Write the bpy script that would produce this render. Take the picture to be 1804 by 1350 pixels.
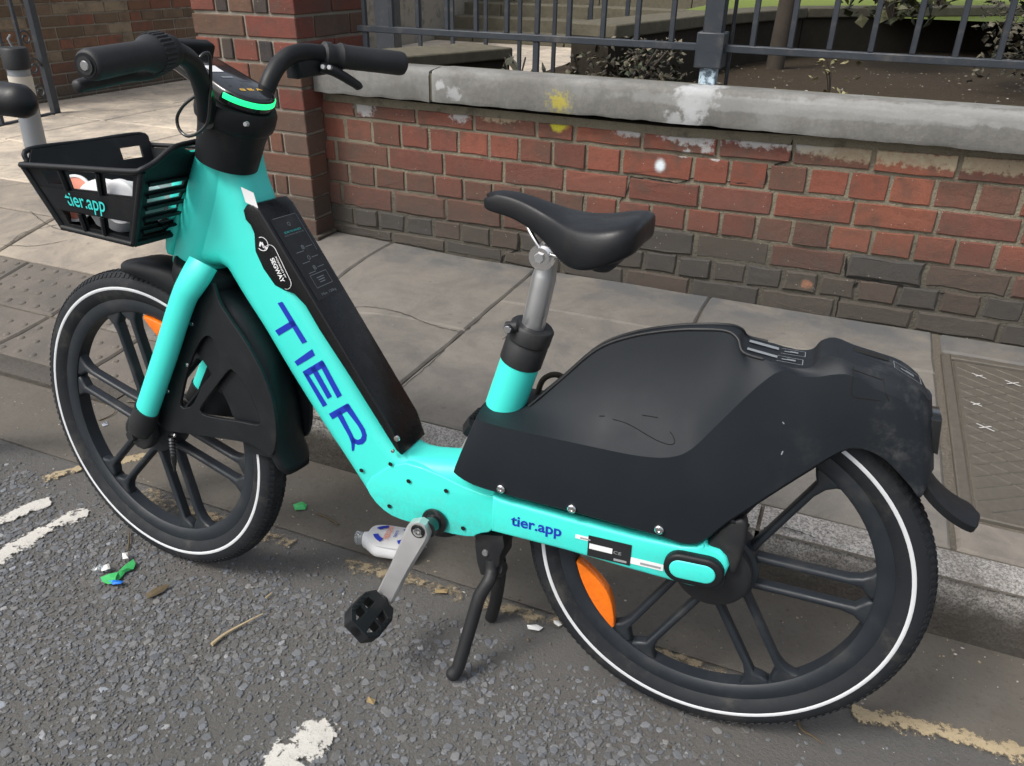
import bpy, bmesh, math, random
import numpy as np
from mathutils import Vector, Matrix, noise
from mathutils.geometry import tessellate_polygon

random.seed(7); RNG = np.random.default_rng(7)
for o in list(bpy.data.objects): bpy.data.objects.remove(o)
SC = bpy.context.scene
COL = SC.collection

# ------------------------------------------------------------------ camera
cam_d = bpy.data.cameras.new('camera'); cam = bpy.data.objects.new('camera', cam_d); COL.objects.link(cam)
cam_d.sensor_width = 36.0; cam_d.lens = 27.9191; cam_d.clip_start = 0.02; cam_d.clip_end = 400
cam.matrix_world = Matrix([[0.920003, -0.198541, 0.337899, 1.546258], [0.391531, 0.427642, -0.814755, -2.519762], [0.017263, 0.881875, 0.471167, 1.107694], [0.0, 0.0, 0.0, 1.0]])
SC.camera = cam

# ------------------------------------------------------------------ sky, sun, exposure
SUN_EL, SUN_AZ = 52.0, 215.0      # azimuth: direction the light comes from, degrees clockwise from +Y
world = bpy.data.worlds.new('World'); SC.world = world; world.use_nodes = True
wn = world.node_tree.nodes; wl = world.node_tree.links
bgn = wn['Background']; bgn.inputs[1].default_value = 0.14
sky = wn.new('ShaderNodeTexSky'); sky.sky_type = 'NISHITA'; sky.sun_disc = False
sky.sun_elevation = math.radians(SUN_EL); sky.sun_rotation = math.radians(SUN_AZ)
sky.air_density = 1.0; sky.dust_density = 5.0; sky.ozone_density = 1.0
hs = wn.new('ShaderNodeHueSaturation'); hs.inputs['Saturation'].default_value = 0.45
wl.new(sky.outputs[0], hs.inputs['Color']); wl.new(hs.outputs[0], bgn.inputs[0])
sd = bpy.data.lights.new('sun', 'SUN'); sd.energy = 1.4; sd.angle = math.radians(16); sd.color = (1.0, 0.965, 0.91)
sun = bpy.data.objects.new('sun', sd); COL.objects.link(sun)
_az, _el = math.radians(SUN_AZ), math.radians(SUN_EL)
_from = Vector((math.sin(_az)*math.cos(_el), math.cos(_az)*math.cos(_el), math.sin(_el)))
sun.rotation_euler = _from.to_track_quat('Z', 'Y').to_euler()
SC.view_settings.view_transform = 'Standard'; SC.view_settings.look = 'None'
SC.view_settings.gamma = 1.0; SC.view_settings.use_curve_mapping = False
SC.view_settings.exposure = 0.46
SC.render.engine = 'CYCLES'; SC.render.resolution_x = 1024; SC.render.resolution_y = 766

# ------------------------------------------------------------------ material helpers
def nt(name):
    m = bpy.data.materials.new(name); m.use_nodes = True
    return m, m.node_tree.nodes, m.node_tree.links, m.node_tree.nodes['Principled BSDF']
class G:
    """tiny node graph helper"""
    def __init__(s, name, rough=0.7, metal=0.0, coat=0.0, spec=0.5):
        s.m, s.n, s.l, s.b = nt(name)
        s.b.inputs['Roughness'].default_value = rough; s.b.inputs['Metallic'].default_value = metal
        s.b.inputs['Coat Weight'].default_value = coat; s.b.inputs['Specular IOR Level'].default_value = spec
        s.tc = s.n.new('ShaderNodeTexCoord'); s.geo = s.n.new('ShaderNodeNewGeometry')
    def pos(s): return s.geo.outputs['Position']
    def obj(s): return s.tc.outputs['Object']
    def link(s, a, b): s.l.new(a, b)
    def noise(s, vec, scale, detail=4, rough=0.6, dist=0.0):
        t = s.n.new('ShaderNodeTexNoise'); t.inputs['Scale'].default_value = scale; t.inputs['Detail'].default_value = detail
        t.inputs['Roughness'].default_value = rough; t.inputs['Distortion'].default_value = dist
        s.l.new(vec, t.inputs['Vector']); return t.outputs['Fac']
    def vor(s, vec, scale, feature='F1', out='Distance', rand=1.0):
        t = s.n.new('ShaderNodeTexVoronoi'); t.feature = feature; t.inputs['Scale'].default_value = scale
        t.inputs['Randomness'].default_value = rand
        s.l.new(vec, t.inputs['Vector']); return t.outputs[out]
    def ramp(s, fac, a, b, lo=0.0, hi=1.0):
        t = s.n.new('ShaderNodeMapRange'); t.inputs['From Min'].default_value = a; t.inputs['From Max'].default_value = b
        t.inputs['To Min'].default_value = lo; t.inputs['To Max'].default_value = hi
        t.interpolation_type = 'SMOOTHSTEP'; s.l.new(fac, t.inputs['Value']); return t.outputs['Result']
    def math(s, op, a, b=None):
        t = s.n.new('ShaderNodeMath'); t.operation = op
        for i, x in enumerate((a, b)):
            if x is None: continue
            if hasattr(x, 'is_linked') or hasattr(x, 'links'): s.l.new(x, t.inputs[i])
            else: t.inputs[i].default_value = x
        return t.outputs[0]
    def mix(s, fac, a, b, mode='MIX'):
        t = s.n.new('ShaderNodeMix'); t.data_type = 'RGBA'; t.blend_type = mode; t.clamp_factor = True
        for sock, x in ((t.inputs[0], fac), (t.inputs[6], a), (t.inputs[7], b)):
            if hasattr(x, 'links'): s.l.new(x, sock)
            elif isinstance(x, (int, float)): sock.default_value = x
            else: sock.default_value = (*x, 1.0)
        return t.outputs[2]
    def color(s, c): 
        if hasattr(c, 'links'): s.l.new(c, s.b.inputs['Base Color'])
        else: s.b.inputs['Base Color'].default_value = (*c, 1)
        return s
    def rough(s, f): s.l.new(f, s.b.inputs['Roughness']); return s
    def bump(s, h, strength=0.5, dist=0.002):
        t = s.n.new('ShaderNodeBump'); t.inputs['Strength'].default_value = strength; t.inputs['Distance'].default_value = dist
        s.l.new(h, t.inputs['Height'])
        if s.b.inputs['Normal'].is_linked: s.l.new(s.b.inputs['Normal'].links[0].from_socket, t.inputs['Normal'])
        s.l.new(t.outputs[0], s.b.inputs['Normal']); return s
    def objcol(s):
        t = s.n.new('ShaderNodeObjectInfo'); return t.outputs['Color']
    def objrand(s):
        t = s.n.new('ShaderNodeObjectInfo'); return t.outputs['Random']
    def attr(s, name):
        t = s.n.new('ShaderNodeAttribute'); t.attribute_name = name; return t.outputs['Color']
    def spot(s, c, r, soft=0.35, warp=0.5, wscale=30, stretch=(1, 1, 1)):
        """0..1 mask round a point of the world: a splash or stain with its own ragged shape"""
        a = s.n.new('ShaderNodeVectorMath'); a.operation = 'SUBTRACT'; s.l.new(s.pos(), a.inputs[0]); a.inputs[1].default_value = c
        b = s.n.new('ShaderNodeVectorMath'); b.operation = 'MULTIPLY'; s.l.new(a.outputs[0], b.inputs[0]); b.inputs[1].default_value = stretch
        d = s.n.new('ShaderNodeVectorMath'); d.operation = 'LENGTH'; s.l.new(b.outputs[0], d.inputs[0])
        nz = s.noise(s.pos(), wscale, 5)
        dd = s.math('ADD', d.outputs['Value'], s.math('MULTIPLY', s.math('SUBTRACT', nz, 0.5), warp*r*2))
        return s.ramp(dd, r, r*(1-soft), 0.0, 1.0)

M = {}
def simple(key, col, rough=0.5, metal=0.0, coat=0.0, var=0.0, bump=0.0, bscale=300, spec=0.5, dirt=0.0):
    g = G(key, rough, metal, coat, spec)
    c = col
    if var: c = g.mix(g.noise(g.obj(), 9, 5), tuple(x*(1-var) for x in col), tuple(min(1, x*(1+var)) for x in col))
    if dirt:
        d = g.ramp(g.noise(g.obj(), 14, 8, 0.7), 0.5, 0.75, 0, dirt)
        c = g.mix(d, c, (0.16, 0.145, 0.12))
    g.color(c)
    if bump: g.bump(g.noise(g.obj(), bscale, 2), bump, 0.0006)
    if rough > 0.12: g.rough(g.ramp(g.noise(g.obj(), 25, 5), 0.3, 0.7, max(0.05, rough-0.07), min(1, rough+0.07)))
    M[key] = g.m; return g.m

g = G('cyan_paint', 0.42, coat=0.12)
n1 = g.noise(g.obj(), 6, 6, 0.6); n2 = g.noise(g.obj(), 55, 9, 0.8); n3 = g.noise(g.obj(), 260, 4, 0.7)
c = g.mix(n1, (0.050, 0.71, 0.62), (0.060, 0.79, 0.69)); c = g.mix(g.ramp(n2, 0.60, 0.72, 0, 0.35), c, (0.10, 0.42, 0.36)); c = g.mix(g.ramp(n3, 0.70, 0.74, 0, 0.8), c, (0.07, 0.16, 0.14))
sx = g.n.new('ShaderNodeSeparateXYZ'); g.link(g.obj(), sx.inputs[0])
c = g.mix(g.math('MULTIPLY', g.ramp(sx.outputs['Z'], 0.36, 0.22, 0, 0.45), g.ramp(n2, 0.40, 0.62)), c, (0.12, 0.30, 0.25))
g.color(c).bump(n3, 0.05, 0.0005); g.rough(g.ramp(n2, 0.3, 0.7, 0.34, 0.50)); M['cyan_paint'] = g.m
simple('blue_print', (0.008, 0.035, 0.42), 0.45)
simple('cyan_print', (0.05, 0.70, 0.66), 0.5)
simple('black_plastic', (0.0085, 0.010, 0.012), 0.5, var=0.25, bump=0.25, bscale=1400, dirt=0.08, spec=0.34)
simple('battery_black', (0.006, 0.0065, 0.0075), 0.27, var=0.2, dirt=0.04, spec=0.4)
simple('matt_black', (0.012, 0.0132, 0.015), 0.55, var=0.2, bump=0.2, bscale=900, dirt=0.12)
simple('gloss_black', (0.010, 0.011, 0.012), 0.16, coat=0.5, var=0.1)
simple('rubber', (0.012, 0.0145, 0.018), 0.7, var=0.2, bump=0.3, bscale=500, dirt=0.30, spec=0.35)
simple('grip_rubber', (0.018, 0.019, 0.021), 0.6, var=0.15, bump=0.4, bscale=900)
simple('wheel_paint', (0.013, 0.0175, 0.023), 0.48, var=0.12, bump=0.15, bscale=700, dirt=0.14)
simple('leather', (0.008, 0.009, 0.011), 0.44, spec=0.4, var=0.15, bump=0.35, bscale=420, dirt=0.05)
simple('reflective_white', (0.62, 0.64, 0.66), 0.4, var=0.08, dirt=0.1)
simple('silver', (0.50, 0.51, 0.52), 0.34, metal=0.85, var=0.06)
simple('alloy', (0.55, 0.55, 0.55), 0.40, metal=0.6, var=0.10)
simple('chrome', (0.78, 0.78, 0.78), 0.15, metal=1.0)
simple('sticker_white', (0.78, 0.79, 0.80), 0.45)
simple('sticker_grey', (0.30, 0.31, 0.32), 0.5)
simple('print_grey', (0.23, 0.25, 0.27), 0.5)
simple('gold_print', (0.75, 0.45, 0.06), 0.4)
simple('dark_hole', (0.004, 0.004, 0.004), 0.9)
g = G('orange_lens', 0.12, 0, 0.6); g.color(g.mix(g.noise(g.obj(), 60, 3), (0.72, 0.13, 0.006), (1.0, 0.24, 0.012))); g.bump(g.vor(g.obj(), 160), 0.35, 0.0012); M['orange_lens'] = g.m
g = G('lit_green', 0.3); g.color((0.02, 0.75, 0.25)); g.b.inputs['Emission Color'].default_value = (0.02, 1.0, 0.28, 1); g.b.inputs['Emission Strength'].default_value = 0.9; M['lit_green'] = g.m
simple('iron_paint', (0.025, 0.031, 0.040), 0.48, var=0.3, bump=0.6, bscale=120, dirt=0.35)
g = G('post_foot_paint', 0.5); f = g.ramp(g.noise(g.obj(), 60, 6), 0.42, 0.55)
g.color(g.mix(f, (0.10, 0.14, 0.18), (0.50, 0.62, 0.70))).bump(g.noise(g.obj(), 80, 6), 0.6, 0.002); M['post_foot_paint'] = g.m
simple('galvanised', (0.27, 0.29, 0.31), 0.5, metal=0.3, var=0.12, bump=0.2, bscale=60)
simple('bark', (0.045, 0.036, 0.027), 0.9, var=0.4, bump=1.0, bscale=60)

# brick: colour of each brick is the object's own colour
g = G('brick', 0.88, spec=0.3)
n1 = g.noise(g.pos(), 45, 8, 0.7); n2 = g.noise(g.pos(), 9, 5, 0.65); n3 = g.noise(g.pos(), 260, 3)
c = g.mix(g.math('ADD', g.math('MULTIPLY', n3, .5), g.math('MULTIPLY', n1, .5)), g.mix(1.0, g.objcol(), (0.40, 0.40, 0.42), 'MULTIPLY'), g.mix(1.0, g.objcol(), (1.55, 1.5, 1.45), 'MULTIPLY'))
c = g.mix(g.ramp(n2, 0.44, 0.68, 0, 0.62), c, (0.085, 0.066, 0.052))
c = g.mix(g.ramp(n1, 0.66, 0.76, 0, 0.55), c, (0.24, 0.22, 0.19))
wd = [g.spot((1.000, 0, 0.595), 0.0, 0.5)]
yel = g.spot((0.6492, 0.0, 0.6331), 0.030, 0.5, 0.6, 40, (0.8, 1, 1.3))
c = g.mix(yel, c, (0.55, 0.50, 0.05))
wh = g.spot((0.993, 0.0, 0.5397), 0.026, 0.75, 0.25, 80, (1.15, 1, 0.9)); c = g.mix(wh, c, (0.72, 0.80, 0.84))
for (p_, r_, s_) in (((0.8829, 0.0, 0.6342), 0.034, (0.6, 1, 1.6)), ((1.0746, 0.0, 0.6377), 0.050, (0.5, 1, 1.5)), ((1.1309, 0.0, 0.6057), 0.022, (1, 1, 1)), ((1.0686, 0.0, 0.5859), 0.016, (0.7, 1, 1)), ((1.1637, 0.0, 0.5799), 0.018, (0.8, 1, 1.6)), ((1.2691, 0.0, 0.6439), 0.05, (0.45, 1, 1.9)), ((1.4232, 0.0, 0.6404), 0.05, (0.5, 1, 2.2)), ((-0.0936, 0.0, 0.6299), 0.05, (1, 1, 1.2)), ((0.2899, 0.0, 0.6414), 0.045, (1, 1, 1.2))):
    c = g.mix(g.math('MULTIPLY', g.spot(p_, r_, 0.5, 1.1, 60, s_), 0.75), c, (0.47, 0.49, 0.49))
for (p_, r_, s_) in (((1.5489, 0.0, 0.6334), 0.075, (0.4, 1, 2.5)), ((1.7196, 0.0, 0.6347), 0.07, (0.4, 1, 2.5)), ((1.8886, 0.0, 0.6367), 0.08, (0.4, 1, 2.6)), ((0.4374, 0.0, 0.6442), 0.05, (0.5, 1, 2.0))):
    c = g.mix(g.math('MULTIPLY', g.spot(p_, r_, 0.5, 1.1, 60, s_), 0.7), c, (0.42, 0.36, 0.25))
c = g.mix(g.spot((1.4933, 0.0, 0.2246), 0.020, 0.5, 0.5, 60), c, (0.60, 0.27, 0.15))
sx = g.n.new('ShaderNodeSeparateXYZ'); g.link(g.pos(), sx.inputs[0])
soot = g.math('MULTIPLY', g.ramp(g.math('ADD', sx.outputs['Z'], g.math('MULTIPLY', n2, 0.25)), 0.62, 0.36, 0, 0.75), g.ramp(n1, 0.30, 0.60, 0.35, 1.0))
c = g.mix(soot, c, (0.066, 0.060, 0.052))
c = g.mix(g.ramp(g.vor(g.pos(), 90), 0.16, 0.08, 0, 0.5), c, (0.05, 0.04, 0.035))
c = g.mix(g.ramp(g.vor(g.pos(), 38), 0.07, 0.035, 0, 0.8), c, (0.42, 0.39, 0.35))
g.color(c).bump(g.noise(g.pos(), 30, 6), 0.6, 0.005); g.bump(g.noise(g.pos(), 190, 8, 0.75), 0.8, 0.003); M['brick'] = g.m

g = G('mortar', 0.95, spec=0.2)
n2 = g.noise(g.pos(), 11, 6, 0.7); n3 = g.noise(g.pos(), 330, 4)
c = g.mix(n3, (0.13, 0.115, 0.085), (0.33, 0.295, 0.22))
c = g.mix(g.ramp(n2, 0.50, 0.66, 0, 0.7), c, (0.10, 0.093, 0.072))
sx = g.n.new('ShaderNodeSeparateXYZ'); g.link(g.pos(), sx.inputs[0])
low = g.ramp(sx.outputs['Z'], 0.46, 0.24); c = g.mix(g.math('MULTIPLY', low, 0.75), c, (0.055, 0.053, 0.048))
g.color(c).bump(g.noise(g.pos(), 140, 8), 1.0, 0.006); M['mortar'] = g.m

g = G('pillar_mortar', 0.95, spec=0.2); n3 = g.noise(g.pos(), 330, 4)
c = g.mix(n3, (0.18, 0.16, 0.13), (0.38, 0.345, 0.285)); c = g.mix(g.ramp(g.noise(g.pos(), 8, 5), 0.5, 0.7, 0, 0.7), c, (0.11, 0.10, 0.085))
g.color(c).bump(g.noise(g.pos(), 150, 8), 0.8, 0.004); M['pillar_mortar'] = g.m

# coping stone
g = G('coping_stone', 0.85, spec=0.3)
n1 = g.noise(g.pos(), 6, 8, 0.7); n2 = g.noise(g.pos(), 60, 7, 0.75); n3 = g.noise(g.pos(), 420, 3)
c = g.mix(n1, (0.110, 0.109, 0.102), (0.225, 0.220, 0.205)); c = g.mix(g.ramp(n2, 0.42, 0.62, 0.55, 0), c, (0.12, 0.12, 0.115)); c = g.mix(n3, c, g.mix(1.0, c, (1.35, 1.35, 1.33), 'MULTIPLY'))
c = g.mix(g.ramp(g.noise(g.pos(), 3.2, 6), 0.52, 0.66, 0, 0.45), c, (0.33, 0.335, 0.325))
c = g.mix(g.math('MULTIPLY', g.spot((0.6654, -0.055, 0.7137), 0.050, 0.9, 1.3, 70, (1, 1, 1.1)), 0.85), c, (0.47, 0.40, 0.06))
for (p_, r_, s_) in (((1.0866, -0.055, 0.7692), 0.075, (1, 0.7, 0.9)), ((1.0769, -0.055, 0.7127), 0.055, (1.5, 0.4, 0.8)), ((1.0376, -0.055, 0.685), 0.04, (1, 1, 1)), ((0.2974, -0.055, 0.7128), 0.028, (1, 1, 1)), ((0.2455, -0.055, 0.7357), 0.02, (1, 1, 1)), ((1.1182, 0.0308, 0.785), 0.05, (0.8, 0.8, 1))):
    c = g.mix(g.math('MULTIPLY', g.spot(p_, r_, 0.5, 1.1, 40, s_), 0.62), c, (0.50, 0.52, 0.53))
c = g.mix(g.math('MULTIPLY', g.spot((1.7969, -0.055, 0.7634), 0.3, 0.3, 0.5, 25, (0.5, 1, 12.0)), 0.35), c, (0.38, 0.39, 0.385))
c = g.mix(g.math('MULTIPLY', g.spot((1.3696, -0.055, 0.7485), 0.3, 0.3, 0.5, 25, (0.5, 1, 12.0)), 0.35), c, (0.38, 0.39, 0.385))
sy = g.n.new('ShaderNodeSeparateXYZ'); g.link(g.pos(), sy.inputs[0])
moss = g.math('MULTIPLY', g.ramp(sy.outputs['Y'], 0.06, 0.11), g.ramp(g.noise(g.pos(), 12, 5), 0.35, 0.6))
c = g.mix(g.math('MULTIPLY', moss, 0.7), c, (0.15, 0.14, 0.06))
g.color(c).bump(n2, 0.6, 0.003); g.bump(n3, 0.4, 0.0008); M['coping_stone'] = g.m

# pavement stones
g = G('york_stone', 0.82, spec=0.35)
n1 = g.noise(g.pos(), 4.5, 8, 0.7, 0.4); n2 = g.noise(g.pos(), 34, 7, 0.7); n3 = g.noise(g.pos(), 500, 2)
c = g.mix(g.ramp(n1, 0.25, 0.75), g.mix(1.0, g.objcol(), (0.58, 0.58, 0.60), 'MULTIPLY'), g.mix(1.0, g.objcol(), (1.42, 1.38, 1.30), 'MULTIPLY'))
c = g.mix(g.ramp(g.noise(g.pos(), 13, 4, 0.5), 0.62, 0.70, 0, 0.30), c, (0.075, 0.07, 0.062))
c = g.mix(g.ramp(g.vor(g.pos(), 11), 0.10, 0.06, 0, 0.45), c, (0.055, 0.052, 0.048))
c = g.mix(g.ramp(n2, 0.52, 0.75, 0, 0.45), c, (0.10, 0.095, 0.085)); c = g.mix(g.math('MULTIPLY', n3, 0.25), c, (0.42, 0.40, 0.37))
sx = g.n.new('ShaderNodeSeparateXYZ'); g.link(g.pos(), sx.inputs[0])
near_wall = g.math('MULTIPLY', g.ramp(sx.outputs['Y'], -0.26, -0.05), g.ramp(sx.outputs['X'], -0.3, 0.3)); near_wall = g.math('MULTIPLY', near_wall, g.ramp(g.noise(g.pos(), 7, 6), 0.36, 0.60))
c = g.mix(g.math('MULTIPLY', near_wall, 0.65), c, (0.085, 0.095, 0.105))  # darker bluish patches towards the wall, broken up by noise
g.color(c).bump(n2, 0.5, 0.004); g.bump(g.noise(g.pos(), 160, 6), 0.4, 0.0012); M['york_stone'] = g.m

g = G('joint_dirt', 0.95, spec=0.2); n = g.noise(g.pos(), 120, 8, 0.7)
g.color(g.mix(n, (0.045, 0.04, 0.033), (0.24, 0.215, 0.175))).bump(n, 1.0, 0.006); M['joint_dirt'] = g.m

simple('crack_dirt', (0.045, 0.040, 0.034), 0.9, var=0.3)
g = G('kerb_granite', 0.75, spec=0.4)
v = g.noise(g.pos(), 210, 5, 0.8); n1 = g.noise(g.pos(), 14, 7, 0.7)
c = g.mix(g.ramp(v, 0.36, 0.62), (0.11, 0.105, 0.10), (0.46, 0.44, 0.41)); c = g.mix(g.ramp(n1, 0.45, 0.7, 0, 0.6), c, (0.12, 0.105, 0.085))
sx = g.n.new('ShaderNodeSeparateXYZ'); g.link(g.pos(), sx.inputs[0])
zz = g.math('ADD', sx.outputs['Z'], g.math('MULTIPLY', g.noise(g.pos(), 18, 6), 0.09))
c = g.mix(g.ramp(zz, 0.168, 0.095, 0, 0.90), c, (0.050, 0.043, 0.034))      # blends to dark brown low on the face
g.color(c).bump(g.noise(g.pos(), 60, 8), 0.8, 0.006); g.bump(v, 0.4, 0.0015); M['kerb_granite'] = g.m

g = G('gutter_surface', 0.85, spec=0.35)
n1 = g.noise(g.pos(), 7, 8, 0.65); n2 = g.noise(g.pos(), 90, 8, 0.7); n3 = g.noise(g.pos(), 700, 2)
c = g.mix(n1, (0.085, 0.076, 0.064), (0.155, 0.141, 0.120)); c = g.mix(g.ramp(n2, 0.5, 0.72, 0, 0.4), c, (0.055, 0.048, 0.038)); c = g.mix(g.ramp(n3, 0.62, 0.75, 0, 0.35), c, (0.26, 0.24, 0.21))
g.color(c).bump(n2, 0.6, 0.003); g.bump(n3, 0.3, 0.0008); M['gutter_surface'] = g.m

g = G('bitumen', 0.8, spec=0.4)
n1 = g.noise(g.pos(), 5, 7, 0.7); n2 = g.noise(g.pos(), 150, 7, 0.75); n3 = g.noise(g.pos(), 900, 2)
c = g.mix(n1, (0.080, 0.077, 0.073), (0.135, 0.130, 0.122)); c = g.mix(g.ramp(n2, 0.45, 0.7, 0, 0.5), c, (0.13, 0.123, 0.112)); c = g.mix(g.ramp(n3, 0.63, 0.75, 0, 0.4), c, (0.27, 0.26, 0.25))
g.color(c).bump(n2, 0.9, 0.004); M['bitumen'] = g.m
g = G('road_chip', 0.72, spec=0.4)
c = g.mix(g.noise(g.pos(), 260, 6, 0.75), g.mix(1.0, g.attr('tone'), (0.66, 0.66, 0.66), 'MULTIPLY'), g.mix(1.0, g.attr('tone'), (1.3, 1.3, 1.3), 'MULTIPLY'))
c = g.mix(g.ramp(g.noise(g.pos(), 5, 6, 0.7), 0.5, 0.7, 0, 0.55), c, (0.085, 0.074, 0.058))
g.color(c).bump(g.noise(g.pos(), 500, 4), 0.5, 0.001); M['road_chip'] = g.m

def roadpaint(key, a, b, wear_lo, wear_hi, under):
    g = G(key, 0.75, spec=0.35)
    n = g.noise(g.pos(), 55, 8, 0.72); n1 = g.noise(g.pos(), 9, 6); n2 = g.noise(g.pos(), 280, 4)
    c = g.mix(n1, a, b); c = g.mix(g.ramp(n2, 0.5, 0.7, 0, 0.35), c, under)
    e = g.n.new('ShaderNodeSeparateColor'); g.link(g.attr('tone'), e.inputs[0])
    w = g.math('ADD', g.math('ADD', g.math('MULTIPLY', n, 0.7), g.math('MULTIPLY', n1, 0.3)), g.math('MULTIPLY', e.outputs[0], 0.13))
    g.color(c).bump(n, 0.8, 0.003)
    t = g.n.new('ShaderNodeBsdfTransparent'); mx = g.n.new('ShaderNodeMixShader'); out = g.n['Material Output']
    g.link(g.ramp(w, wear_lo, wear_hi), mx.inputs[0]); g.link(g.b.outputs[0], mx.inputs[1]); g.link(t.outputs[0], mx.inputs[2]); g.link(mx.outputs[0], out.inputs[0]); M[key] = g.m
roadpaint('white_road_paint', (0.46, 0.44, 0.40), (0.66, 0.64, 0.60), 0.53, 0.585, (0.20, 0.19, 0.175))
roadpaint('yellow_road_paint', (0.34, 0.27, 0.165), (0.46, 0.375, 0.24), 0.50, 0.60, (0.16, 0.125, 0.085))
roadpaint('faded_yellow_paint', (0.25, 0.20, 0.125), (0.34, 0.275, 0.18), 0.42, 0.58, (0.14, 0.11, 0.075))

g = G('cover_iron', 0.6, spec=0.4)
n = g.noise(g.pos(), 60, 7, 0.7); c = g.mix(n, (0.060, 0.054, 0.045), (0.145, 0.132, 0.110)); g.color(c).bump(g.noise(g.pos(), 300, 5), 0.5, 0.002); M['cover_iron'] = g.m
simple('cover_paint', (0.50, 0.49, 0.47), 0.8, var=0.2)

g = G('soil', 0.95, spec=0.2); n = g.noise(g.pos(), 35, 9, 0.75)
g.color(g.mix(n, (0.028, 0.022, 0.015), (0.115, 0.088, 0.058))).bump(n, 1.0, 0.03); M['soil'] = g.m
g = G('dark_render', 0.9, spec=0.2); n = g.noise(g.pos(), 9, 8, 0.7)
g.color(g.mix(n, (0.018, 0.016, 0.012), (0.05, 0.042, 0.03))).bump(n, 0.6, 0.01); M['dark_render'] = g.m
g = G('old_stone', 0.9, spec=0.25); n = g.noise(g.pos(), 14, 9, 0.7)
g.color(g.mix(n, (0.055, 0.05, 0.035), (0.18, 0.165, 0.12))).bump(n, 0.8, 0.01); M['old_stone'] = g.m
simple('pale_ground', (0.55, 0.51, 0.44), 0.85, var=0.15)
g = G('lawn', 0.85, spec=0.2); g.color(g.mix(g.noise(g.pos(), 60, 8, 0.8), (0.07, 0.12, 0.02), (0.24, 0.28, 0.06))); M['lawn'] = g.m
g = G('leaf', 0.55, spec=0.4); g.color(g.mix(g.objrand(), (0.05, 0.065, 0.025), (0.10, 0.10, 0.05))); M['leaf'] = g.m
g = G('leaf_mix', 0.6, spec=0.4); g.color(g.attr('tone')); M['leaf_mix'] = g.m
simple('straw', (0.42, 0.33, 0.2), 0.7, var=0.2)
simple('dead_leaf', (0.10, 0.075, 0.04), 0.8, var=0.4)
simple('green_wrap', (0.05, 0.42, 0.12), 0.35, var=0.1)
simple('blue_wrap', (0.01, 0.16, 0.62), 0.35)
simple('white_paper', (0.72, 0.72, 0.70), 0.6, var=0.06)
simple('salmon_card', (0.80, 0.30, 0.21), 0.5)
simple('brown_card', (0.22, 0.10, 0.045), 0.6)
simple('brown_crust', (0.26, 0.19, 0.09), 0.8, var=0.4)
g = G('clear_plastic', 0.08); g.color((0.85, 0.9, 0.93)); g.b.inputs['Transmission Weight'].default_value = 0.85; M['clear_plastic'] = g.m

# ------------------------------------------------------------------ object helpers
def tag(o, label=None, cat=None, group=None, kind=None):
    for k, v in (('label', label), ('category', cat), ('group', group), ('kind', kind)):
        if v: o[k] = v
    return o
def mk(name, verts, faces, mat, parent=None, smooth=None, loc=None):
    me = bpy.data.meshes.new(name); me.from_pydata([tuple(v) for v in verts], [], [tuple(f) for f in faces]); me.update()
    return mkm(name, me, mat, parent, smooth, loc)
def fixn(me):
    bm = bmesh.new(); bm.from_mesh(me); bmesh.ops.recalc_face_normals(bm, faces=bm.faces); bm.to_mesh(me); bm.free()
def mkm(name, me, mat, parent=None, smooth=None, loc=None, recalc=True):
    if recalc: fixn(me)
    if mat is not None:
        for m in (mat if isinstance(mat, (list, tuple)) else [mat]): me.materials.append(M[m] if isinstance(m, str) else m)
    if smooth is not None:
        me.shade_smooth(); me.set_sharp_from_angle(angle=math.radians(smooth))
    o = bpy.data.objects.new(name, me); COL.objects.link(o)
    if parent: o.parent = parent
    if loc is not None: o.location = loc
    return o
def empty(name, loc=(0, 0, 0)):
    o = bpy.data.objects.new(name, None); o.empty_display_size = 0.05; COL.objects.link(o); o.location = loc; return o
class MB:
    def __init__(s): s.v = []; s.f = []
    def add(s, v, f):
        n = len(s.v); s.v += [tuple(x) for x in v]; s.f += [tuple(i+n for i in q) for q in f]; return s
    def box(s, a, b, mat=None):
        x0, y0, z0 = a; x1, y1, z1 = b
        v = [(x0,y0,z0),(x1,y0,z0),(x1,y1,z0),(x0,y1,z0),(x0,y0,z1),(x1,y0,z1),(x1,y1,z1),(x0,y1,z1)]
        if mat is not None: v = [tuple(mat @ Vector(p)) for p in v]
        return s.add(v, [(0,3,2,1),(4,5,6,7),(0,1,5,4),(1,2,6,5),(2,3,7,6),(3,0,4,7)])
    def build(s, name, mat, parent=None, smooth=None, bevel=0, seg=2):
        o = mk(name, s.v, s.f, mat, parent, smooth)
        if bevel:
            md = o.modifiers.new('bevel', 'BEVEL'); md.width = bevel; md.segments = seg; md.limit_method = 'ANGLE'
            if smooth is None: o.data.shade_smooth(); 
            md.harden_normals = False
            o.data.set_sharp_from_angle(angle=math.radians(50))
        return o
def frames_along(pts):
    pts = [Vector(p) for p in pts]; T = []
    for i in range(len(pts)):
        a = pts[max(0, i-1)]; b = pts[min(len(pts)-1, i+1)]; T.append((b-a).normalized())
    n = T[0].orthogonal().normalized(); out = []
    for t in T:
        n = (n - t*n.dot(t)).normalized(); out.append((t, n, t.cross(n)))
    return pts, out
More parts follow.
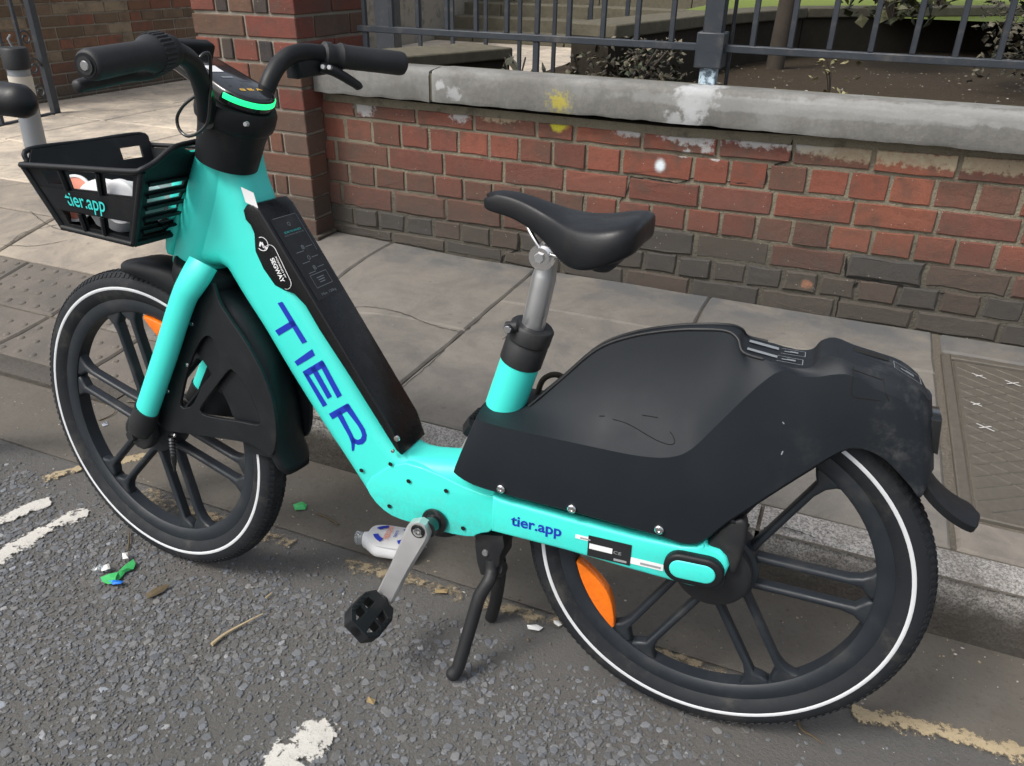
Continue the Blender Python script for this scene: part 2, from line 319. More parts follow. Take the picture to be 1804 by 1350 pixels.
def tube(pts, rad, seg=16, cap=True, ry=None):
    """tube along points; rad a number or list"""
    pts, fr = frames_along(pts); v = []; f = []
    R = rad if isinstance(rad, (list, tuple)) else [rad]*len(pts)
    for p, (t, n, b), r in zip(pts, fr, R):
        for k in range(seg):
            a = 2*math.pi*k/seg; v.append(p + (n*math.cos(a) + b*math.sin(a))*r)
    for i in range(len(pts)-1):
        for k in range(seg): f.append((i*seg+k, i*seg+(k+1)%seg, (i+1)*seg+(k+1)%seg, (i+1)*seg+k))
    if cap: f.append(tuple(range(seg))[::-1]); f.append(tuple((len(pts)-1)*seg+k for k in range(seg)))
    return [tuple(x) for x in v], f
def spline(pts, n=6):
    """Catmull-Rom through points"""
    P = [Vector(p) for p in pts]; P = [P[0]*2-P[1]] + P + [P[-1]*2-P[-2]]; out = []
    for i in range(1, len(P)-2):
        for k in range(n):
            t = k/n; a, b, c, d = P[i-1], P[i], P[i+1], P[i+2]
            out.append(0.5*((2*b) + (c-a)*t + (2*a-5*b+4*c-d)*t*t + (3*b-a-3*c+d)*t**3))
    out.append(P[-2]); return out
def lathe(profile, center, axis, seg=48, closed=False):
    """profile: (radius, offset along axis)"""
    ax = Vector(axis).normalized(); n = ax.orthogonal().normalized(); b = ax.cross(n); c = Vector(center); v = []; f = []
    m = len(profile)
    for k in range(seg):
        a = 2*math.pi*k/seg; d = n*math.cos(a)+b*math.sin(a)
        for r, h in profile: v.append(c + d*r + ax*h)
    for k in range(seg):
        k2 = (k+1) % seg
        for i in range(m if closed else m-1):
            j = (i+1) % m; f.append((k*m+i, k*m+j, k2*m+j, k2*m+i))
    return [tuple(x) for x in v], f
def chaikin(P, it=2, keep=()):
    for _ in range(it):
        Q = []
        for i in range(len(P)):
            a = P[i]; b = P[(i+1) % len(P)]
            Q += [(0.75*a[0]+0.25*b[0], 0.75*a[1]+0.25*b[1]), (0.25*a[0]+0.75*b[0], 0.25*a[1]+0.75*b[1])]
        P = Q
    return P
def area(P): return 0.5*sum(P[i][0]*P[(i+1)%len(P)][1]-P[(i+1)%len(P)][0]*P[i][1] for i in range(len(P)))
def inset(P, d):
    n = len(P); s = 1 if area(P) > 0 else -1; Q = []
    for i in range(n):
        a = Vector(P[i-1]); b = Vector(P[i]); c = Vector(P[(i+1) % n])
        e1 = (b-a); e2 = (c-b)
        if e1.length < 1e-9: e1 = e2
        if e2.length < 1e-9: e2 = e1
        e1.normalize(); e2.normalize()
        n1 = Vector((-e1.y, e1.x))*s; n2 = Vector((-e2.y, e2.x))*s; m = n1+n2
        if m.length < 1e-6: m = n1
        m.normalize(); k = max(0.55, m.dot(n1)); q = b + m*(d/k); Q.append((q.x, q.y))
    return Q
def pillow(P, y0, y1, r, seg=4):
    """solid from an outline (x, z) between depths y0 < y1 with rounded edges of radius r; returns verts, faces"""
    rings = []
    r = min(r, (y1-y0)/2)
    for k in range(seg+1):
        a = math.pi/2*k/seg; rings.append((inset(P, r*(1-math.sin(a))), y0 + r*(1-math.cos(a))))
    for k in range(seg+1):
        a = math.pi/2*(1-k/seg); rings.append((inset(P, r*(1-math.sin(a))), y1 - r*(1-math.cos(a))))
    n = len(P); v = []; f = []
    for Q, y in rings: v += [(q[0], y, q[1]) for q in Q]
    for i in range(len(rings)-1):
        for k in range(n): f.append((i*n+k, i*n+(k+1)%n, (i+1)*n+(k+1)%n, (i+1)*n+k))
    for base, Q in ((0, rings[0][0]), ((len(rings)-1)*n, rings[-1][0])):
        tri = tessellate_polygon([[Vector((q[0], q[1], 0)) for q in Q]])
        f += [tuple(base+i for i in t) for t in tri]
    return v, f
def plate(outer, holes, y0, y1):
    loops = [outer]+holes; v = []; f = []; off = []
    for L in loops:
        off.append(len(v)); v += [(p[0], y0, p[1]) for p in L]
    N = len(v); v += [(p[0], y1, p[2]) for p in v]
    tri = tessellate_polygon([[Vector((p[0], p[1], 0)) for p in L] for L in loops])
    f += [tuple(t) for t in tri] + [tuple(i+N for i in t[::-1]) for t in tri]
    for o, L in zip(off, loops):
        n = len(L); f += [(o+k, o+(k+1)%n, N+o+(k+1)%n, N+o+k) for k in range(n)]
    return v, f
def loft(secs, close=True, cap=True):
    n = len(secs[0]); v = [p for s in secs for p in s]; f = []
    for i in range(len(secs)-1):
        for k in range(n if close else n-1): f.append((i*n+k, i*n+(k+1)%n, (i+1)*n+(k+1)%n, (i+1)*n+k))
    if cap: f.append(tuple(range(n))[::-1]); f.append(tuple((len(secs)-1)*n+k for k in range(n)))
    return v, f
def join(*parts):
    v = []; f = []
    for a, b in parts: n = len(v); v += list(a); f += [tuple(i+n for i in q) for q in b]
    return v, f
def text_mesh(s, bold=0.0, shear=0.0, space=1.0):
    cu = bpy.data.curves.new('t', 'FONT'); cu.body = s; cu.size = 1.0; cu.offset = bold; cu.shear = shear; cu.space_character = space
    cu.align_x = 'CENTER'; cu.align_y = 'CENTER'; cu.extrude = 0.0; cu.resolution_u = 6
    o = bpy.data.objects.new('t', cu); COL.objects.link(o); dg = bpy.context.evaluated_depsgraph_get()
    me = bpy.data.meshes.new_from_object(o.evaluated_get(dg)); bpy.data.objects.remove(o); return me
def put_text(name, s, mat, parent, center, xdir, ydir, width, height, bold=0.0, space=1.0):
    """flat print: text fitted to width x height, lying in the plane of xdir, ydir"""
    me = text_mesh(s, bold, 0, space)
    xs = [v.co.x for v in me.vertices]; ys = [v.co.y for v in me.vertices]
    cx, cy = (min(xs)+max(xs))/2, (min(ys)+max(ys))/2; sx = width/(max(xs)-min(xs)); sy = height/(max(ys)-min(ys))
    X = Vector(xdir).normalized(); Y = Vector(ydir).normalized(); C = Vector(center)
    for v in me.vertices: v.co = C + X*((v.co.x-cx)*sx) + Y*((v.co.y-cy)*sy)
    return mkm(name, me, mat, parent, recalc=False)
def quad_on(P0, X, Y, w, h): 
    X = Vector(X).normalized(); Y = Vector(Y).normalized(); P = Vector(P0)
    return [P-X*w/2-Y*h/2, P+X*w/2-Y*h/2, P+X*w/2+Y*h/2, P-X*w/2+Y*h/2], [(0,1,2,3)]
def smooth01(t): t = max(0.0, min(1.0, t)); return t*t*(3-2*t)
def lerp(a, b, t): return a+(b-a)*t
simple('mudguard', (0.0070, 0.0088, 0.011), 0.46, var=0.2, bump=0.2, bscale=1200, dirt=0.06, spec=0.4)
# moulded black fairing plastic with dust and scuffs
g = G('fairing', 0.58, spec=0.32)
n1 = g.noise(g.obj(), 7, 6, 0.65); n2 = g.noise(g.obj(), 40, 8, 0.75)
sx = g.n.new('ShaderNodeSeparateXYZ'); g.link(g.obj(), sx.inputs[0])
rear = g.ramp(sx.outputs['X'], 0.02, 0.20)
dust = g.math('MULTIPLY', g.ramp(g.math('ADD', g.math('MULTIPLY', n1, .6), g.math('MULTIPLY', n2, .4)), 0.46, 0.62, 0, 0.62), rear)
c = g.mix(n1, (0.0075, 0.0105, 0.0140), (0.0120, 0.0160, 0.021)); c = g.mix(dust, c, (0.085, 0.088, 0.09)); c = g.mix(g.ramp(g.noise(g.obj(), 120, 8, 0.8), 0.66, 0.74, 0, 0.40), c, (0.06, 0.062, 0.064))
g.color(c).bump(g.noise(g.obj(), 1400, 2), 0.25, 0.0006); g.rough(g.ramp(n1, 0.3, 0.7, 0.54, 0.66)); M['fairing'] = g.m

# ================================================================== GROUND
KY = -1.185          # kerb face
PAVE = 0.135
def road_z(x, y):
    z = -0.030*(y+1.57)
    return max(-0.012, z) if y > -1.45 else z
def pave_z(x, y):
    """pavement level; dips to the road where the kerb is dropped, left of the bicycle"""
    base = PAVE + 0.02*smooth01((0.4-x)/0.7)*smooth01((y+0.7)/0.5)
    d = smooth01((0.42-x)/0.62)*smooth01((-y-0.12)/1.0)
    return lerp(base, 0.004, d)
def ground_z(x, y): return pave_z(x, y) if y > KY else road_z(x, y)

def sheet(name, xs, ys, zf, mat, parent=None, kind='structure'):
    v = [(x, y, zf(x, y)) for y in ys for x in xs]; nx = len(xs)
    f = [(j*nx+i, j*nx+i+1, (j+1)*nx+i+1, (j+1)*nx+i) for j in range(len(ys)-1) for i in range(nx-1)]
    o = mk(name, v, f, mat, parent, smooth=40)
    if kind: o['kind'] = kind
    return o
def lin(a, b, n): return [a+(b-a)*i/n for i in range(n+1)]
sheet('ground', lin(-60, 60, 12), lin(-60, 60, 12), lambda x, y: -0.6, 'soil')
road = sheet('road', [-30]+lin(-3, 4, 70)+[30], [-30]+lin(-4, KY, 50), road_z, 'bitumen')
gut = sheet('gutter', [-30]+lin(-3, 4, 70)+[30], lin(-1.435, KY+0.001, 6), lambda x, y: road_z(x, y)+0.004 + 0.0015*noise.noise((x*4, y*6, 0)), 'gutter_surface')
bed = sheet('pavement', [-8]+lin(-4, 3.4, 90)+[14], lin(KY, -0.02, 34)+[0.5, 2, 4.6, 7.7], lambda x, y: pave_z(x, y)-0.009, 'joint_dirt')

def jline(P, amp, n_per=0.12, seed=0):
    """outline with slightly wandering edges"""
    out = []
    for i in range(len(P)):
        a = Vector(P[i]); b = Vector(P[(i+1) % len(P)]); L = (b-a).length; n = max(1, int(L/n_per)); d = (b-a)/max(L, 1e-6); nn = Vector((-d.y, d.x))
        for k in range(n):
            p = a+(b-a)*(k/n); w = noise.noise((p.x*9+seed, p.y*9, seed))*amp if k else 0
            out.append(tuple(p+nn*w))
    return out
def slab(parent, P, zf, mat, col, thick=0.045, round_=0.006, seed=0, amp=0.004, name='paving_slab', sub=0.09, tilt=0.0):
    """rectangular paving stone: wandering outline, worn arris, follows the ground level"""
    x0, x1 = P[0][0], P[1][0]; y0, y1 = P[0][1], P[2][1]; nx = max(2, int((x1-x0)/sub)); ny = max(2, int((y1-y0)/sub))
    ta = random.uniform(-tilt, tilt); tb = random.uniform(-tilt, tilt); cx = (x0+x1)/2; cy = (y0+y1)/2
    U = [0, round_/(x1-x0)]+[i/nx for i in range(1, nx)]+[1-round_/(x1-x0), 1]; W = [0, round_/(y1-y0)]+[i/ny for i in range(1, ny)]+[1-round_/(y1-y0), 1]
    def pt(u, w):
        x, y = lerp(x0, x1, u), lerp(y0, y1, w); ex = noise.noise((y*9, seed, 1.5+round(u)))*amp*(1 if u < .1 or u > .9 else 0); ey = noise.noise((x*9, seed, 4.5+round(w)))*amp*(1 if w < .1 or w > .9 else 0)
        return x+ex, y+ey, zf(x, y)+ta*(x-cx)+tb*(y-cy)+0.0012*noise.noise((x*5, y*5, seed))
    v = []; f = []; n = len(U); m = len(W)
    for j, w in enumerate(W):
        for i, u in enumerate(U):
            x, y, z = pt(u, w); edge = i in (0, n-1) or j in (0, m-1); v.append((x, y, z-(round_ if edge else 0)))
    for j in range(m-1):
        for i in range(n-1): f.append((j*n+i, j*n+i+1, (j+1)*n+i+1, (j+1)*n+i))
    loop = [i for i in range(n)]+[j*n+n-1 for j in range(1, m)]+[(m-1)*n+i for i in range(n-2, -1, -1)]+[j*n for j in range(m-2, 0, -1)]
    b = len(v); v += [(v[k][0], v[k][1], v[k][2]-thick) for k in loop]; L = len(loop); f += [(loop[k], b+k, b+(k+1) % L, loop[(k+1) % L]) for k in range(L)]
    o = mk(name, v, f, mat, parent, smooth=25); o.color = (*col, 1); return o
def vary(c, a, b): j = random.uniform(a, b); return tuple(v*j for v in c)
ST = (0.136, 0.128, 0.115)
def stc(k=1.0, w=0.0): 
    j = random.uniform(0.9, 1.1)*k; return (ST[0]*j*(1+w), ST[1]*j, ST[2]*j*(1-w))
g_ = 0.005
def rect(x0, x1, y0, y1, g=0.005): return [(x0+g, y0+g), (x1-g, y0+g), (x1-g, y1-g), (x0+g, y1-g)]
KB = -1.098
SL = [  # x0, x1, y0, y1
 (-0.000, 0.587, -0.585, 0.0), (0.005, 0.590, KB, -0.585),
 (0.587, 1.205, -0.335, 0.0), (0.590, 1.240, KB, -0.335), (1.205, 1.875, -0.300, 0.0),
 (1.240, 1.870, -0.72, -0.300), (1.240, 1.870, KB, -0.72),
 (1.892, 2.70, -0.135, 0.0), (1.875, 2.70, KB, -0.985), (2.70, 3.4, KB, 0.0),
 (-0.62, 0.0, -0.52, 0.0), (-0.58, 0.005, -0.86, -0.52),
]
for i, (a, b, c, d) in enumerate(SL):
    gg = 0.0035 if i in (0, 1, 3, 5) else 0.006
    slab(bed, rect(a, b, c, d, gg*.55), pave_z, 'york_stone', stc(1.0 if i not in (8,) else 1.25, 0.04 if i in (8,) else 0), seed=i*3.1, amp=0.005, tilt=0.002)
# big pale flags to the left and beyond the pillar
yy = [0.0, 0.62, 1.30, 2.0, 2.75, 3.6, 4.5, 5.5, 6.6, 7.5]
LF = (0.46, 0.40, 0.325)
for r in range(len(yy)-1):
    xx = -0.72 if r == 0 else 0.0
    off = 0.37*(r % 2); x = -3.78
    while x < -0.74:
        x1 = min(x + random.uniform(0.75, 1.05), -0.72 if r < 1 else -0.4)
        if x1 > x+0.1: 
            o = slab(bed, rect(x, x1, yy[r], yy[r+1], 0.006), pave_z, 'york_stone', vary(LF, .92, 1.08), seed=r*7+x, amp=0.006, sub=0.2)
        x = x1
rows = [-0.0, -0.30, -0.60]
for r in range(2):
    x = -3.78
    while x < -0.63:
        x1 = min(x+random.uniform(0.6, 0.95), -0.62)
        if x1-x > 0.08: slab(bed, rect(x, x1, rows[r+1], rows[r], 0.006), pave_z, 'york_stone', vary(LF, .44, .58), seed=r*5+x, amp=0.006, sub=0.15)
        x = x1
# blister paving at the dropped kerb: concrete units 400 x 400 with 25 mm domes
BM = (0.098, 0.085, 0.071)
dome_v = []; 
def blister(x, y, nz=6):
    v = []; f = []; z = pave_z(x, y)
    for r, h in ((0.0125, 0.0), (0.0095, 0.0038), (0.006, 0.0048)):
        for k in range(nz): a = 2*math.pi*k/nz; v.append((x+r*math.cos(a), y+r*math.sin(a), z+h))
    for i in range(2):
        for k in range(nz): f.append((i*nz+k, i*nz+(k+1)%nz, (i+1)*nz+(k+1)%nz, (i+1)*nz+k))
    f.append(tuple(2*nz+k for k in range(nz))); return v, f
random.seed(11)
for ix in range(7):
    for iy in range(1 if True else 2):
        x0 = -2.42 + ix*0.40; 
        for (y0, y1) in ((-1.098, -0.86), (-0.86, -0.60)):
            if x0 > -0.1: continue
            s_ = slab(bed, rect(x0, x0+0.40, y0, y1, 0.004), pave_z, 'york_stone', vary(BM, .9, 1.12), seed=ix+y0, amp=0.002, name='blister_slab', sub=0.1)
            V = []; F = []
            x = x0+0.033
            while x < x0+0.39:
                y = y0+0.03
                while y < y1-0.01:
                    V, F = join((V, F), blister(x, y)); y += 0.0667
                x += 0.0667
            b = mk('blisters', V, F, 'york_stone', s_, smooth=50); b.color = s_.color
slab(bed, rect(-0.02, 0.0, KB, -0.86, 0.002), pave_z, 'york_stone', BM, seed=9)

# kerb: granite kerbstones with a worn arris; the run drops to the road on the left
kerb = sheet('kerb', lin(-30, 14, 80), [KY+0.012, KB-0.004], lambda x, y: pave_z(x, y)-0.02, 'joint_dirt')
def kerbstone(x0, x1, seed):
    n = max(2, int((x1-x0)/0.045)); secs = []
    for i in range(n+1):
        x = x0+(x1-x0)*i/n; zt = pave_z(x, KY); w = 0.004*noise.noise((x*6, seed, 0)); h = max(zt, 0.01); r = min(0.020, h*0.6)
        secs.append([(x, KY+w+0.004, -0.06), (x, KY+w, min(0.02, h*0.4)), (x, KY+w+0.001, h-r*1.2), (x, KY+w+r*0.35, h-r*0.45), (x, KY+w+r*1.3, h-0.001), (x, (KY+KB)/2, h+0.001), (x, KB-0.008, h-0.001), (x, KB-0.004, h-0.006), (x, KB-0.004, -0.06)])
    v, f = loft(secs); return mk('kerbstone', v, f, 'kerb_granite', kerb, smooth=45)
ks = [-4.6, -3.7, -2.8, -1.9, -1.05, -0.20, 0.62, 1.52, 2.42, 3.3]
for i in range(len(ks)-1): kerbstone(ks[i]+0.004, ks[i+1]-0.004, i*2.3)

# service cover in the pavement
cov = empty('service_cover', (2.30, -0.56, pave_z(2.3, -0.56)))
tag(cov, 'rusty brown iron service cover with raised diamond pattern set in the pavement', 'access cover')
cx, cy, cz = 2.30, -0.56, pave_z(2.3, -0.56)
fr = MB()
for (a, b, c, d) in ((-0.41, -0.385, -0.41, 0.41), (0.385, 0.41, -0.41, 0.41), (-0.385, 0.385, 0.385, 0.41), (-0.385, 0.385, -0.41, -0.385)): fr.box((a, c, -0.03), (b, d, 0.001))
fr.build('frame', 'cover_iron', cov, bevel=0.003)
MB().box((-0.378, -0.378, -0.03), (0.378, 0.378, -0.006)).build('cover_plate', 'cover_iron', cov, bevel=0.003)
V = []; F = []
p = 0.046
for i in range(-9, 10):
    for s in (-1, 1):
        # a family of low diagonal ribs clipped to the plate
        c0 = i*p*1.42; pts = []
        ang = math.radians(33)
        d = Vector((math.cos(ang), s*math.sin(ang))); nrm = Vector((-d.y, d.x)); o0 = nrm*c0*0.62
        ts = []
        for ax in (0, 1):
            for lim in (-0.37, 0.37):
                t = (lim-o0[ax])/d[ax]; q = o0+d*t
                if abs(q[1-ax]) <= 0.3701: ts.append(t)
        if len(ts) < 2: continue
        a, b = o0+d*min(ts), o0+d*max(ts); w = nrm*0.0024
        V, F = join((V, F), ([(a.x-w.x, a.y-w.y, -0.0062), (b.x-w.x, b.y-w.y, -0.0062), (b.x+w.x, b.y+w.y, -0.0062), (a.x+w.x, a.y+w.y, -0.0062), (a.x-w.x*.5, a.y-w.y*.5, -0.0035), (b.x-w.x*.5, b.y-w.y*.5, -0.0035), (b.x+w.x*.5, b.y+w.y*.5, -0.0035), (a.x+w.x*.5, a.y+w.y*.5, -0.0035)], [(0,3,2,1),(4,5,6,7),(0,1,5,4),(1,2,6,5),(2,3,7,6),(3,0,4,7)]))
mk('raised_ribs', V, F, 'cover_iron', cov)['kind'] = 'stuff'
random.seed(3)
for (mx, my) in [(-0.10, 0.27), (-0.06, 0.26), (-0.13, 0.25), (-0.02, 0.25), (-0.17, -0.06), (-0.13, -0.08), (-0.20, -0.07), (-0.15, -0.11), (-0.10, 0.09), (-0.07, 0.05), (-0.32, 0.30), (-0.24, 0.29), (-0.34, 0.12), (-0.33, 0.0), (0.02, -0.12)]:
    V = []; F = []
    for s in (-1, 1):
        a = math.radians(33)*s; L = random.uniform(0.01, 0.024); w = 0.0026; d = Vector((math.cos(a), math.sin(a))); nn = Vector((-d.y, d.x))*w; c = Vector((mx, my)); h_ = -0.0030+0.0002*s
        V, F = join((V, F), ([(*(c-d*L-nn), h_), (*(c+d*L-nn*.6), h_), (*(c+d*L+nn), h_), (*(c-d*L+nn*.7), h_)], [(0, 1, 2, 3)]))
    mk('paint_mark', V, F, 'cover_paint', cov)

# ------------------------------------------------------------------ road markings, draped on the ground
def ribbon(name, pts, w, mat, label, cat='road marking', group=None, zoff=0.0065, rag=0.20, seed=0, step=0.006, ends=0.5):
    P = spline([(p[0], p[1], 0) for p in pts], 8)
    L = [0]; 
    for i in range(1, len(P)): L.append(L[-1]+(P[i]-P[i-1]).length)
    n = max(2, int(L[-1]/step)); v = []; f = []; j = 0
    for i in range(n+1):
        s = L[-1]*i/n
        while j < len(L)-2 and L[j+1] < s: j += 1
        t = (s-L[j])/max(1e-6, L[j+1]-L[j]); p = P[j].lerp(P[j+1], t); d = (P[j+1]-P[j]).normalized(); nn = Vector((-d.y, d.x, 0))
        e = min(1, (max(0.0, min(s, L[-1]-s))/(w*ends))**0.5*0.6+0.4) if ends else 1
        a = w/2*e*(1+rag*noise.noise((s*30, seed, 1))+rag*0.6*noise.noise((s*110, seed, 2))); b = w/2*e*(1+rag*noise.noise((s*30, seed, 5))+rag*0.6*noise.noise((s*110, seed, 7)))
        for k, q in ((0, -a), (1, -a*0.35), (2, b*0.35), (3, b)):
            r = p+nn*q; v.append((r.x, r.y, ground_z(r.x, r.y)+zoff-(0.003 if k in (0, 3) else 0)))
    for i in range(n):
        for k in range(3): f.append((i*4+k, i*4+k+1, (i+1)*4+k+1, (i+1)*4+k))
    o = mk(name, v, f, mat, None, smooth=60); at = o.data.color_attributes.new('tone', 'FLOAT_COLOR', 'POINT')
    at.data.foreach_set('color', [q for i in range(n+1) for k in range(4) for q in ((1.0,)*3 if (k in (0, 3) or i < 2 or i > n-2) else (0.0,)*3)+(1.0,)])
    tag(o, label, cat, group); return o
Yl = [(1.7211, -1.4451), (1.8524, -1.4274), (1.9881, -1.4196)]
ribbon('road_line', [Yl[0], Yl[1], Yl[2], (2.6, Yl[2][1])], 0.052, 'yellow_road_paint', 'worn yellow line stretch beside the gutter, right of the rear wheel', group='yellow kerbside lines', seed=2)
Y2 = [(0.1732, -1.4528), (0.2583, -1.4697), (0.358, -1.4707), (0.4719, -1.4745), (0.6214, -1.4739), (0.7374, -1.477), (0.866, -1.4663), (0.9688, -1.4652), (1.1137, -1.4601), (1.2263, -1.4505), (1.3364, -1.4479), (1.443, -1.452), (1.5327, -1.4472)]
ribbon('road_line', Y2[:5], 0.056, 'faded_yellow_paint', 'faded yellow line stretch seen through and under the front wheel', group='yellow kerbside lines', seed=4)
ribbon('road_line', Y2[5:10], 0.046, 'faded_yellow_paint', 'nearly worn away yellow line patch under the kickstand', group='yellow kerbside lines', seed=5, rag=0.5)
ribbon('road_line', Y2[10:], 0.046, 'faded_yellow_paint', 'faded yellow line stretch seen through the spokes of the rear wheel', group='yellow kerbside lines', seed=6)
Y3 = [(-0.0679, -1.5197), (-0.0266, -1.4513), (0.0201, -1.392), (0.0825, -1.33)]
ribbon('road_line', Y3, 0.040, 'yellow_road_paint', 'short yellow end bar lying across the line behind the front wheel', group='yellow kerbside lines', seed=7, ends=0)
Y4 = [(-0.0403, -1.4205), (-0.2207, -1.3043), (-0.3996, -1.1829), (-0.5234, -1.0859), (-0.6231, -0.9543), (-0.6473, -0.852), (-0.6512, -0.7505)]
ribbon('road_line', Y4, 0.030, 'yellow_road_paint', 'thin curved yellow line climbing the dropped kerb behind the front tyre', group='yellow kerbside lines', seed=8)
Wa = [(-0.017, -1.7473), (-0.0041, -1.6786), (0.0097, -1.6056), (0.0298, -1.5662)]
ribbon('road_line', Wa, 0.054, 'white_road_paint', 'upper of the two thick white lines at the left edge, nearer the yellow bar', group='white bay lines', seed=9, zoff=0.0060)
Wb = [(0.0993, -1.8546), (0.1011, -1.7591), (0.107, -1.6709), (0.1183, -1.6015), (0.1424, -1.5638)]
ribbon('road_line', Wb, 0.056, 'white_road_paint', 'lower of the two thick white lines at the left edge, nearer the green litter', group='white bay lines', seed=10, zoff=0.0060)
Wc = [(0.9566, -1.8173), (0.9434, -1.8487), (0.9319, -1.8853), (0.9291, -1.9241), (0.9284, -1.9701)]
ribbon('road_line', Wc, 0.078, 'white_road_paint', 'worn white line end at the bottom edge below the pedal', group='white bay lines', seed=11, rag=0.35, zoff=0.0060)

def crackline(px, w=0.0035, seed=0):
    P = spline([(p[0], p[1], 0) for p in px], 10); v = []
    for i, p in enumerate(P):
        d = (P[min(i+1, len(P)-1)]-P[max(i-1, 0)]).normalized(); n = Vector((-d.y, d.x, 0)); p = p+n*noise.noise((i*.7, seed, 0))*0.006; ww = w*(0.2 if i in (0, len(P)-1) else random.uniform(.4, 1.2))
        for s in (-1, 1): q = p+n*ww*s*.5; v.append((q.x, q.y, ground_z(q.x, q.y)+0.0016))
    mk('crack', v, [(2*i, 2*i+1, 2*i+3, 2*i+2) for i in range(len(P)-1)], 'crack_dirt', bed)
for k_, L in enumerate(([(0.1481, -0.5806), (0.2088, -0.5424), (0.3401, -0.5532), (0.4852, -0.6007), (0.5887, -0.6108)], [(-1.4216, -0.5204), (-1.4371, -0.4536), (-1.4017, -0.4073), (-1.3432, -0.3526)], [(-1.5788, -0.2937), (-1.4548, -0.344), (-1.3377, -0.3802), (-1.1943, -0.3872)], [(-1.4485, -0.5452), (-1.2997, -0.5131), (-1.1965, -0.4416)], [(0.6028, -1.0024), (0.6051, -0.8246), (0.5954, -0.6686), (0.6001, -0.4849)], [(0.7212, -0.6094), (0.7198, -0.522), (0.7223, -0.484)], [(1.517, -1.1949), (1.5659, -1.167), (1.63, -1.1759)], [(-1.9792, -0.1175), (-1.9169, 0.0069), (-1.7705, 0.1296)])): crackline(L, 0.0032, k_)
# ------------------------------------------------------------------ surface dressing: flat chips of stone bedded in the road
def chips(name, n, region, size, seed, kind='stuff', density_fn=None):
    rng = np.random.default_rng(seed); x0, x1, y0, y1 = region
    nx = int((x1-x0)/size); ny = int((y1-y0)/size); gx, gy = np.meshgrid(np.arange(nx), np.arange(ny)); 
    X = x0+(gx.ravel()+0.5+rng.uniform(-.42, .42, nx*ny))*size; Y = y0+(gy.ravel()+0.5+rng.uniform(-.42, .42, nx*ny))*size
    keep = rng.uniform(size=X.size) < density_fn(X, Y); X = X[keep]; Y = Y[keep]; m = X.size; K = 6
    R = size*rng.uniform(0.30, 0.66, m)
    ang = rng.uniform(0, 6.28, m); el = rng.uniform(0.6, 1.0, m); tall = rng.uniform(0.0008, 0.0028, m); tx = rng.normal(0, .05, m); ty = rng.normal(0, .05, m)
    Z = np.array([road_z(a, b) for a, b in zip(X, Y)])
    V = []
    for ring, (rs, h) in enumerate(((1.06, -0.002), (0.98, 0.55), (0.74, 1.0))):
        for k in range(K):
            a = 2*np.pi*(k+rng.uniform(-.28, .28, m) if ring == 0 else k + jit[k])/K
            if ring == 0:
                if k == 0: jit = [0]*K; rr = [None]*K
                jit[k] = rng.uniform(-.28, .28, m); rr[k] = rng.uniform(.78, 1.2, m); a = 2*np.pi*(k+jit[k])/K
            px = np.cos(a)*R*rs*rr[k]; py = np.sin(a)*R*rs*el*rr[k]
            qx = px*np.cos(ang)-py*np.sin(ang); qy = px*np.sin(ang)+py*np.cos(ang)
            V.append(np.stack([X+qx, Y+qy, Z + np.where(ring == 0, -0.002, h*tall + qx*tx + qy*ty)], 1))
    V = np.stack(V, 1).reshape(-1, 3); base = (np.arange(m)*3*K)[:, None]
    quads = []
    for r in range(2):
        for k in range(K): quads.append([r*K+k, r*K+(k+1) % K, (r+1)*K+(k+1) % K, (r+1)*K+k])
    Q = (base[:, :, None]+np.array(quads)[None]).reshape(-1, 4); T = (base+np.arange(2*K, 3*K)[None])
    me = bpy.data.meshes.new(name); nq = len(Q); nt_ = len(T); me.vertices.add(len(V)); me.vertices.foreach_set('co', V.ravel())
    me.loops.add(nq*4+nt_*K); me.polygons.add(nq+nt_); me.loops.foreach_set('vertex_index', np.concatenate([Q.ravel(), T.ravel()]))
    me.polygons.foreach_set('loop_start', np.concatenate([np.arange(nq)*4, nq*4+np.arange(nt_)*K])); me.update(calc_edges=True)
    t = rng.choice([0.10, 0.120, 0.140, 0.165, 0.19, 0.29], m, p=[.2, .30, .27, .18, .04, .010]); w = rng.uniform(-.05, .05, m); 
    col = np.stack([t*(0.97+w), t*(1+w*.2), t*(1.05-w), np.ones(m)], 1); 
    at = me.color_attributes.new('tone', 'FLOAT_COLOR', 'POINT'); at.data.foreach_set('color', np.repeat(col, 3*K, 0).ravel())
    o = mkm(name, me, 'road_chip', None, None, recalc=False); me.shade_flat(); o['kind'] = kind; return o
def dens(X, Y):
    n = np.array([noise.noise((a*3.1, b*3.1, 4.0)) for a, b in zip(X, Y)])
    edge = np.clip((-1.50-Y + 0.05*n)/0.12, 0, 1)
    far = np.clip((X-(1.35))/0.25, 0, 1)*np.clip((Y+1.78-0.05*n)/0.1, 0, 1)      # smooth patch at lower right
    return np.clip(0.80+0.8*n, 0.25, 0.97)*edge*(1-0.93*far)
o = chips('road_chippings', 0, (-0.9, 2.15, -2.18, -1.45), 0.0150, 5, density_fn=dens); o.name = 'road_chippings'
def dens2(X, Y): return dens(X, Y)*0.55+0.02
chips('road_grit', 0, (-0.9, 2.15, -2.18, -1.45), 0.0062, 6, density_fn=dens2)

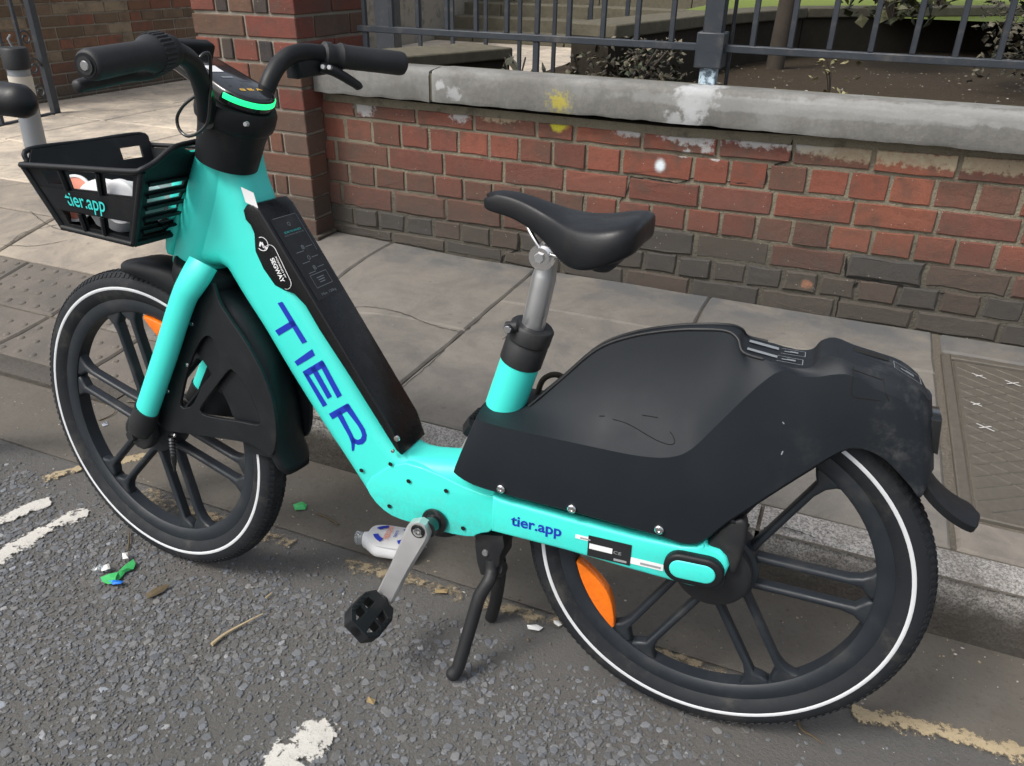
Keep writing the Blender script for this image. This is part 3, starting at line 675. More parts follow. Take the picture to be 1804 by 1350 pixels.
# ================================================================== FRONT WALL
wall = empty('brick_wall', (1.2, 0.0, PAVE)); tag(wall, 'low red brick wall with weathered dark base courses and stone coping, behind the bicycle', 'wall')
WP = Vector((1.2, 0.0, PAVE))
BED = [[(0.092, 0.6444), (1.0022, 0.638), (1.7024, 0.6548)], [(0.0891, 0.5879), (1.0085, 0.5806), (1.7189, 0.5847)], [(0.0849, 0.5047), (1.0178, 0.4967), (1.7383, 0.5021)], [(0.0809, 0.4235), (1.0266, 0.4168), (1.7563, 0.4251)], [(0.077, 0.3465), (1.0352, 0.3391), (1.7755, 0.3436)], [(0.0726, 0.2595), (1.0443, 0.2568), (1.7935, 0.2667)], [(0.069, 0.1877), (1.0522, 0.1855), (1.8101, 0.196)], [(0.0666, 0.1404), (1.0596, 0.1178), (1.8262, 0.1273)]]      # per course line: (x, z) measured along the wall
def bed_z(j, x):
    P = BED[j]; 
    if x <= P[0][0]: a, b = P[0], P[1]
    elif x >= P[-1][0]: a, b = P[-2], P[-1]
    else:
        k = max(i for i in range(len(P)-1) if P[i][0] <= x); a, b = P[k], P[k+1]
    t = (x-a[0])/(b[0]-a[0]); t = max(-0.6, min(1.6, t)); return a[1]+(b[1]-a[1])*t
ROWS = [[-0.3, -0.1307, 0.1187, 0.3411, 0.5697, 0.7033, 0.9282, 1.1657, 1.3819, 1.6034, 1.8224, 2.0481, 2.2738, 2.4995, 2.7252, 2.9509, 3.1766], [-0.3, -0.1772, -0.0644, 0.054, 0.1663, 0.2814, 0.3978, 0.5111, 0.6294, 0.7475, 0.8671, 1.0956, 1.2078, 1.3236, 1.4387, 1.5521, 1.6631, 1.7789, 1.8866, 1.9929, 2.1057, 2.2185, 2.3313, 2.4441, 2.5569, 2.6697, 2.7825, 2.8953, 3.0081, 3.1209], [-0.3, -0.2275, -0.0018, 0.2229, 0.4534, 0.6766, 0.8948, 1.1294, 1.3533, 1.5822, 1.8058, 2.0175, 2.2432, 2.4689, 2.6946, 2.9203, 3.146], [-0.3, -0.2894, -0.1766, -0.0638, 0.0639, 0.1849, 0.2996, 0.4127, 0.5257, 0.6388, 0.7519, 0.8649, 0.978, 1.094, 1.2034, 1.3144, 1.4212, 1.5322, 1.6504, 1.7622, 1.8727, 1.9754, 2.0882, 2.201, 2.3138, 2.4266, 2.5394, 2.6522, 2.765, 2.8778, 2.9906, 3.1034], [-0.3, -0.217, 0.0087, 0.2287, 0.4495, 0.6775, 0.9054, 1.1333, 1.365, 1.5928, 1.8137, 2.0378, 2.2635, 2.4892, 2.7149, 2.9406, 3.1663], [-0.3, -0.2817, -0.1689, -0.0583, 0.0576, 0.1739, 0.2885, 0.4061, 0.5205, 0.6332, 0.7458, 0.8585, 0.9712, 1.0844, 1.1974, 1.3069, 1.4185, 1.5269, 1.6395, 1.7557, 1.868, 1.9791, 2.0919, 2.2047, 2.3175, 2.4303, 2.5431, 2.6559, 2.7687, 2.8815, 2.9943, 3.1071], [-0.3, -0.2291, -0.0034, 0.222, 0.4531, 0.6803, 0.9075, 1.1347, 1.3601, 1.5893, 1.8162, 2.0459, 2.2716, 2.4973, 2.723, 2.9487, 3.1744]]
RED = [(0.205, 0.076, 0.053), (0.225, 0.082, 0.056), (0.18, 0.070, 0.052), (0.25, 0.095, 0.062), (0.16, 0.068, 0.052)]
BRN = [(0.16, 0.075, 0.055), (0.18, 0.078, 0.056), (0.145, 0.075, 0.056), (0.20, 0.080, 0.058)]
DRK = [(0.072, 0.070, 0.066), (0.088, 0.080, 0.070), (0.062, 0.064, 0.065), (0.10, 0.086, 0.072), (0.11, 0.078, 0.062)]
def brick_col(r, x):
    u = random.random()
    if r == 0: c = random.choice(RED if u < .62 else BRN)
    elif r in (1, 2): c = random.choice(RED if u < (.90 if x > .3 else .7) else BRN)
    elif r == 3: c = random.choice(BRN if x < 0.75 else (RED if u < .72 else BRN))
    elif r == 4: c = random.choice(BRN if x < 0.85 else DRK) if x < 1.4 or u < .75 else random.choice(BRN)
    else: c = random.choice(DRK)
    k = random.uniform(0.9, 1.12); return tuple(v*k for v in c)
def brick(parent, org, x0, x1, zf0, zf1, y0, y1, col, jit=0.0016, face=-1, name='brick', worn=0.003):
    """one brick: ragged outline on the face side, worn arrises"""
    pts = []; n = max(2, int(round((x1-x0)/0.045)))
    for i in range(n): x = lerp(x0, x1, i/n); pts.append((x, zf0(x)))
    for i in range(2): pts.append((x1, lerp(zf0(x1), zf1(x1), i/2)))
    for i in range(n): x = lerp(x1, x0, i/n); pts.append((x, zf1(x)))
    for i in range(2): pts.append((x0, lerp(zf1(x0), zf0(x0), i/2)))
    pts = [(x+random.gauss(0, jit), z+random.gauss(0, jit)) for x, z in pts]
    Q = inset(pts, worn*random.uniform(.7, 1.5)); N = len(pts); v = []; f = []
    pr = random.gauss(0, 0.0012)
    for p in pts: v.append((p[0], y1, p[1]))
    for p in pts: v.append((p[0], y0+pr+worn, p[1]))
    for p in Q: v.append((p[0], y0+pr+random.gauss(0, 0.0005), p[1]))
    for r in (0, 1):
        for k in range(N): f.append((r*N+k, r*N+(k+1) % N, (r+1)*N+(k+1) % N, (r+1)*N+k))
    tri = tessellate_polygon([[Vector((q[0], q[1], 0)) for q in Q]]); f += [tuple(2*N+i for i in t) for t in tri]
    v = [(a-org[0], b-org[1], c-org[2]) for a, b, c in v]
    o = mk(name, v, f, 'brick', parent); o.color = (*col, 1); return o
random.seed(21)
for r in range(7):
    xs = ROWS[r]
    for i in range(len(xs)-1):
        x0, x1 = xs[i]+random.uniform(.0050, .0075), xs[i+1]-random.uniform(.0050, .0075)
        if x1-x0 < 0.02: continue
        g0 = random.uniform(.0050, .0070) if r < 4 else 0.0038
        z0f = (lambda x, r=r, g0=g0: bed_z(r+1, x)+g0); z1f = (lambda x, r=r, g0=g0: bed_z(r, x)-g0)
        brick(wall, WP, x0, x1, z0f, z1f, random.gauss(0, 0.0012), 0.10, brick_col(r, (x0+x1)/2), worn=0.0022 if r < 4 else 0.005, jit=0.0009 if r < 4 else 0.0017)
MX = lin(-0.30, 3.4, 60)
def mortar_sheet():
    v = []; f = []; zs = 26
    for x in MX:
        for k in range(zs+1):
            z = lerp(0.09, bed_z(0, x)+0.02, k/zs); v.append((x-WP.x, 0.0062+0.0018*noise.noise((x*20, z*30, 0))-WP.y, z-WP.z))
    for i in range(len(MX)-1):
        for k in range(zs): f.append((i*(zs+1)+k, (i+1)*(zs+1)+k, (i+1)*(zs+1)+k+1, i*(zs+1)+k+1))
    return mk('mortar', v, f, 'mortar', wall, smooth=60)
mortar_sheet()
MB().box((-0.30-WP.x, 0.03, 0.0-WP.z), (3.4-WP.x, 0.13, 0.66-WP.z)).build('wall_core', 'dark_render', wall)
# stepped cracks through the joints
def crack(px, w=0.004):
    v = []; f = []
    P = [Vector((p[0], 0, p[1])) for p in px]; Q = []
    for i in range(len(P)-1):
        n = max(1, int((P[i+1]-P[i]).length/0.012))
        for k in range(n): Q.append(P[i].lerp(P[i+1], k/n)+Vector((random.gauss(0, .0012), 0, random.gauss(0, .0012))))
    Q.append(P[-1])
    for i, q in enumerate(Q):
        d = (Q[min(i+1, len(Q)-1)]-Q[max(i-1, 0)]).normalized(); n = Vector((-d.z, 0, d.x))*w*0.5*random.uniform(.5, 1.3)*(0.3 if i in (0, len(Q)-1) else 1)
        v += [(q.x-n.x-WP.x, 0.0025, q.z-n.z-WP.z), (q.x+n.x-WP.x, 0.0025, q.z+n.z-WP.z)]
    for i in range(len(Q)-1): f.append((2*i, 2*i+2, 2*i+3, 2*i+1))
    mk('crack', v, f, 'dark_hole', wall)
crack([(1.3741, 0.6569), (1.3815, 0.597), (1.3392, 0.5777), (1.3189, 0.5603), (1.3214, 0.5145), (1.2386, 0.5137), (1.1025, 0.5125), (1.055, 0.4894), (0.9739, 0.4946), (0.9011, 0.4938), (0.8955, 0.4509), (0.8691, 0.4009)])
crack([(1.5909, 0.3286), (1.5983, 0.268), (1.7138, 0.2631), (1.8156, 0.2621), (1.9159, 0.256)], 0.0055)
crack([(1.6383, 0.2561), (1.5959, 0.2062), (1.5977, 0.1301)], 0.007)
crack([(0.5184, 0.2458), (0.5153, 0.1932), (0.4538, 0.1585), (0.4429, 0.1288)], 0.006)
# coping stones, worn front arris, joint over x = 0.245
def coping(x0, x1, seed, z_add=0.0):
    n = max(4, int((x1-x0)/0.03)); secs = []
    for i in range(n+1):
        x = lerp(x0, x1, i/n); zb = 0.679+z_add+0.0015*noise.noise((x*14, seed, 3)); zt = 0.786+z_add; w = 0.003*noise.noise((x*10, seed, 0)); c = 0.006*abs(noise.noise((x*25, seed, 9)))
        e = 0.012 if i in (0, n) else 0.0
        P = [(-0.052+w+c*.6, zb+c), (-0.0555+w, zb+0.012), (-0.0555+w, zt-0.026), (-0.0530+w, zt-0.013), (-0.045+w, zt-0.005), (-0.030, zt-0.001), (0.03, zt-0.003), (0.11, zt-0.009), (0.142, zt-0.014), (0.148, zt-0.025), (0.148, zb)]
        secs.append([(x-WP.x, y+e*(.5 if k in (1, 2, 3) else 0), z-WP.z-(e*.5 if k in (3, 4, 5) else 0)) for k, (y, z) in enumerate(P)])
    v, f = loft(secs); return mk('coping_stone', v, f, 'coping_stone', wall, smooth=50)
coping(-0.262, 0.2063-0.006, 1, -0.002); coping(0.2063+0.006, 1.985, 2); coping(1.997, 3.3, 3)
MB().box((0.2063-0.008-WP.x, -0.044, 0.683-WP.z), (0.2063+0.008-WP.x, 0.13, 0.768-WP.z)).build('coping_joint', 'old_stone', wall)

# ================================================================== RAILING on the wall
rail = empty('railing', (1.0, 0.10, 0.775)); tag(rail, 'dark blue-grey painted iron railing standing on the coping of the low brick wall', 'railing')
RO = Vector((1.0, 0.10, 0.775))
def rb(a, b): return (tuple(Vector(a)-RO), tuple(Vector(b)-RO))
def rbox(name, a, b, mat='iron_paint', bevel=0.0025, parent=None):
    p, q = rb(a, b); return MB().box(p, q).build(name, mat, parent or rail, bevel=bevel)
RZ = 0.884
for (a, b) in ((-0.155, 1.052), (1.128, 3.3)): rbox('bottom_rail', (a, 0.086, RZ-0.013), (b, 0.112, RZ+0.008))
for (a, b) in ((-0.155, 1.052), (1.128, 3.3)): rbox('top_rail', (a, 0.086, 1.80), (b, 0.112, 1.82))
proto = rbox('baluster', (-0.008, 0.0915, RZ+0.006), (0.008, 0.1065, 1.80), bevel=0.002)
proto.location.x = 0
bars = [-0.127, -0.018, 0.086, 0.198, 0.306, 0.417, 0.524, 0.633, 0.746, 0.856, 0.965, 1.208, 1.315, 1.423, 1.533, 1.641, 1.749, 1.854]
bars += [1.854+0.108*k for k in range(1, 13)]
for i, x in enumerate(bars):
    b = proto if i == 0 else proto.copy()
    if i: COL.objects.link(b); b.parent = rail
    b.location = (x, 0, 0); b.rotation_euler.y = random.gauss(0, 0.003)
rbox('leg', (-0.137, 0.0905, 0.765), (-0.117, 0.1075, RZ-0.012)); rbox('leg', (0.513, 0.0905, 0.765), (0.533, 0.1075, RZ-0.012)); rbox('leg', (1.72, 0.0905, 0.765), (1.74, 0.1075, RZ-0.012)) if False else None
rbox('post', (1.062, 0.074, 0.918), (1.119, 0.131, 1.95), bevel=0.003)
rbox('post_collar', (1.049, 0.060, 0.826), (1.131, 0.143, 0.926), bevel=0.004)
rbox('post_foot', (1.066, 0.078, 0.765), (1.115, 0.127, 0.828), 'post_foot_paint', bevel=0.004)
rbox('post_stay', (1.132, 0.150, 0.77), (1.142, 0.166, 1.9), bevel=0.003)

# ================================================================== BRICK PILLAR
pil = empty('brick_pillar', (-0.48, 0.1, 0.155)); tag(pil, 'square red brick pillar at the left end of the low wall, pale joints on its front', 'pillar')
PO = Vector((-0.48, 0.1, 0.155)); PX0, PX1, PY0, PY1 = -0.708, -0.266, -0.112, 0.33
MB().box((PX0+0.007-PO.x, PY0+0.007-PO.y, 0.05-PO.z), (PX1-0.008-PO.x, PY1-0.007-PO.y, 1.75-PO.z)).build('mortar', 'pillar_mortar', pil)
random.seed(5)
def pbrick(x0, x1, y0, y1, z0, z1, col):
    """pillar brick: whole block, chamfered, slightly out of true"""
    m = MB(); m.box((x0-PO.x, y0-PO.y, z0-PO.z), (x1-PO.x, y1-PO.y, z1-PO.z))
    me = bpy.data.meshes.new('brick'); bm = bmesh.new(); vs = [bm.verts.new((v[0]+random.gauss(0, .001), v[1]+random.gauss(0, .0008), v[2]+random.gauss(0, .001))) for v in m.v]
    for q in m.f: bm.faces.new([vs[i] for i in q])
    bmesh.ops.recalc_face_normals(bm, faces=bm.faces); bmesh.ops.bevel(bm, geom=bm.edges[:], offset=0.0025, segments=1, affect='EDGES', profile=0.6); bm.to_mesh(me); bm.free()
    o = mkm('brick', me, 'brick', pil); o.color = (*col, 1); return o
z = 0.158; k = 0; PRED = [(0.19, 0.068, 0.050), (0.17, 0.060, 0.046), (0.22, 0.078, 0.054)]; PBR = [(0.14, 0.085, 0.06), (0.16, 0.08, 0.055), (0.12, 0.078, 0.06)]; PDK = [(0.045, 0.043, 0.045), (0.06, 0.05, 0.045)]
while z < 1.70:
    z1 = z+0.0665; hi = z > 0.60
    def pc(): 
        c = random.choice(PRED if (hi and random.random() < .75) or random.random() < .22 else PBR); j = random.uniform(.9, 1.1); return tuple(v*j for v in c)
    if k % 2 == 0:
        cuts = [PX0, PX0+0.106, PX0+0.164, PX0+0.272, PX0+0.335, PX1]
        for i in range(5):
            narrow = i in (1, 3); c = random.choice(PDK) if (narrow and hi) else pc()
            y1 = PY0+0.215 if i == 4 else PY0+0.105
            pbrick(cuts[i]+(0.005 if i else 0), cuts[i+1]-(0.005 if i < 4 else 0), PY0, y1, z, z1, c)
        pbrick(PX1-0.103, PX1, PY0+0.225, PY1, z, z1, pc())
    else:
        mid = (PX0+PX1)/2+random.uniform(-.012, .012)
        pbrick(PX0, mid-0.005, PY0, PY0+0.105, z, z1, pc()); pbrick(mid+0.005, PX1, PY0, PY0+0.105, z, z1, pc())
        pbrick(PX1-0.103, PX1, PY0+0.115, PY0+0.325, z, z1, pc()); pbrick(PX1-0.103, PX1, PY0+0.335, PY1, z, z1, pc())
    z += 0.0772; k += 1
for (a, b) in ((PX0-0.02, -0.5), (-0.492, PX1+0.02)): pbrick(a, b, PY0-0.02, PY0+0.08, 0.12, 0.168, (0.09, 0.078, 0.062))
pbrick(PX1-0.08, PX1+0.02, PY0+0.088, -0.002, 0.12, 0.168, (0.09, 0.078, 0.062))

# ================================================================== FAR LEFT WALL
fw = empty('garden_wall', (-3.8, 3.0, 0.12)); tag(fw, 'long brown brick garden wall beyond the pavement at the upper left', 'wall')
FX = -3.80
MB().box((FX-0.2-FX, 1.15-3.0, -0.05), (FX-0.004-FX, 9.2-3.0, 2.3)).build('mortar', 'pillar_mortar', fw)
random.seed(9); z = 0.10; k = 0
FC = [(0.15, 0.095, 0.06), (0.18, 0.10, 0.062), (0.21, 0.095, 0.062), (0.14, 0.10, 0.065), (0.24, 0.19, 0.13), (0.17, 0.12, 0.08)]
me_cache = {}
def fbrick(L):
    if L not in me_cache:
        bm = bmesh.new(); m = MB().box((-0.05, 0, 0), (0, L, 0.065)); vs = [bm.verts.new(v) for v in m.v]
        for q in m.f: bm.faces.new([vs[i] for i in q])
        bmesh.ops.recalc_face_normals(bm, faces=bm.faces); bmesh.ops.bevel(bm, geom=bm.edges[:], offset=0.004, segments=1, affect='EDGES'); me = bpy.data.meshes.new('brick'); bm.to_mesh(me); bm.free(); me.materials.append(M['brick']); me_cache[L] = me
    return me_cache[L]
nb = 0
while z < 1.05:
    y = 1.18 - (0.11 if k % 2 else 0)
    while y < 5.2 and nb < 296:
        L = 0.215 if (k % 2 == 0 or random.random() < 0.55) else 0.1025
        o = bpy.data.objects.new('brick', fbrick(L)); COL.objects.link(o); o.parent = fw
        o.location = (random.gauss(0.004, 0.0015), y-3.0, z-0.12); j = random.uniform(.85, 1.15); o.color = (*[c*j for c in random.choice(FC)], 1)
        y += L+0.010; nb += 1
    z += 0.076; k += 1

# ================================================================== GATE (iron, far left)
gate = empty('iron_gate', (-3.25, 0.9, 0.12)); tag(gate, 'dark iron gate with scrollwork in front of the brown garden wall', 'gate')
GO = Vector((-3.25, 0.9, 0.12))
ga, gb = Vector((-3.36, 1.36, 0)), Vector((-3.20, 0.45, 0)); gd = (gb-ga).normalized()
def gbar(name, t, w, z0, z1, d=0.02):
    p = ga+gd*t; R = Matrix.Translation(Vector((p.x, p.y, 0))-Vector((GO.x, GO.y, GO.z))) @ Matrix.Rotation(math.atan2(gd.y, gd.x), 4, 'Z')
    return MB().box((-w/2, -d/2, z0), (w/2, d/2, z1), R).build(name, 'iron_paint', gate, bevel=0.003)
gbar('gate_stile', 0.02, 0.05, 0.14, 1.9, 0.04)
for t in (0.17, 0.32, 0.47, 0.62, 0.77): gbar('gate_bar', t, 0.022, 0.16, 1.9)
R = Matrix.Translation(Vector((ga.x, ga.y, 0))-GO) @ Matrix.Rotation(math.atan2(gd.y, gd.x), 4, 'Z')
MB().box((0, -0.02, 0.135), (0.9, 0.02, 0.165), R).build('bottom_rail', 'iron_paint', gate, bevel=0.003)
for kx, (t0, zc, rr, sg) in enumerate([(0.11, 0.30, 0.05, 1), (0.11, 0.45, 0.06, -1), (0.12, 0.62, 0.05, 1), (0.24, 0.34, 0.05, -1), (0.24, 0.52, 0.055, 1)]):
    pts = []
    for i in range(22):
        a = i*0.42; r = rr*(1-i/26); pts.append(R @ Vector((t0+sg*r*math.cos(a), 0, zc+r*math.sin(a))))
    v, f = tube(pts, 0.006, 6); mk('scroll', v, f, 'iron_paint', gate, smooth=60)

# ================================================================== BOLLARD
bo = empty('bollard', (-1.735, -0.08, 0.125)); tag(bo, 'slim grey metal bollard with a dark cap standing behind the basket', 'bollard')
v, f = lathe([(0.0, 0.0), (0.045, 0.0), (0.043, 0.40), (0.043, 0.545), (0.0, 0.545)], (0, 0, 0), (0.045, 0, 1), 24); mk('bollard_tube', v, f, 'galvanised', bo, smooth=40)
v, f = lathe([(0.0455, 0.43), (0.0455, 0.52)], (0, 0, 0), (0.045, 0, 1), 24); mk('pale_band', v, f, 'pale_ground', bo, smooth=40)
v, f = lathe([(0.0, 0.545), (0.047, 0.546), (0.052, 0.55), (0.052, 0.62), (0.046, 0.628), (0.0, 0.63)], (0, 0, 0), (0.045, 0, 1), 24); mk('bollard_cap', v, f, 'matt_black', bo, smooth=40)
v, f = tube([(0.025, 0, 0.625), (0.022, -0.01, 0.66), (0.03, 0.0, 0.675)], 0.004, 6); mk('cap_pin', v, f, 'galvanised', bo, smooth=60)

# ================================================================== GARDEN BEHIND THE WALL
def soil_z(x, y): return 0.70-0.13*smooth01((y-0.14)/0.5)-0.10*smooth01((0.9-x)/0.6)+0.012*noise.noise((x*4, y*4, 0))
soil = sheet('soil', lin(-0.4, 14, 60), lin(0.14, 6, 50), soil_z, 'soil')
MB().box((-0.262, 0.12, 0.1), (3.3, 0.16, 0.66)).build('soil_edge', 'dark_render')['kind'] = 'structure'
def stone_wall(name, P, w, z0, z1, cap_h, label):
    e = empty(name, (P[0][0], P[0][1], z0)); tag(e, label, 'wall'); O = Vector((P[0][0], P[0][1], z0))
    for i in range(len(P)-1):
        a, b = Vector((*P[i], 0)), Vector((*P[i+1], 0)); d = (b-a).normalized(); n = Vector((-d.y, d.x, 0)); L = (b-a).length; R = Matrix.Translation(a-O) @ Matrix.Rotation(math.atan2(d.y, d.x), 4, 'Z')
        MB().box((0, 0.03, z0), (L, w-0.03, z1-cap_h), R).build('wall_face', 'dark_render', e)
        m = max(1, int(round(L/0.9)))
        for k in range(m): MB().box((L*k/m+0.004, 0, z1-cap_h), (L*(k+1)/m-0.004, w, z1), R).build('coping_stone', 'old_stone', e, bevel=0.008)
    return e
stone_wall('retaining_wall', [(-0.5275, 0.7626), (-0.1895, 1.5995)], 0.34, 0.2, 0.70, 0.055, 'mossy stone-capped retaining wall running back from behind the left end of the railing')
stone_wall('retaining_wall', [(0.4774, 1.1655), (0.684, 2.2404), (1.0939, 3.4747)] + [(2.9032, 5.3254)], 0.25, 0.2, 0.86, 0.06, 'dark retaining wall with pale stone capping below the lawn, behind the right part of the railing')
sheet('lawn', lin(0.2, 40, 20), [3.9, 6, 9, 14, 30], lambda x, y: 0.80 if y < 30 else 1.0, 'lawn')
# low steps of old stone beyond the path
random.seed(31)
st_ = empty('stone_steps', (-1.5, 7.5, 0.13)); tag(st_, 'low old stone steps beyond the path, seen through the railing at the left', 'steps')
for i in range(6):
    for k in range(4): MB().box((-3.0+k*1.25, i*0.45, 0), (-3.0+k*1.25+1.24, i*0.45+0.46, 0.14+0.15*i)).build('step_stone', 'old_stone', st_, bevel=0.01)

def foliage(name, c, rad, n, size, label, cat='shrub', cols=((0.05, 0.07, 0.025), (0.10, 0.11, 0.05), (0.18, 0.17, 0.10)), stems=6, seed=0, flat=1.0, group=None):
    rng = random.Random(seed); e = empty(name, (c[0], c[1], c[2])); tag(e, label, cat, group)
    V = []; F = []; T = []
    for i in range(n):
        while True:
            p = Vector((rng.uniform(-1, 1), rng.uniform(-1, 1), rng.uniform(0, 1)))
            if p.x**2+p.y**2+(p.z-.4)**2 < 1: break
        p = Vector((p.x*rad, p.y*rad, p.z*rad*flat)); 
        if noise.noise(p*(2.2/rad)+Vector((seed, 0, 0))) < -0.12: continue
        R = Matrix.Rotation(rng.uniform(0, 6.28), 3, 'Z') @ Matrix.Rotation(rng.uniform(-1.1, 1.1), 3, 'X') @ Matrix.Rotation(rng.uniform(-.5, .5), 3, 'Y')
        L = size*rng.uniform(.5, 1.3); w = L*rng.uniform(.32, .5); q = [Vector((-w*.1, 0, 0)), Vector((-w, L*.45, -.12*L)), Vector((0, L, -.2*L)), Vector((w, L*.45, -.12*L)), Vector((0, L*.5, .06*L))]
        b = len(V); V += [tuple(p+R @ k) for k in q]; F += [(b, b+4, b+1), (b+1, b+4, b+2), (b+2, b+4, b+3), (b+3, b+4, b)]; col = rng.choice(cols); j = rng.uniform(.7, 1.3); T += [tuple(x*j for x in col)+(1,)]*5
    me = bpy.data.meshes.new('leaves'); me.from_pydata(V, [], F); at = me.color_attributes.new('tone', 'FLOAT_COLOR', 'POINT'); at.data.foreach_set('color', [x for t in T for x in t])
    mkm('leaves', me, 'leaf_mix', e, recalc=False)['kind'] = 'stuff'
    v = []; f = []
    for i in range(stems):
        a = rng.uniform(0, 6.28); r = rad*rng.uniform(.2, .8)
        v, f = join((v, f), tube(spline([(0, 0, -0.05), (r*.4*math.cos(a), r*.4*math.sin(a), rad*flat*.4), (r*math.cos(a), r*math.sin(a), rad*flat*.85)], 4), [0.012*rad/.5]*9, 5))
    mk('stem', v, f, 'bark', e, smooth=60)
    return e
BR = ((0.025, 0.022, 0.015), (0.05, 0.042, 0.028), (0.15, 0.13, 0.09), (0.03, 0.04, 0.018))
foliage('shrub', (0.52, 1.25, 0.50), 0.28, 1500, 0.030, 'brown and pale leaved ragged shrub in the gap between the two retaining walls', cols=BR, seed=3, flat=1.1)
foliage('shrub', (2.45, 2.2, 0.62), 0.50, 2400, 0.035, 'dark leafy shrub at the top right behind the railing', cols=((0.02, 0.02, 0.012), (0.05, 0.045, 0.03), (0.10, 0.09, 0.06)), seed=6, flat=0.9)
foliage('shrub', (1.60, 2.9, 0.86), 0.30, 350, 0.07, 'small dark shrub growing over the capping near the thin trunk', cols=((0.03, 0.035, 0.015), (0.07, 0.07, 0.03)), seed=8)
foliage('weed', (0.62, 0.22, 0.66), 0.10, 60, 0.035, 'small pale weed growing just behind the coping left of the railing post', 'weed', ((0.10, 0.10, 0.05), (0.17, 0.15, 0.09)), 3, 12, 1.2)
foliage('weed', (0.37, 0.28, 0.60), 0.14, 26, 0.085, 'broad leaved weed by the railing leg', 'weed', ((0.10, 0.10, 0.07), (0.20, 0.19, 0.14)), 4, 14, 1.6)
foliage('weed', (1.42, 0.95, 0.66), 0.10, 30, 0.028, 'pale yellowish sprig in front of the dark retaining wall', 'weed', ((0.30, 0.27, 0.14), (0.16, 0.15, 0.07)), 3, 15, 1.5)
def trunk(x, y, z, r, h, label, lean=0.0):
    e = empty('tree', (x, y, z)); tag(e, label, 'tree')
    v, f = tube(spline([(0, 0, -0.1), (0.02, 0, h*.3), (lean*.5, 0.03, h*.6), (lean, 0, h)], 5), [r*(1.25-.5*i/15) for i in range(16)], 14); mk('trunk', v, f, 'bark', e, smooth=70)
    for s in range(3):
        a = s*2.1+x; v, f = tube([(lean*.8, 0, h*.8), (lean+.5*math.cos(a), .5*math.sin(a), h*1.15), (lean+.9*math.cos(a), .9*math.sin(a), h*1.4)], [r*.5, r*.35, r*.15], 8); mk('limb', v, f, 'bark', e, smooth=70)
    rng = random.Random(int(x*100)); V = []; F = []; T = []
    for i in range(1500):
        p = Vector((rng.gauss(lean, .7), rng.gauss(0, .7), h*1.45+rng.gauss(0, .4))); L = .12; R = Matrix.Rotation(rng.uniform(0, 6.28), 3, 'Z') @ Matrix.Rotation(rng.uniform(-1, 1), 3, 'X'); b = len(V)
        V += [tuple(p+R @ Vector(k)) for k in ((0, 0, 0), (-L*.4, L*.5, 0), (0, L, 0), (L*.4, L*.5, 0))]; F.append((b, b+1, b+2, b+3)); T += [(0.05, 0.08, 0.025, 1)]*4
    me = bpy.data.meshes.new('crown'); me.from_pydata(V, [], F); at = me.color_attributes.new('tone', 'FLOAT_COLOR', 'POINT'); at.data.foreach_set('color', [x for t in T for x in t]); mkm('crown', me, 'leaf_mix', e, recalc=False)['kind'] = 'stuff'
tp = [(1.0259, 2.6061), (1.9208, 5.0592)]
trunk(tp[0][0], tp[0][1], 0.6, 0.042, 1.9, 'slim brown tree trunk close behind the railing, right of the post'); trunk(tp[1][0], tp[1][1], 0.6, 0.035, 2.2, 'dark thin tree trunk against the retaining wall, second from the railing post', 0.05)
# second railing further back on the left
r2 = empty('railing', (-0.9, 2.4, 0.4)); tag(r2, 'second dark railing further back beyond the left end of the front railing', 'railing')
RR = Matrix.Rotation(math.radians(8), 4, 'Z')
MB().box((-0.75, -0.015, 0.55), (1.2, 0.015, 0.58), RR).build('rail', 'iron_paint', r2, bevel=0.003)
for k in range(9): MB().box((-0.72+k*0.22, -0.012, 0.0), (-0.695+k*0.22, 0.012, 1.6), RR).build('baluster', 'iron_paint', r2, bevel=0.003)
MB().box((-0.55, -0.06, 0.0), (-0.42, 0.06, 1.6), RR).build('post', 'iron_paint', r2, bevel=0.004)

# ================================================================== HIRE BICYCLE
# bicycle frame of reference: x towards the rear, y away from the road side, z up; the origin is the rear contact patch
bike = empty('bicycle'); bike.matrix_world = Matrix([[0.999503, -0.031403, -0.002703, 1.476775], [0.031519, 0.995822, 0.085704, -1.550047], [0.0, -0.085746, 0.996317, -0.000241], [0.0, 0.0, 0.0, 1.0]])
tag(bike, 'turquoise step-through hire bicycle with black fairing and black front basket on its centre stand', 'bicycle')
FM = Matrix([[0.994576, 0.103466, 0.010658, -1.063584], [-0.10363, 0.994483, 0.016245, -0.010388], [-0.008919, -0.017261, 0.999811, -0.00041], [0.0, 0.0, 0.0, 1.0]])      # steered front end, turned slightly on the steering axis
def FO(o): o.matrix_local = FM; return o
HR = 0.3045; RO_ = 0.300

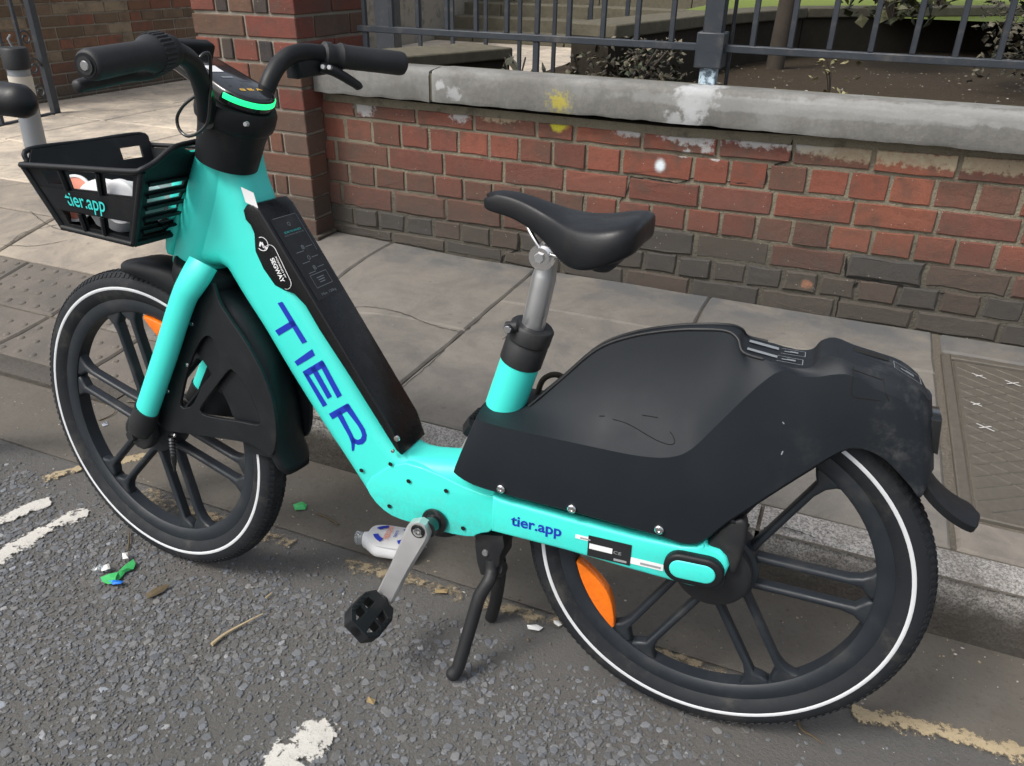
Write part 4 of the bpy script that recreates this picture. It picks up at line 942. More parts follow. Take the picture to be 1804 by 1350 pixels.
def wheel(front):
    side = -1
    # cast wheel with six double spokes
    rim_prof = [(0.2235, -0.012), (0.2275, -0.0155), (0.240, -0.0175), (0.2475, -0.0165), (0.2490, -0.0135), (0.2440, -0.011), (0.2440, 0.011), (0.2490, 0.0135), (0.2475, 0.0165), (0.240, 0.0175), (0.2275, 0.0155), (0.2235, 0.012)]
    v, f = lathe(rim_prof, (0, 0, HR), (0, 1, 0), 96, closed=True)
    w = mk('wheel', v, f, 'wheel_paint', bike, smooth=35)
    hub = [(0.0, -0.048), (0.020, -0.048), (0.022, -0.036), (0.030, -0.034), (0.052 if front else 0.064, -0.020), (0.055 if front else 0.066, 0.0), (0.052 if front else 0.064, 0.020), (0.030, 0.034), (0.022, 0.048), (0.0, 0.048)]
    v, f = lathe(hub, (0, 0, HR), (0, 1, 0), 40); mk('hub', v, f, 'wheel_paint', w, smooth=35)
    # tyre: rounded casing, tread shoulder
    R0, tw, tr = 0.2445, 0.0255, 0.0275; prof = []
    prof = [(0.2440, -0.0125), (0.2500, -0.0185), (0.2585, -0.0235), (0.2680, -0.0262), (0.2780, -0.0262), (0.2870, -0.0235), (0.2940, -0.0180), (0.2985, -0.0100), (0.3005, 0.0)]
    prof = prof + [(r, -y) for r, y in prof[:-1][::-1]]
    v, f = lathe(prof, (0, 0, HR), (0, 1, 0), 128); ty = mk('tyre', v, f, 'rubber', w, smooth=70)
    # tread blocks round the shoulder
    V = []; F = []
    nb = 150
    for k in range(nb):
        a = 2*math.pi*k/nb
        for s in (-1, 1):
            for (r0, y0, r1, y1, da) in ((0.2895, 0.0222, 0.2962, 0.0155, 0.010), (0.2984, 0.0105, 0.3003, 0.0030, 0.011)):
                q = []
                aa = a + (0.5*2*math.pi/nb if s > 0 else 0) 
                for dr in (0.0, 0.0009):
                    for (r, y, t) in ((r0, y0, -da), (r0, y0, da), (r1, y1, da*1.15), (r1, y1, -da*0.85)):
                        ang = aa+t; q.append(((r+dr)*math.cos(ang), s*(y+dr*.7), HR+(r+dr)*math.sin(ang)))
                V, F = (V+q, F+[tuple(i+len(V) for i in t) for t in ((4,5,6,7),(0,1,5,4),(1,2,6,5),(2,3,7,6),(3,0,4,7))])
    t = mk('tread_blocks', V, F, 'rubber', w); t['kind'] = 'stuff'
    for s in (-1, 1):
        v, f = lathe([(0.2672, s*0.0262), (0.2684, s*0.0270), (0.2716, s*0.0272), (0.2730, s*0.0266)], (0, 0, HR), (0, 1, 0), 128)
        mk('reflective_stripe', v, f, 'reflective_white', w, smooth=60)
    a0 = math.radians(47.5 if front else 0.5)
    base = None
    for k in range(6):
        for s in (-1, 1):
            R = Matrix.Translation((0, 0, HR)) @ Matrix.Rotation(-(a0+k*math.pi/3), 4, 'Y')
            if base is None or s == -1 and base.get(-1) is None or s == 1 and base.get(1) is None:
                base = base or {}
                # outline of one spoke (along x), offset s*0.024 in z, fillets at the rim and the hub
                c = s*0.0235; hw = 0.0057
                out = [(0.035, c+s*hw*1.2), (0.058, c+s*hw*1.2), (0.075, c+s*hw), (0.185, c+s*hw*.95), (0.203, c+s*(hw+0.004)), (0.214, c+s*(hw+0.012)), (0.2235, c+s*(hw+0.028)), (0.2270, c+s*(hw+0.030)), (0.2290, c-s*(hw+0.016)), (0.2185, c-s*(hw+0.0155)), (0.2110, c-s*(hw+0.009)), (0.203, c-s*hw*1.05), (0.075, c-s*hw), (0.035, c-s*hw*1.3)]
                if area(out) < 0: out = out[::-1]
                v, f = pillow(out, -0.0105, 0.0105, 0.005, 3); me = bpy.data.meshes.new('spoke'); me.from_pydata(v, [], f); fixn(me); me.materials.append(M['wheel_paint']); me.shade_smooth(); me.set_sharp_from_angle(angle=math.radians(40)); base[s] = me
            o = bpy.data.objects.new('spoke', base[s]); COL.objects.link(o); o.parent = w; o.matrix_local = R
    # orange reflector between two pairs of spokes
    def reflector(a):
        rr = 0.2225; P = []
        for i in range(11): t = lerp(-0.30, 0.30, i/10); P.append(((rr-0.001)*math.cos(a+t), HR+(rr-0.001)*math.sin(a+t)))
        for i in range(11): t = lerp(0.30, -0.30, i/10); d = 0.030*max(0, math.cos(t/0.30*math.pi/2))**0.8+0.006; P.append(((rr-d)*math.cos(a+t), HR+(rr-d)*math.sin(a+t)))
        if area(P) < 0: P = P[::-1]
        v, f = pillow(P, -0.017, 0.004, 0.003, 2); mk('reflector', v, f, 'orange_lens', w, smooth=35)
    reflector(math.radians(72 if front else 213))
    return w
rw = wheel(False)
fw_ = wheel(True); FO(fw_)
v, f = tube([(0.10, -0.012, HR-0.2), (0.1005, -0.03, HR-0.195)], 0.004, 8)

# ---- main frame: big down tube, bottom bracket shell
PF = [(-0.8788, 0.8423), (-0.8943, 0.8104), (-0.9115, 0.7683), (-0.9284, 0.7155), (-0.9424, 0.6687), (-0.9358, 0.6648), (-0.9333, 0.6495), (-0.9056, 0.6436), (-0.868, 0.6451), (-0.849, 0.6497), (-0.8352, 0.6294), (-0.8224, 0.6098), (-0.8024, 0.5823), (-0.7821, 0.5546), (-0.762, 0.5236), (-0.7418, 0.4924), (-0.7139, 0.4517), (-0.6846, 0.4109), (-0.6613, 0.3802), (-0.6367, 0.3485), (-0.6077, 0.3085), (-0.5828, 0.274), (-0.5496, 0.2518), (-0.5164, 0.2472), (-0.4836, 0.2507), (-0.4406, 0.247), (-0.4036, 0.2474), (-0.3872, 0.2545), (-0.3812, 0.2619), (-0.357, 0.2711), (-0.3454, 0.3064), (-0.338, 0.3375), (-0.3279, 0.3718), (-0.3294, 0.4004), (-0.3779, 0.3956), (-0.4175, 0.3858), (-0.4571, 0.3782), (-0.4914, 0.373), (-0.5156, 0.3767), (-0.542, 0.4014), (-0.5784, 0.4499), (-0.6442, 0.5511), (-0.7039, 0.633), (-0.7505, 0.6991), (-0.7761, 0.7385), (-0.783, 0.7672), (-0.7934, 0.7924), (-0.7979, 0.8111), (-0.8006, 0.8254), (-0.8023, 0.8491)]
if area(PF) < 0: PF = PF[::-1]
PF = chaikin(PF, 1)
v, f = pillow(PF, -0.043, 0.043, 0.026, 6)
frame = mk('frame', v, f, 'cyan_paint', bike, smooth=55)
# head tube
ht0 = Vector([(-0.8458, 0.0, 0.831)][0]); ht1 = Vector([(-0.9244, 0.0, 0.6339)][0]); hd = (ht1-ht0).normalized()
v, f = tube([ht0, ht0.lerp(ht1, .3), ht0.lerp(ht1, .6), ht1], [0.0475, 0.050, 0.050, 0.0485], 40); mk('head_tube', v, f, 'cyan_paint', bike, smooth=50)
# shell seam cover over the chain stay joint and shallow screw holes
SE = [(-0.5897, 0.3122), (-0.5235, 0.3705), (-0.4609, 0.3668), (-0.3846, 0.3462), (-0.3277, 0.3487), (-0.3389, 0.317), (-0.3502, 0.2801), (-0.375, 0.2696), (-0.3849, 0.2589), (-0.4335, 0.2537), (-0.476, 0.2585), (-0.5116, 0.2552), (-0.5444, 0.2609), (-0.5738, 0.2825)]
if area(SE) < 0: SE = SE[::-1]
v, f = pillow(chaikin(SE, 1), -0.0448, -0.028, 0.0025, 3); mk('shell_cover', v, f, 'cyan_paint', frame, smooth=40)
for p in [(-0.5917, -0.046, 0.3355), (-0.5353, -0.0468, 0.362), (-0.5016, -0.0468, 0.3381), (-0.433, -0.0468, 0.3376), (-0.5387, -0.0468, 0.2795), (-0.4009, -0.0468, 0.2743)]:
    v, f = lathe([(0.0, -0.0004), (0.0034, -0.0004), (0.0040, 0.0006)], (p[0], p[1], p[2]), (0, -1, 0), 14); mk('screw_hole', v, f, 'dark_hole', frame)
# mounting plate of the basket in front of the head
MP = [(-0.904, 0.8311), (-0.9209, 0.8242), (-0.948, 0.7647), (-0.9678, 0.6955), (-0.9751, 0.6549), (-0.9547, 0.6517), (-0.9086, 0.7964)]
if area(MP) < 0: MP = MP[::-1]
v, f = pillow(chaikin(MP, 1), -0.034, 0.034, 0.008, 3); mk('head_front_plate', v, f, 'cyan_paint', frame, smooth=45)
# chain stays
CS = [(-0.3464, 0.3605), (-0.3299, 0.3566), (-0.2223, 0.3532), (-0.116, 0.3512), (-0.0488, 0.354), (-0.0266, 0.3597), (-0.0211, 0.3672), (-0.0181, 0.3749), (-0.011, 0.3643), (0.0054, 0.3624), (0.0163, 0.354), (0.0223, 0.341), (0.0193, 0.3242), (0.0154, 0.3068), (0.0025, 0.2944), (-0.0276, 0.2898), (-0.1269, 0.2914), (-0.2223, 0.2949), (-0.3456, 0.2939)]
if area(CS) < 0: CS = CS[::-1]
for s in (-1, 1):
    v, f = pillow(CS, -0.064, -0.040, 0.006, 3)
    if s > 0: v = [(a, -b, c) for a, b, c in v]
    mk('chain_stay', v, f, 'cyan_paint', bike, smooth=40)
def stadium(c, d, L, R, n=12):
    d = Vector(d).normalized(); nn = Vector((-d.y, d.x)); P = []
    for i in range(n+1): a = -math.pi/2+math.pi*i/n; P.append(tuple(Vector(c)+d*(L/2+R*math.cos(a))+nn*R*math.sin(a)))
    for i in range(n+1): a = math.pi/2+math.pi*i/n; P.append(tuple(Vector(c)+d*(-L/2+R*math.cos(a))+nn*R*math.sin(a)))
    return P
ac = [(-0.0252, 0.326), (-0.0765, 0.3231)]; ad = Vector(ac[0])-Vector(ac[1])
v, f = pillow(stadium(ac[0], ad, 0.038, 0.0245), -0.078, -0.060, 0.005, 3); aj = mk('axle_cover', v, f, 'black_plastic', bike, smooth=45)
ac2 = [(-0.0263, 0.3261)]
v, f = pillow(stadium(ac2[0], ad, 0.036, 0.0155), -0.0795, -0.070, 0.003, 3); mk('cover_cap', v, f, 'cyan_paint', aj, smooth=45)
pa = [(0.0113, -0.03, 0.2968), (0.0304, -0.03, 0.3029)]
v, f = tube(pa, 0.0052, 12); mk('axle_bolt', v, f, 'chrome', aj, smooth=50)
# prints and stickers on the stay
tp_ = [(-0.31, -0.0652, 0.3254), (-0.2305, -0.0652, 0.3272), (-0.2997, -0.0652, 0.3114), (-0.3047, -0.0652, 0.3342)]
sd_ = Vector(tp_[1])-Vector(tp_[0]); sd_.y = 0; sn_ = Vector((-sd_.z, 0, sd_.x)).normalized()
put_text('lettering', 'tier.app', 'blue_print', frame, [(-0.2703, -0.0647, 0.3238)][0], sd_, sn_, 0.083, 0.024, 0.022)
pc = [(-0.1521, -0.0652, 0.3173)][0]; v, f = quad_on(pc, sd_, sn_, 0.067, 0.037); plq = mk('rating_plate', v, f, 'matt_black', frame)
v, f = quad_on(Vector(pc)+sd_.normalized()*-0.013+sn_*0.000+Vector((0, -0.0004, 0)), sd_, sn_, 0.036, 0.0095); mk('plate_field', v, f, 'sticker_white', plq)
v, f = quad_on(Vector(pc)+sd_.normalized()*0.018+sn_*-0.0135+Vector((0, -0.0004, 0)), sd_, sn_, 0.020, 0.004); mk('plate_field', v, f, 'sticker_grey', plq)
put_text('small_print', 'CE', 'sticker_grey', plq, Vector(pc)+sd_.normalized()*0.013+sn_*-0.001+Vector((0, -0.0005, 0)), sd_, sn_, 0.012, 0.005)
for k in range(3): put_text('small_print', 'lllll ll lll lll llll', 'print_grey', plq, Vector(pc)+sd_.normalized()*(-0.012 if k < 2 else 0.014)+sn_*(0.013-0.0045*k if k < 2 else 0.009)+Vector((0, -0.0005, 0)), sd_, sn_, 0.034 if k < 2 else 0.022, 0.0022) if False else None
for (px_, w_, h_) in (([(-0.1934, -0.0649, 0.3275)][0], 0.026, 0.0075), ([(-0.0939, -0.0649, 0.3102)][0], 0.050, 0.0115)):
    v, f = quad_on(px_, sd_, sn_, w_, h_); st = mk('sticker', v, f, 'sticker_white', frame)
    v, f = quad_on(Vector(px_)+Vector((0, -0.0004, 0))+sd_.normalized()*w_*0.12-sn_*h_*.1, sd_, sn_, w_*0.62, h_*0.32); mk('printed_strip', v, f, 'sticker_grey', st)

# ---- TIER lettering reading down the down tube
q = [(-0.7395, -0.0438, 0.6053), (-0.6159, -0.0438, 0.3766), (-0.7666, -0.0438, 0.5487), (-0.6648, -0.0438, 0.5956)]
def strokes(polys, name, mat, parent):
    for P in polys:
        pass
LT = {'T': [[(-0.7406, 0.6076), (-0.7314, 0.6119), (-0.6883, 0.5505), (-0.6979, 0.5451)], [(-0.7496, 0.559), (-0.7433, 0.5509), (-0.7075, 0.5754), (-0.7134, 0.5834)]], 'I': [[(-0.7155, 0.5102), (-0.7102, 0.5036), (-0.6743, 0.5291), (-0.6793, 0.5393)]], 'E': [[(-0.7009, 0.4949), (-0.6932, 0.4873), (-0.6552, 0.5135), (-0.661, 0.5235)], [(-0.7009, 0.4949), (-0.6888, 0.4916), (-0.6556, 0.444), (-0.6641, 0.4379)], [(-0.6848, 0.504), (-0.6755, 0.5096), (-0.6457, 0.4614), (-0.6542, 0.4547)], [(-0.6678, 0.5163), (-0.6587, 0.5217), (-0.6262, 0.4674), (-0.6353, 0.4602)]], 'R': [[(-0.6531, 0.4277), (-0.647, 0.4189), (-0.6103, 0.4456), (-0.6163, 0.455)], [(-0.6246, 0.4471), (-0.6139, 0.4548), (-0.5846, 0.4149), (-0.5813, 0.4039), (-0.5832, 0.3932), (-0.5894, 0.3854), (-0.5989, 0.3816), (-0.6077, 0.3835), (-0.6058, 0.3919), (-0.5985, 0.3912), (-0.5928, 0.395), (-0.5901, 0.4019), (-0.5923, 0.4092), (-0.5984, 0.4188)], [(-0.6398, 0.4322), (-0.6306, 0.4389), (-0.608, 0.3977), (-0.6044, 0.3859), (-0.6066, 0.3694), (-0.6108, 0.3668), (-0.6118, 0.3826), (-0.6162, 0.3943)], [(-0.6096, 0.3974), (-0.6042, 0.3923), (-0.6028, 0.3847), (-0.6102, 0.3829)]]}
for ch, polys in LT.items():
    V = []; F = []
    for P in polys:
        n = len(V); V += [(x, -0.0437, z) for x, z in P]; t3 = tessellate_polygon([[Vector((x, z, 0)) for x, z in P]]); F += [tuple(n+i for i in t) for t in t3]
    o = mk('lettering', V, F, 'blue_print', frame); o.data.update()

# ---- battery lying on the down tube
PBt = [(-0.7906, 0.7368), (-0.7933, 0.7516), (-0.7859, 0.7613), (-0.7718, 0.7638), (-0.7599, 0.7555), (-0.5313, 0.4234), (-0.516, 0.3819), (-0.5264, 0.3878), (-0.544, 0.4121), (-0.6051, 0.4973), (-0.6651, 0.5767), (-0.6875, 0.6112), (-0.7077, 0.6279), (-0.7257, 0.6307), (-0.7437, 0.6365), (-0.7643, 0.6616), (-0.777, 0.6886), (-0.7764, 0.717), (-0.7817, 0.7289)]
if area(PBt) < 0: PBt = PBt[::-1]
v, f = pillow(PBt, -0.0450, 0.0430, 0.0040, 3); bat = mk('battery', v, f, 'battery_black', bike, smooth=38)
b0 = Vector([(-0.7589, -0.045, 0.7548)][0]); b1 = Vector([(-0.5313, -0.045, 0.4234)][0]); bd = (b1-b0); bd.y = 0; bL = bd.length; bd.normalize(); bn = Vector((-bd.z, 0, bd.x)) if (-bd.z) > 0 else Vector((bd.z, 0, -bd.x))
if bn.z < 0: bn = -bn
def bt(s, y, h=0.0008): return b0 + bd*s + Vector((0, y+0.044, 0)) + bn*h
# dark label sheet on its upper face
LW_ = Vector((0, 1, 0)); X_ = Vector((0, 1, 0)); Y_ = -bd
def btext(s, txt, w, h, y=0.0, name='label_print', mat='print_grey'): put_text(name, txt, mat, bat, bt(s, y), X_, Y_, w, h)
v, f = quad_on(bt(0.09, 0, 0.0004), X_, Y_, 0.074, 0.145); lb = mk('label', v, f, 'matt_black', bat)
def bquad(s, y, w, h, mat='print_grey', hh=0.0008, name='label_mark'): v, f = quad_on(bt(s, y, hh), X_, Y_, w, h); return mk(name, v, f, mat, bat)
for (s, y, w, h) in ((0.030, 0, 0.058, 0.0008), (0.062, 0.0, 0.058, 0.0008)): pass
bquad(0.018, 0, 0.060, 0.0007); bquad(0.052, 0.030, 0.0007, 0.066)
btext(0.032, 'Q', 0.007, 0.007); btext(0.044, 'SCAN TO UNLOCK', 0.044, 0.003, mat='cyan_print'); btext(0.049, 'READ MANUAL BEFORE USE', 0.050, 0.0022); btext(0.054, 'ride safely', 0.030, 0.002) if False else None
for i, (s, ch) in enumerate(((0.074, '8'), (0.093, 'O'), (0.111, 'B'))):
    bquad(s+0.006, -0.012, 0.020, 0.0009); bquad(s+0.001, 0.016, 0.018, 0.0009); btext(s, ch, 0.007, 0.007)
s0 = 0.132
for (a, b, w, h) in ((s0-0.011, 0, 0.044, 0.0008), (s0+0.011, 0, 0.044, 0.0008)): bquad(a, b, w, h)
bquad(s0, -0.022, 0.0008, 0.022); bquad(s0, 0.022, 0.0008, 0.022)
for k in range(3): bquad(s0-0.004+0.004*k, 0, 0.020-0.003*k, 0.0014)
btext(0.156, 'Max. 80 kg' if False else 'Max. 120kg', 0.040, 0.0055)
for (p_, r_) in (([(-0.5234, -0.0462, 0.4122)][0], 0.0055), ([(-0.5311, -0.0462, 0.3873)][0], 0.0035)):
    v, f = lathe([(0.0, 0.0016), (r_*.5, 0.0018), (r_*.9, 0.0012), (r_, -0.001)], p_, (0, -1, 0), 18); mk('screw', v, f, 'chrome', bat, smooth=40)
# oval badge on the flank
bg = [(-0.7386, -0.0463, 0.673), (-0.7595, -0.0463, 0.7031), (-0.7264, -0.0463, 0.6385)]; bx = (Vector(bg[2])-Vector(bg[1])); bx.y = 0; bxn = bx.normalized(); byn = Vector((-bxn.z, 0, bxn.x)); byn = byn if byn.x < 0 else -byn
byn = Vector((bxn.z, 0, -bxn.x)) if Vector((bxn.z, 0, -bxn.x)).z > 0 else Vector((-bxn.z, 0, bxn.x))
Cb = Vector(bg[0])
put_text('badge_print', 'SEGWAY', 'sticker_white', bat, Cb+bxn*0.010-byn*0.000, bxn, byn, 0.041, 0.0085, 0.03)
put_text('badge_print', 'POWERED BY', 'sticker_white', bat, Cb+bxn*0.008+byn*0.0085, bxn, byn, 0.036, 0.0032, 0.02)
ring = []; 
P_ = stadium((0, 0), (1, 0), 0.052, 0.0115, 10); v = []; f = []
for k, sc in enumerate((1.0, 0.90)):
    for x_, y_ in P_: v.append(tuple(Cb+bxn*(0.006+x_*(1.0 if k == 0 else 0.985))+byn*(0.0035+y_*sc)))
n_ = len(P_); f = [(i, (i+1) % n_, n_+(i+1) % n_, n_+i) for i in range(3, n_-3)]; mk('badge_outline', v, f, 'sticker_white', bat)
Cc = Vector(bg[1])
v, f = lathe([(0.0102, 0), (0.0114, 0.0001)], (0, 0, 0), (0, -1, 0), 24); v = [tuple(Cc+Vector(p)) for p in v]; f = f[:17]; mk('badge_emblem', v, f, 'sticker_white', bat)
v, f = join(quad_on(Cc+bxn*0.002, bxn, byn, 0.009, 0.004), quad_on(Cc+bxn*0.006+byn*0.002, (bxn+byn), (byn-bxn), 0.009, 0.003), quad_on(Cc-bxn*0.001-byn*0.004, (bxn-byn), (byn+bxn), 0.008, 0.003)); mk('badge_emblem', v, f, 'sticker_white', bat)
# small white sticker above the battery
ss = [(-0.7785, -0.042, 0.7731)][0]
v, f = quad_on(Vector(ss), Vector((0.35, -0.0, -0.1)), Vector((-0.1, 0.0, 0.35)), 0.024, 0.024)
mk('sticker', [(x, -0.0440, z) for x, y, z in v], f, 'sticker_white', frame)

# ---- seat tube, collar, seat post, saddle
S0 = Vector([(-0.3602, 0.0, 0.4722)][0]); S1 = Vector([(-0.3307, 0.0, 0.5784)][0]); sdir = (S1-S0).normalized()
S2 = Vector([(-0.3004, 0.0, 0.7327)][0])
v, f = tube([S0-sdir*0.14, S1], 0.0310, 40); mk('seat_tube', v, f, 'cyan_paint', bike, smooth=50)
v, f = lathe([(0.0312, -0.012), (0.0330, -0.010), (0.0330, 0.022), (0.0315, 0.024), (0.0315, 0.027), (0.0335, 0.029), (0.0335, 0.050), (0.031, 0.053), (0.018, 0.053)], S1, sdir, 48); sc = mk('seat_clamp', v, f, 'matt_black', bike, smooth=40)
ex = Vector([(-0.3428, -0.028, 0.6299)][0])
v, f = tube([ex-Vector((0.006, 0.0, 0.0)), ex+Vector((0.012, 0, 0.004))], 0.008, 16); v2, f2 = tube([ex+Vector((0, -0.010, 0)), ex+Vector((0, 0.040, 0))], 0.0072, 16); v, f = join((v, f), (v2, f2)); mk('clamp_ear', v, f, 'matt_black', sc, smooth=40)
v, f = lathe([(0.0, 0.0135), (0.005, 0.0135), (0.006, 0.012)], ex, (0, -1, 0), 16); mk('bolt', v, f, 'chrome', sc, smooth=40)
P2 = S1+sdir*0.050
L_ = (S2-P2).length; pd = (S2-P2).normalized()
v, f = lathe([(0.0178, 0.0), (0.0178, L_*0.74), (0.0170, L_*0.78), (0.0142, L_*0.98), (0.0130, L_+0.010), (0.0, L_+0.010)], P2, pd, 40); mk('seat_post', v, f, 'silver', bike, smooth=40)
# saddle: lofted sections from nose to tail: (x, z top centre, half width, skirt drop, edge round)
SEC = [(-0.4015, .8120, .006, .010), (-0.3985, .8150, .014, .018), (-0.390, .8185, .0205, .024), (-0.375, .8210, .0240, .028), (-0.350, .8205, .0265, .030), (-0.325, .8165, .0295, .032), (-0.300, .8110, .0350, .036), (-0.278, .8060, .0430, .042), (-0.258, .8025, .0540, .050), (-0.238, .8000, .0670, .056), (-0.215, .8000, .0780, .058), (-0.190, .8030, .0840, .056), (-0.165, .8085, .0860, .052), (-0.145, .8120, .0820, .046), (-0.130, .8110, .0720, .038), (-0.122, .8060, .0560, .026)]
secs = []
for (x, zt, hw, dr) in SEC:
    x = -0.4+(x+0.4)*0.86; hw *= 0.93
    n = 13; ring_ = []
    for i in range(n):                      # across the top
        t = -1+2*i/(n-1); e = abs(t)
        dish = 0.003*(1-(t*1.8)**2) if abs(t) < .55 and x > -0.27 else 0.0
        z = zt - (0.25+0.1)*hw*0.30*e**2.2 - dish*0.6
        ring_.append((x + (0.010*e if x < -0.39 else 0), t*hw*0.93, z))
    zl = ring_[0][2]
    for (k, dz) in ((1.0, 0.22), (1.02, 0.5), (0.98, 0.8), (0.90, 1.0)): ring_.append((x, hw*k, zl-dr*dz))
    ring_.append((x, 0, zl-dr*0.86))
    for (k, dz) in ((0.90, 1.0), (0.98, 0.8), (1.02, 0.5), (1.0, 0.22)): ring_.append((x, -hw*k, zl-dr*dz))
    secs.append(ring_)
v, f = loft(secs); sad = mk('saddle', v, f, 'leather', bike, smooth=180)
md = sad.modifiers.new('s', 'SUBSURF'); md.levels = 1; md.render_levels = 2
fx = Matrix.Identity(4)
for s in (-1, 1):
    v, f = tube(spline([(-0.335, s*0.010, 0.785), (-0.318, s*0.020, 0.765), (-0.300, s*0.022, 0.748), (-0.270, s*0.022, 0.744), (-0.235, s*0.024, 0.752), (-0.19, s*0.03, 0.765)], 5), 0.0036, 10); mk('saddle_rail', v, f, 'chrome', sad, smooth=60)
v, f = join(tube([(-0.303, -0.031, 0.741), (-0.303, 0.031, 0.741)], 0.0135, 20), tube([(-0.303, -0.024, 0.739), (-0.303, -0.018, 0.739)], 0.019, 20), tube([(-0.303, 0.018, 0.739), (-0.303, 0.024, 0.739)], 0.019, 20)); mk('saddle_clamp', v, f, 'chrome', sad, smooth=40)
v, f = lathe([(0.0, 0.036), (0.007, 0.036), (0.0085, 0.031), (0.0085, 0.028)], (-0.303, 0, 0.741), (0, -1, 0), 6); mk('nut', v, f, 'silver', sad, smooth=30)
v, f = loft([[(x, y*.8, z) for x, y, z in r_] for r_ in [[(a, b*k, 0.752-h) for a, b in ((-0.265, -0.038), (-0.21, -0.056), (-0.195, -0.045), (-0.195, 0.045), (-0.21, 0.056), (-0.265, 0.038))] for k, h in ((1, 0), (0.95, 0.010))]]); mk('saddle_base', v, f, 'matt_black', sad, smooth=40)
sb = Vector([(-0.2097, -0.05, 0.752)][0]); v, f = lathe([(0.0, 0.018), (0.012, 0.017), (0.020, 0.010), (0.022, 0.0), (0.0, 0.0)], sb+Vector((0, 0, 0.006)), (0, 0, -1), 20); mk('bumper', v, f, 'rubber', sad, smooth=50)

# ---- rear fairing
COLS = [  # ridge / top edge, crease, bottom edge (metres in the bicycle frame, near side)
    [(-0.3746, -0.046, 0.4919), (-0.3741, -0.071, 0.4923), (-0.4115, -0.069, 0.3876)],
    [(-0.3521, -0.02, 0.4905), (-0.3432, -0.0765, 0.4913), (-0.3766, -0.072, 0.3756)],
    [(-0.3115, -0.012, 0.5016), (-0.2884, -0.079, 0.4917), (-0.307, -0.072, 0.3716)],
    [(-0.2669, -0.011, 0.5522), (-0.2269, -0.081, 0.4931), (-0.211, -0.072, 0.3705)],
    [(-0.2155, -0.01, 0.6114), (-0.1679, -0.082, 0.4938), (-0.1408, -0.072, 0.3684)],
    [(-0.1682, -0.01, 0.64), (-0.1194, -0.081, 0.4951), (-0.0773, -0.071, 0.3654)],
    [(-0.1139, -0.011, 0.6592), (-0.0825, -0.078, 0.5008), (-0.0481, -0.07, 0.3616)],
    [(-0.0721, -0.012, 0.6684), (-0.0559, -0.072, 0.5158), (-0.0203, -0.069, 0.3712)],
    [(-0.0383, -0.014, 0.6725), (-0.0274, -0.068, 0.5577), (0.0086, -0.066, 0.4093)],
    [(-0.0215, -0.022, 0.6668), (-0.0004, -0.063, 0.599), (0.0441, -0.06, 0.4481)],
    [(-0.0107, -0.034, 0.6535), (0.0199, -0.056, 0.6256), (0.0752, -0.056, 0.483)],
    [(0.0221, -0.037, 0.6495), (0.0398, -0.049, 0.6429), (0.1023, -0.052, 0.5123)],
    [(0.0534, -0.037, 0.6459), (0.0641, -0.047, 0.6398), (0.1256, -0.05, 0.5384)],
    [(0.0743, -0.038, 0.6503), (0.0856, -0.048, 0.6436), (0.1435, -0.05, 0.5528)],
    [(0.0828, -0.038, 0.6637), (0.1033, -0.049, 0.6507), (0.1638, -0.05, 0.5544)],
    [(0.0992, -0.039, 0.671), (0.1229, -0.05, 0.6534), (0.1858, -0.05, 0.5465)],
    [(0.1246, -0.039, 0.6651), (0.1516, -0.051, 0.6425), (0.206, -0.05, 0.5308)],
    [(0.1562, -0.038, 0.66), (0.1781, -0.05, 0.6352), (0.2238, -0.049, 0.5147)],
    [(0.1842, -0.036, 0.6548), (0.1988, -0.047, 0.6244), (0.2361, -0.048, 0.5021)],
    [(0.2076, -0.032, 0.6418), (0.2188, -0.043, 0.598), (0.2407, -0.046, 0.5175)],
    [(0.2201, -0.022, 0.6279), (0.2319, -0.03, 0.583), (0.2437, -0.034, 0.5344)],
]
def fair_rows(c):
    T, K, Bm = Vector(c[0]), Vector(c[1]), Vector(c[2]); rows = []
    for i in range(9):                       # concave flank between ridge and crease
        t = i/8; p = T.lerp(K, t); bow = math.sin(math.pi*t)*abs(K.y-T.y)*0.16; rows.append(Vector((p.x, p.y+bow, p.z)))
    # soft arris under the crease, then the side panel
    for t in (0.035, 0.10, 0.25, 0.45, 0.65, 0.85, 0.97, 1.0):
        p = K.lerp(Bm, t); out_ = 0.003*math.sin(t*math.pi); rows.append(Vector((p.x, p.y-out_+(0.003 if t == 1.0 else 0), p.z)))
    return rows
grid = [fair_rows(c) for c in COLS]
# round the front and rear ends toward the middle
f0 = [Vector((p.x-0.004, p.y*0.80, p.z+0.001)) for p in grid[0]]; f1 = [Vector((p.x-0.0065, p.y*0.45, p.z+0.002)) for p in grid[0]]; f2 = [Vector((p.x-0.007, 0, p.z+0.002)) for p in grid[0]]
e1 = [Vector((p.x+0.004, p.y*0.6, p.z)) for p in grid[-1]]; e2 = [Vector((p.x+0.005, 0, p.z)) for p in grid[-1]]
near = [f2, f1, f0]+grid+[e1, e2]; near = near
# refine along the length
fine = []
for i in range(len(near)-1):
    a, b, c, d = near[max(0, i-1)], near[i], near[i+1], near[min(len(near)-1, i+2)]
    m = 1 if i in (0, 1, 2, len(near)-2, len(near)-3) else 3
    for k in range(m):
        t = k/m; fine.append([0.5*((2*q)+(r_-p_)*t+(2*p_-5*q+4*r_-s_)*t*t+(3*q-p_-3*r_+s_)*t**3) if m > 1 else q.copy() for p_, q, r_, s_ in zip(a, b, c, d)])
fine.append(near[-1])
nr = len(fine[0]); nc = len(fine); v = []; f = []
for s in (1, -1):
    for c in fine:
        for p in c: v.append((p.x, p.y*s, p.z))
def fi(s, i, j): return (0 if s == 1 else nc*nr)+i*nr+j
for s in (1, -1):
    for i in range(nc-1):
        for j in range(nr-1): f.append((fi(s, i, j), fi(s, i+1, j), fi(s, i+1, j+1), fi(s, i, j+1)))
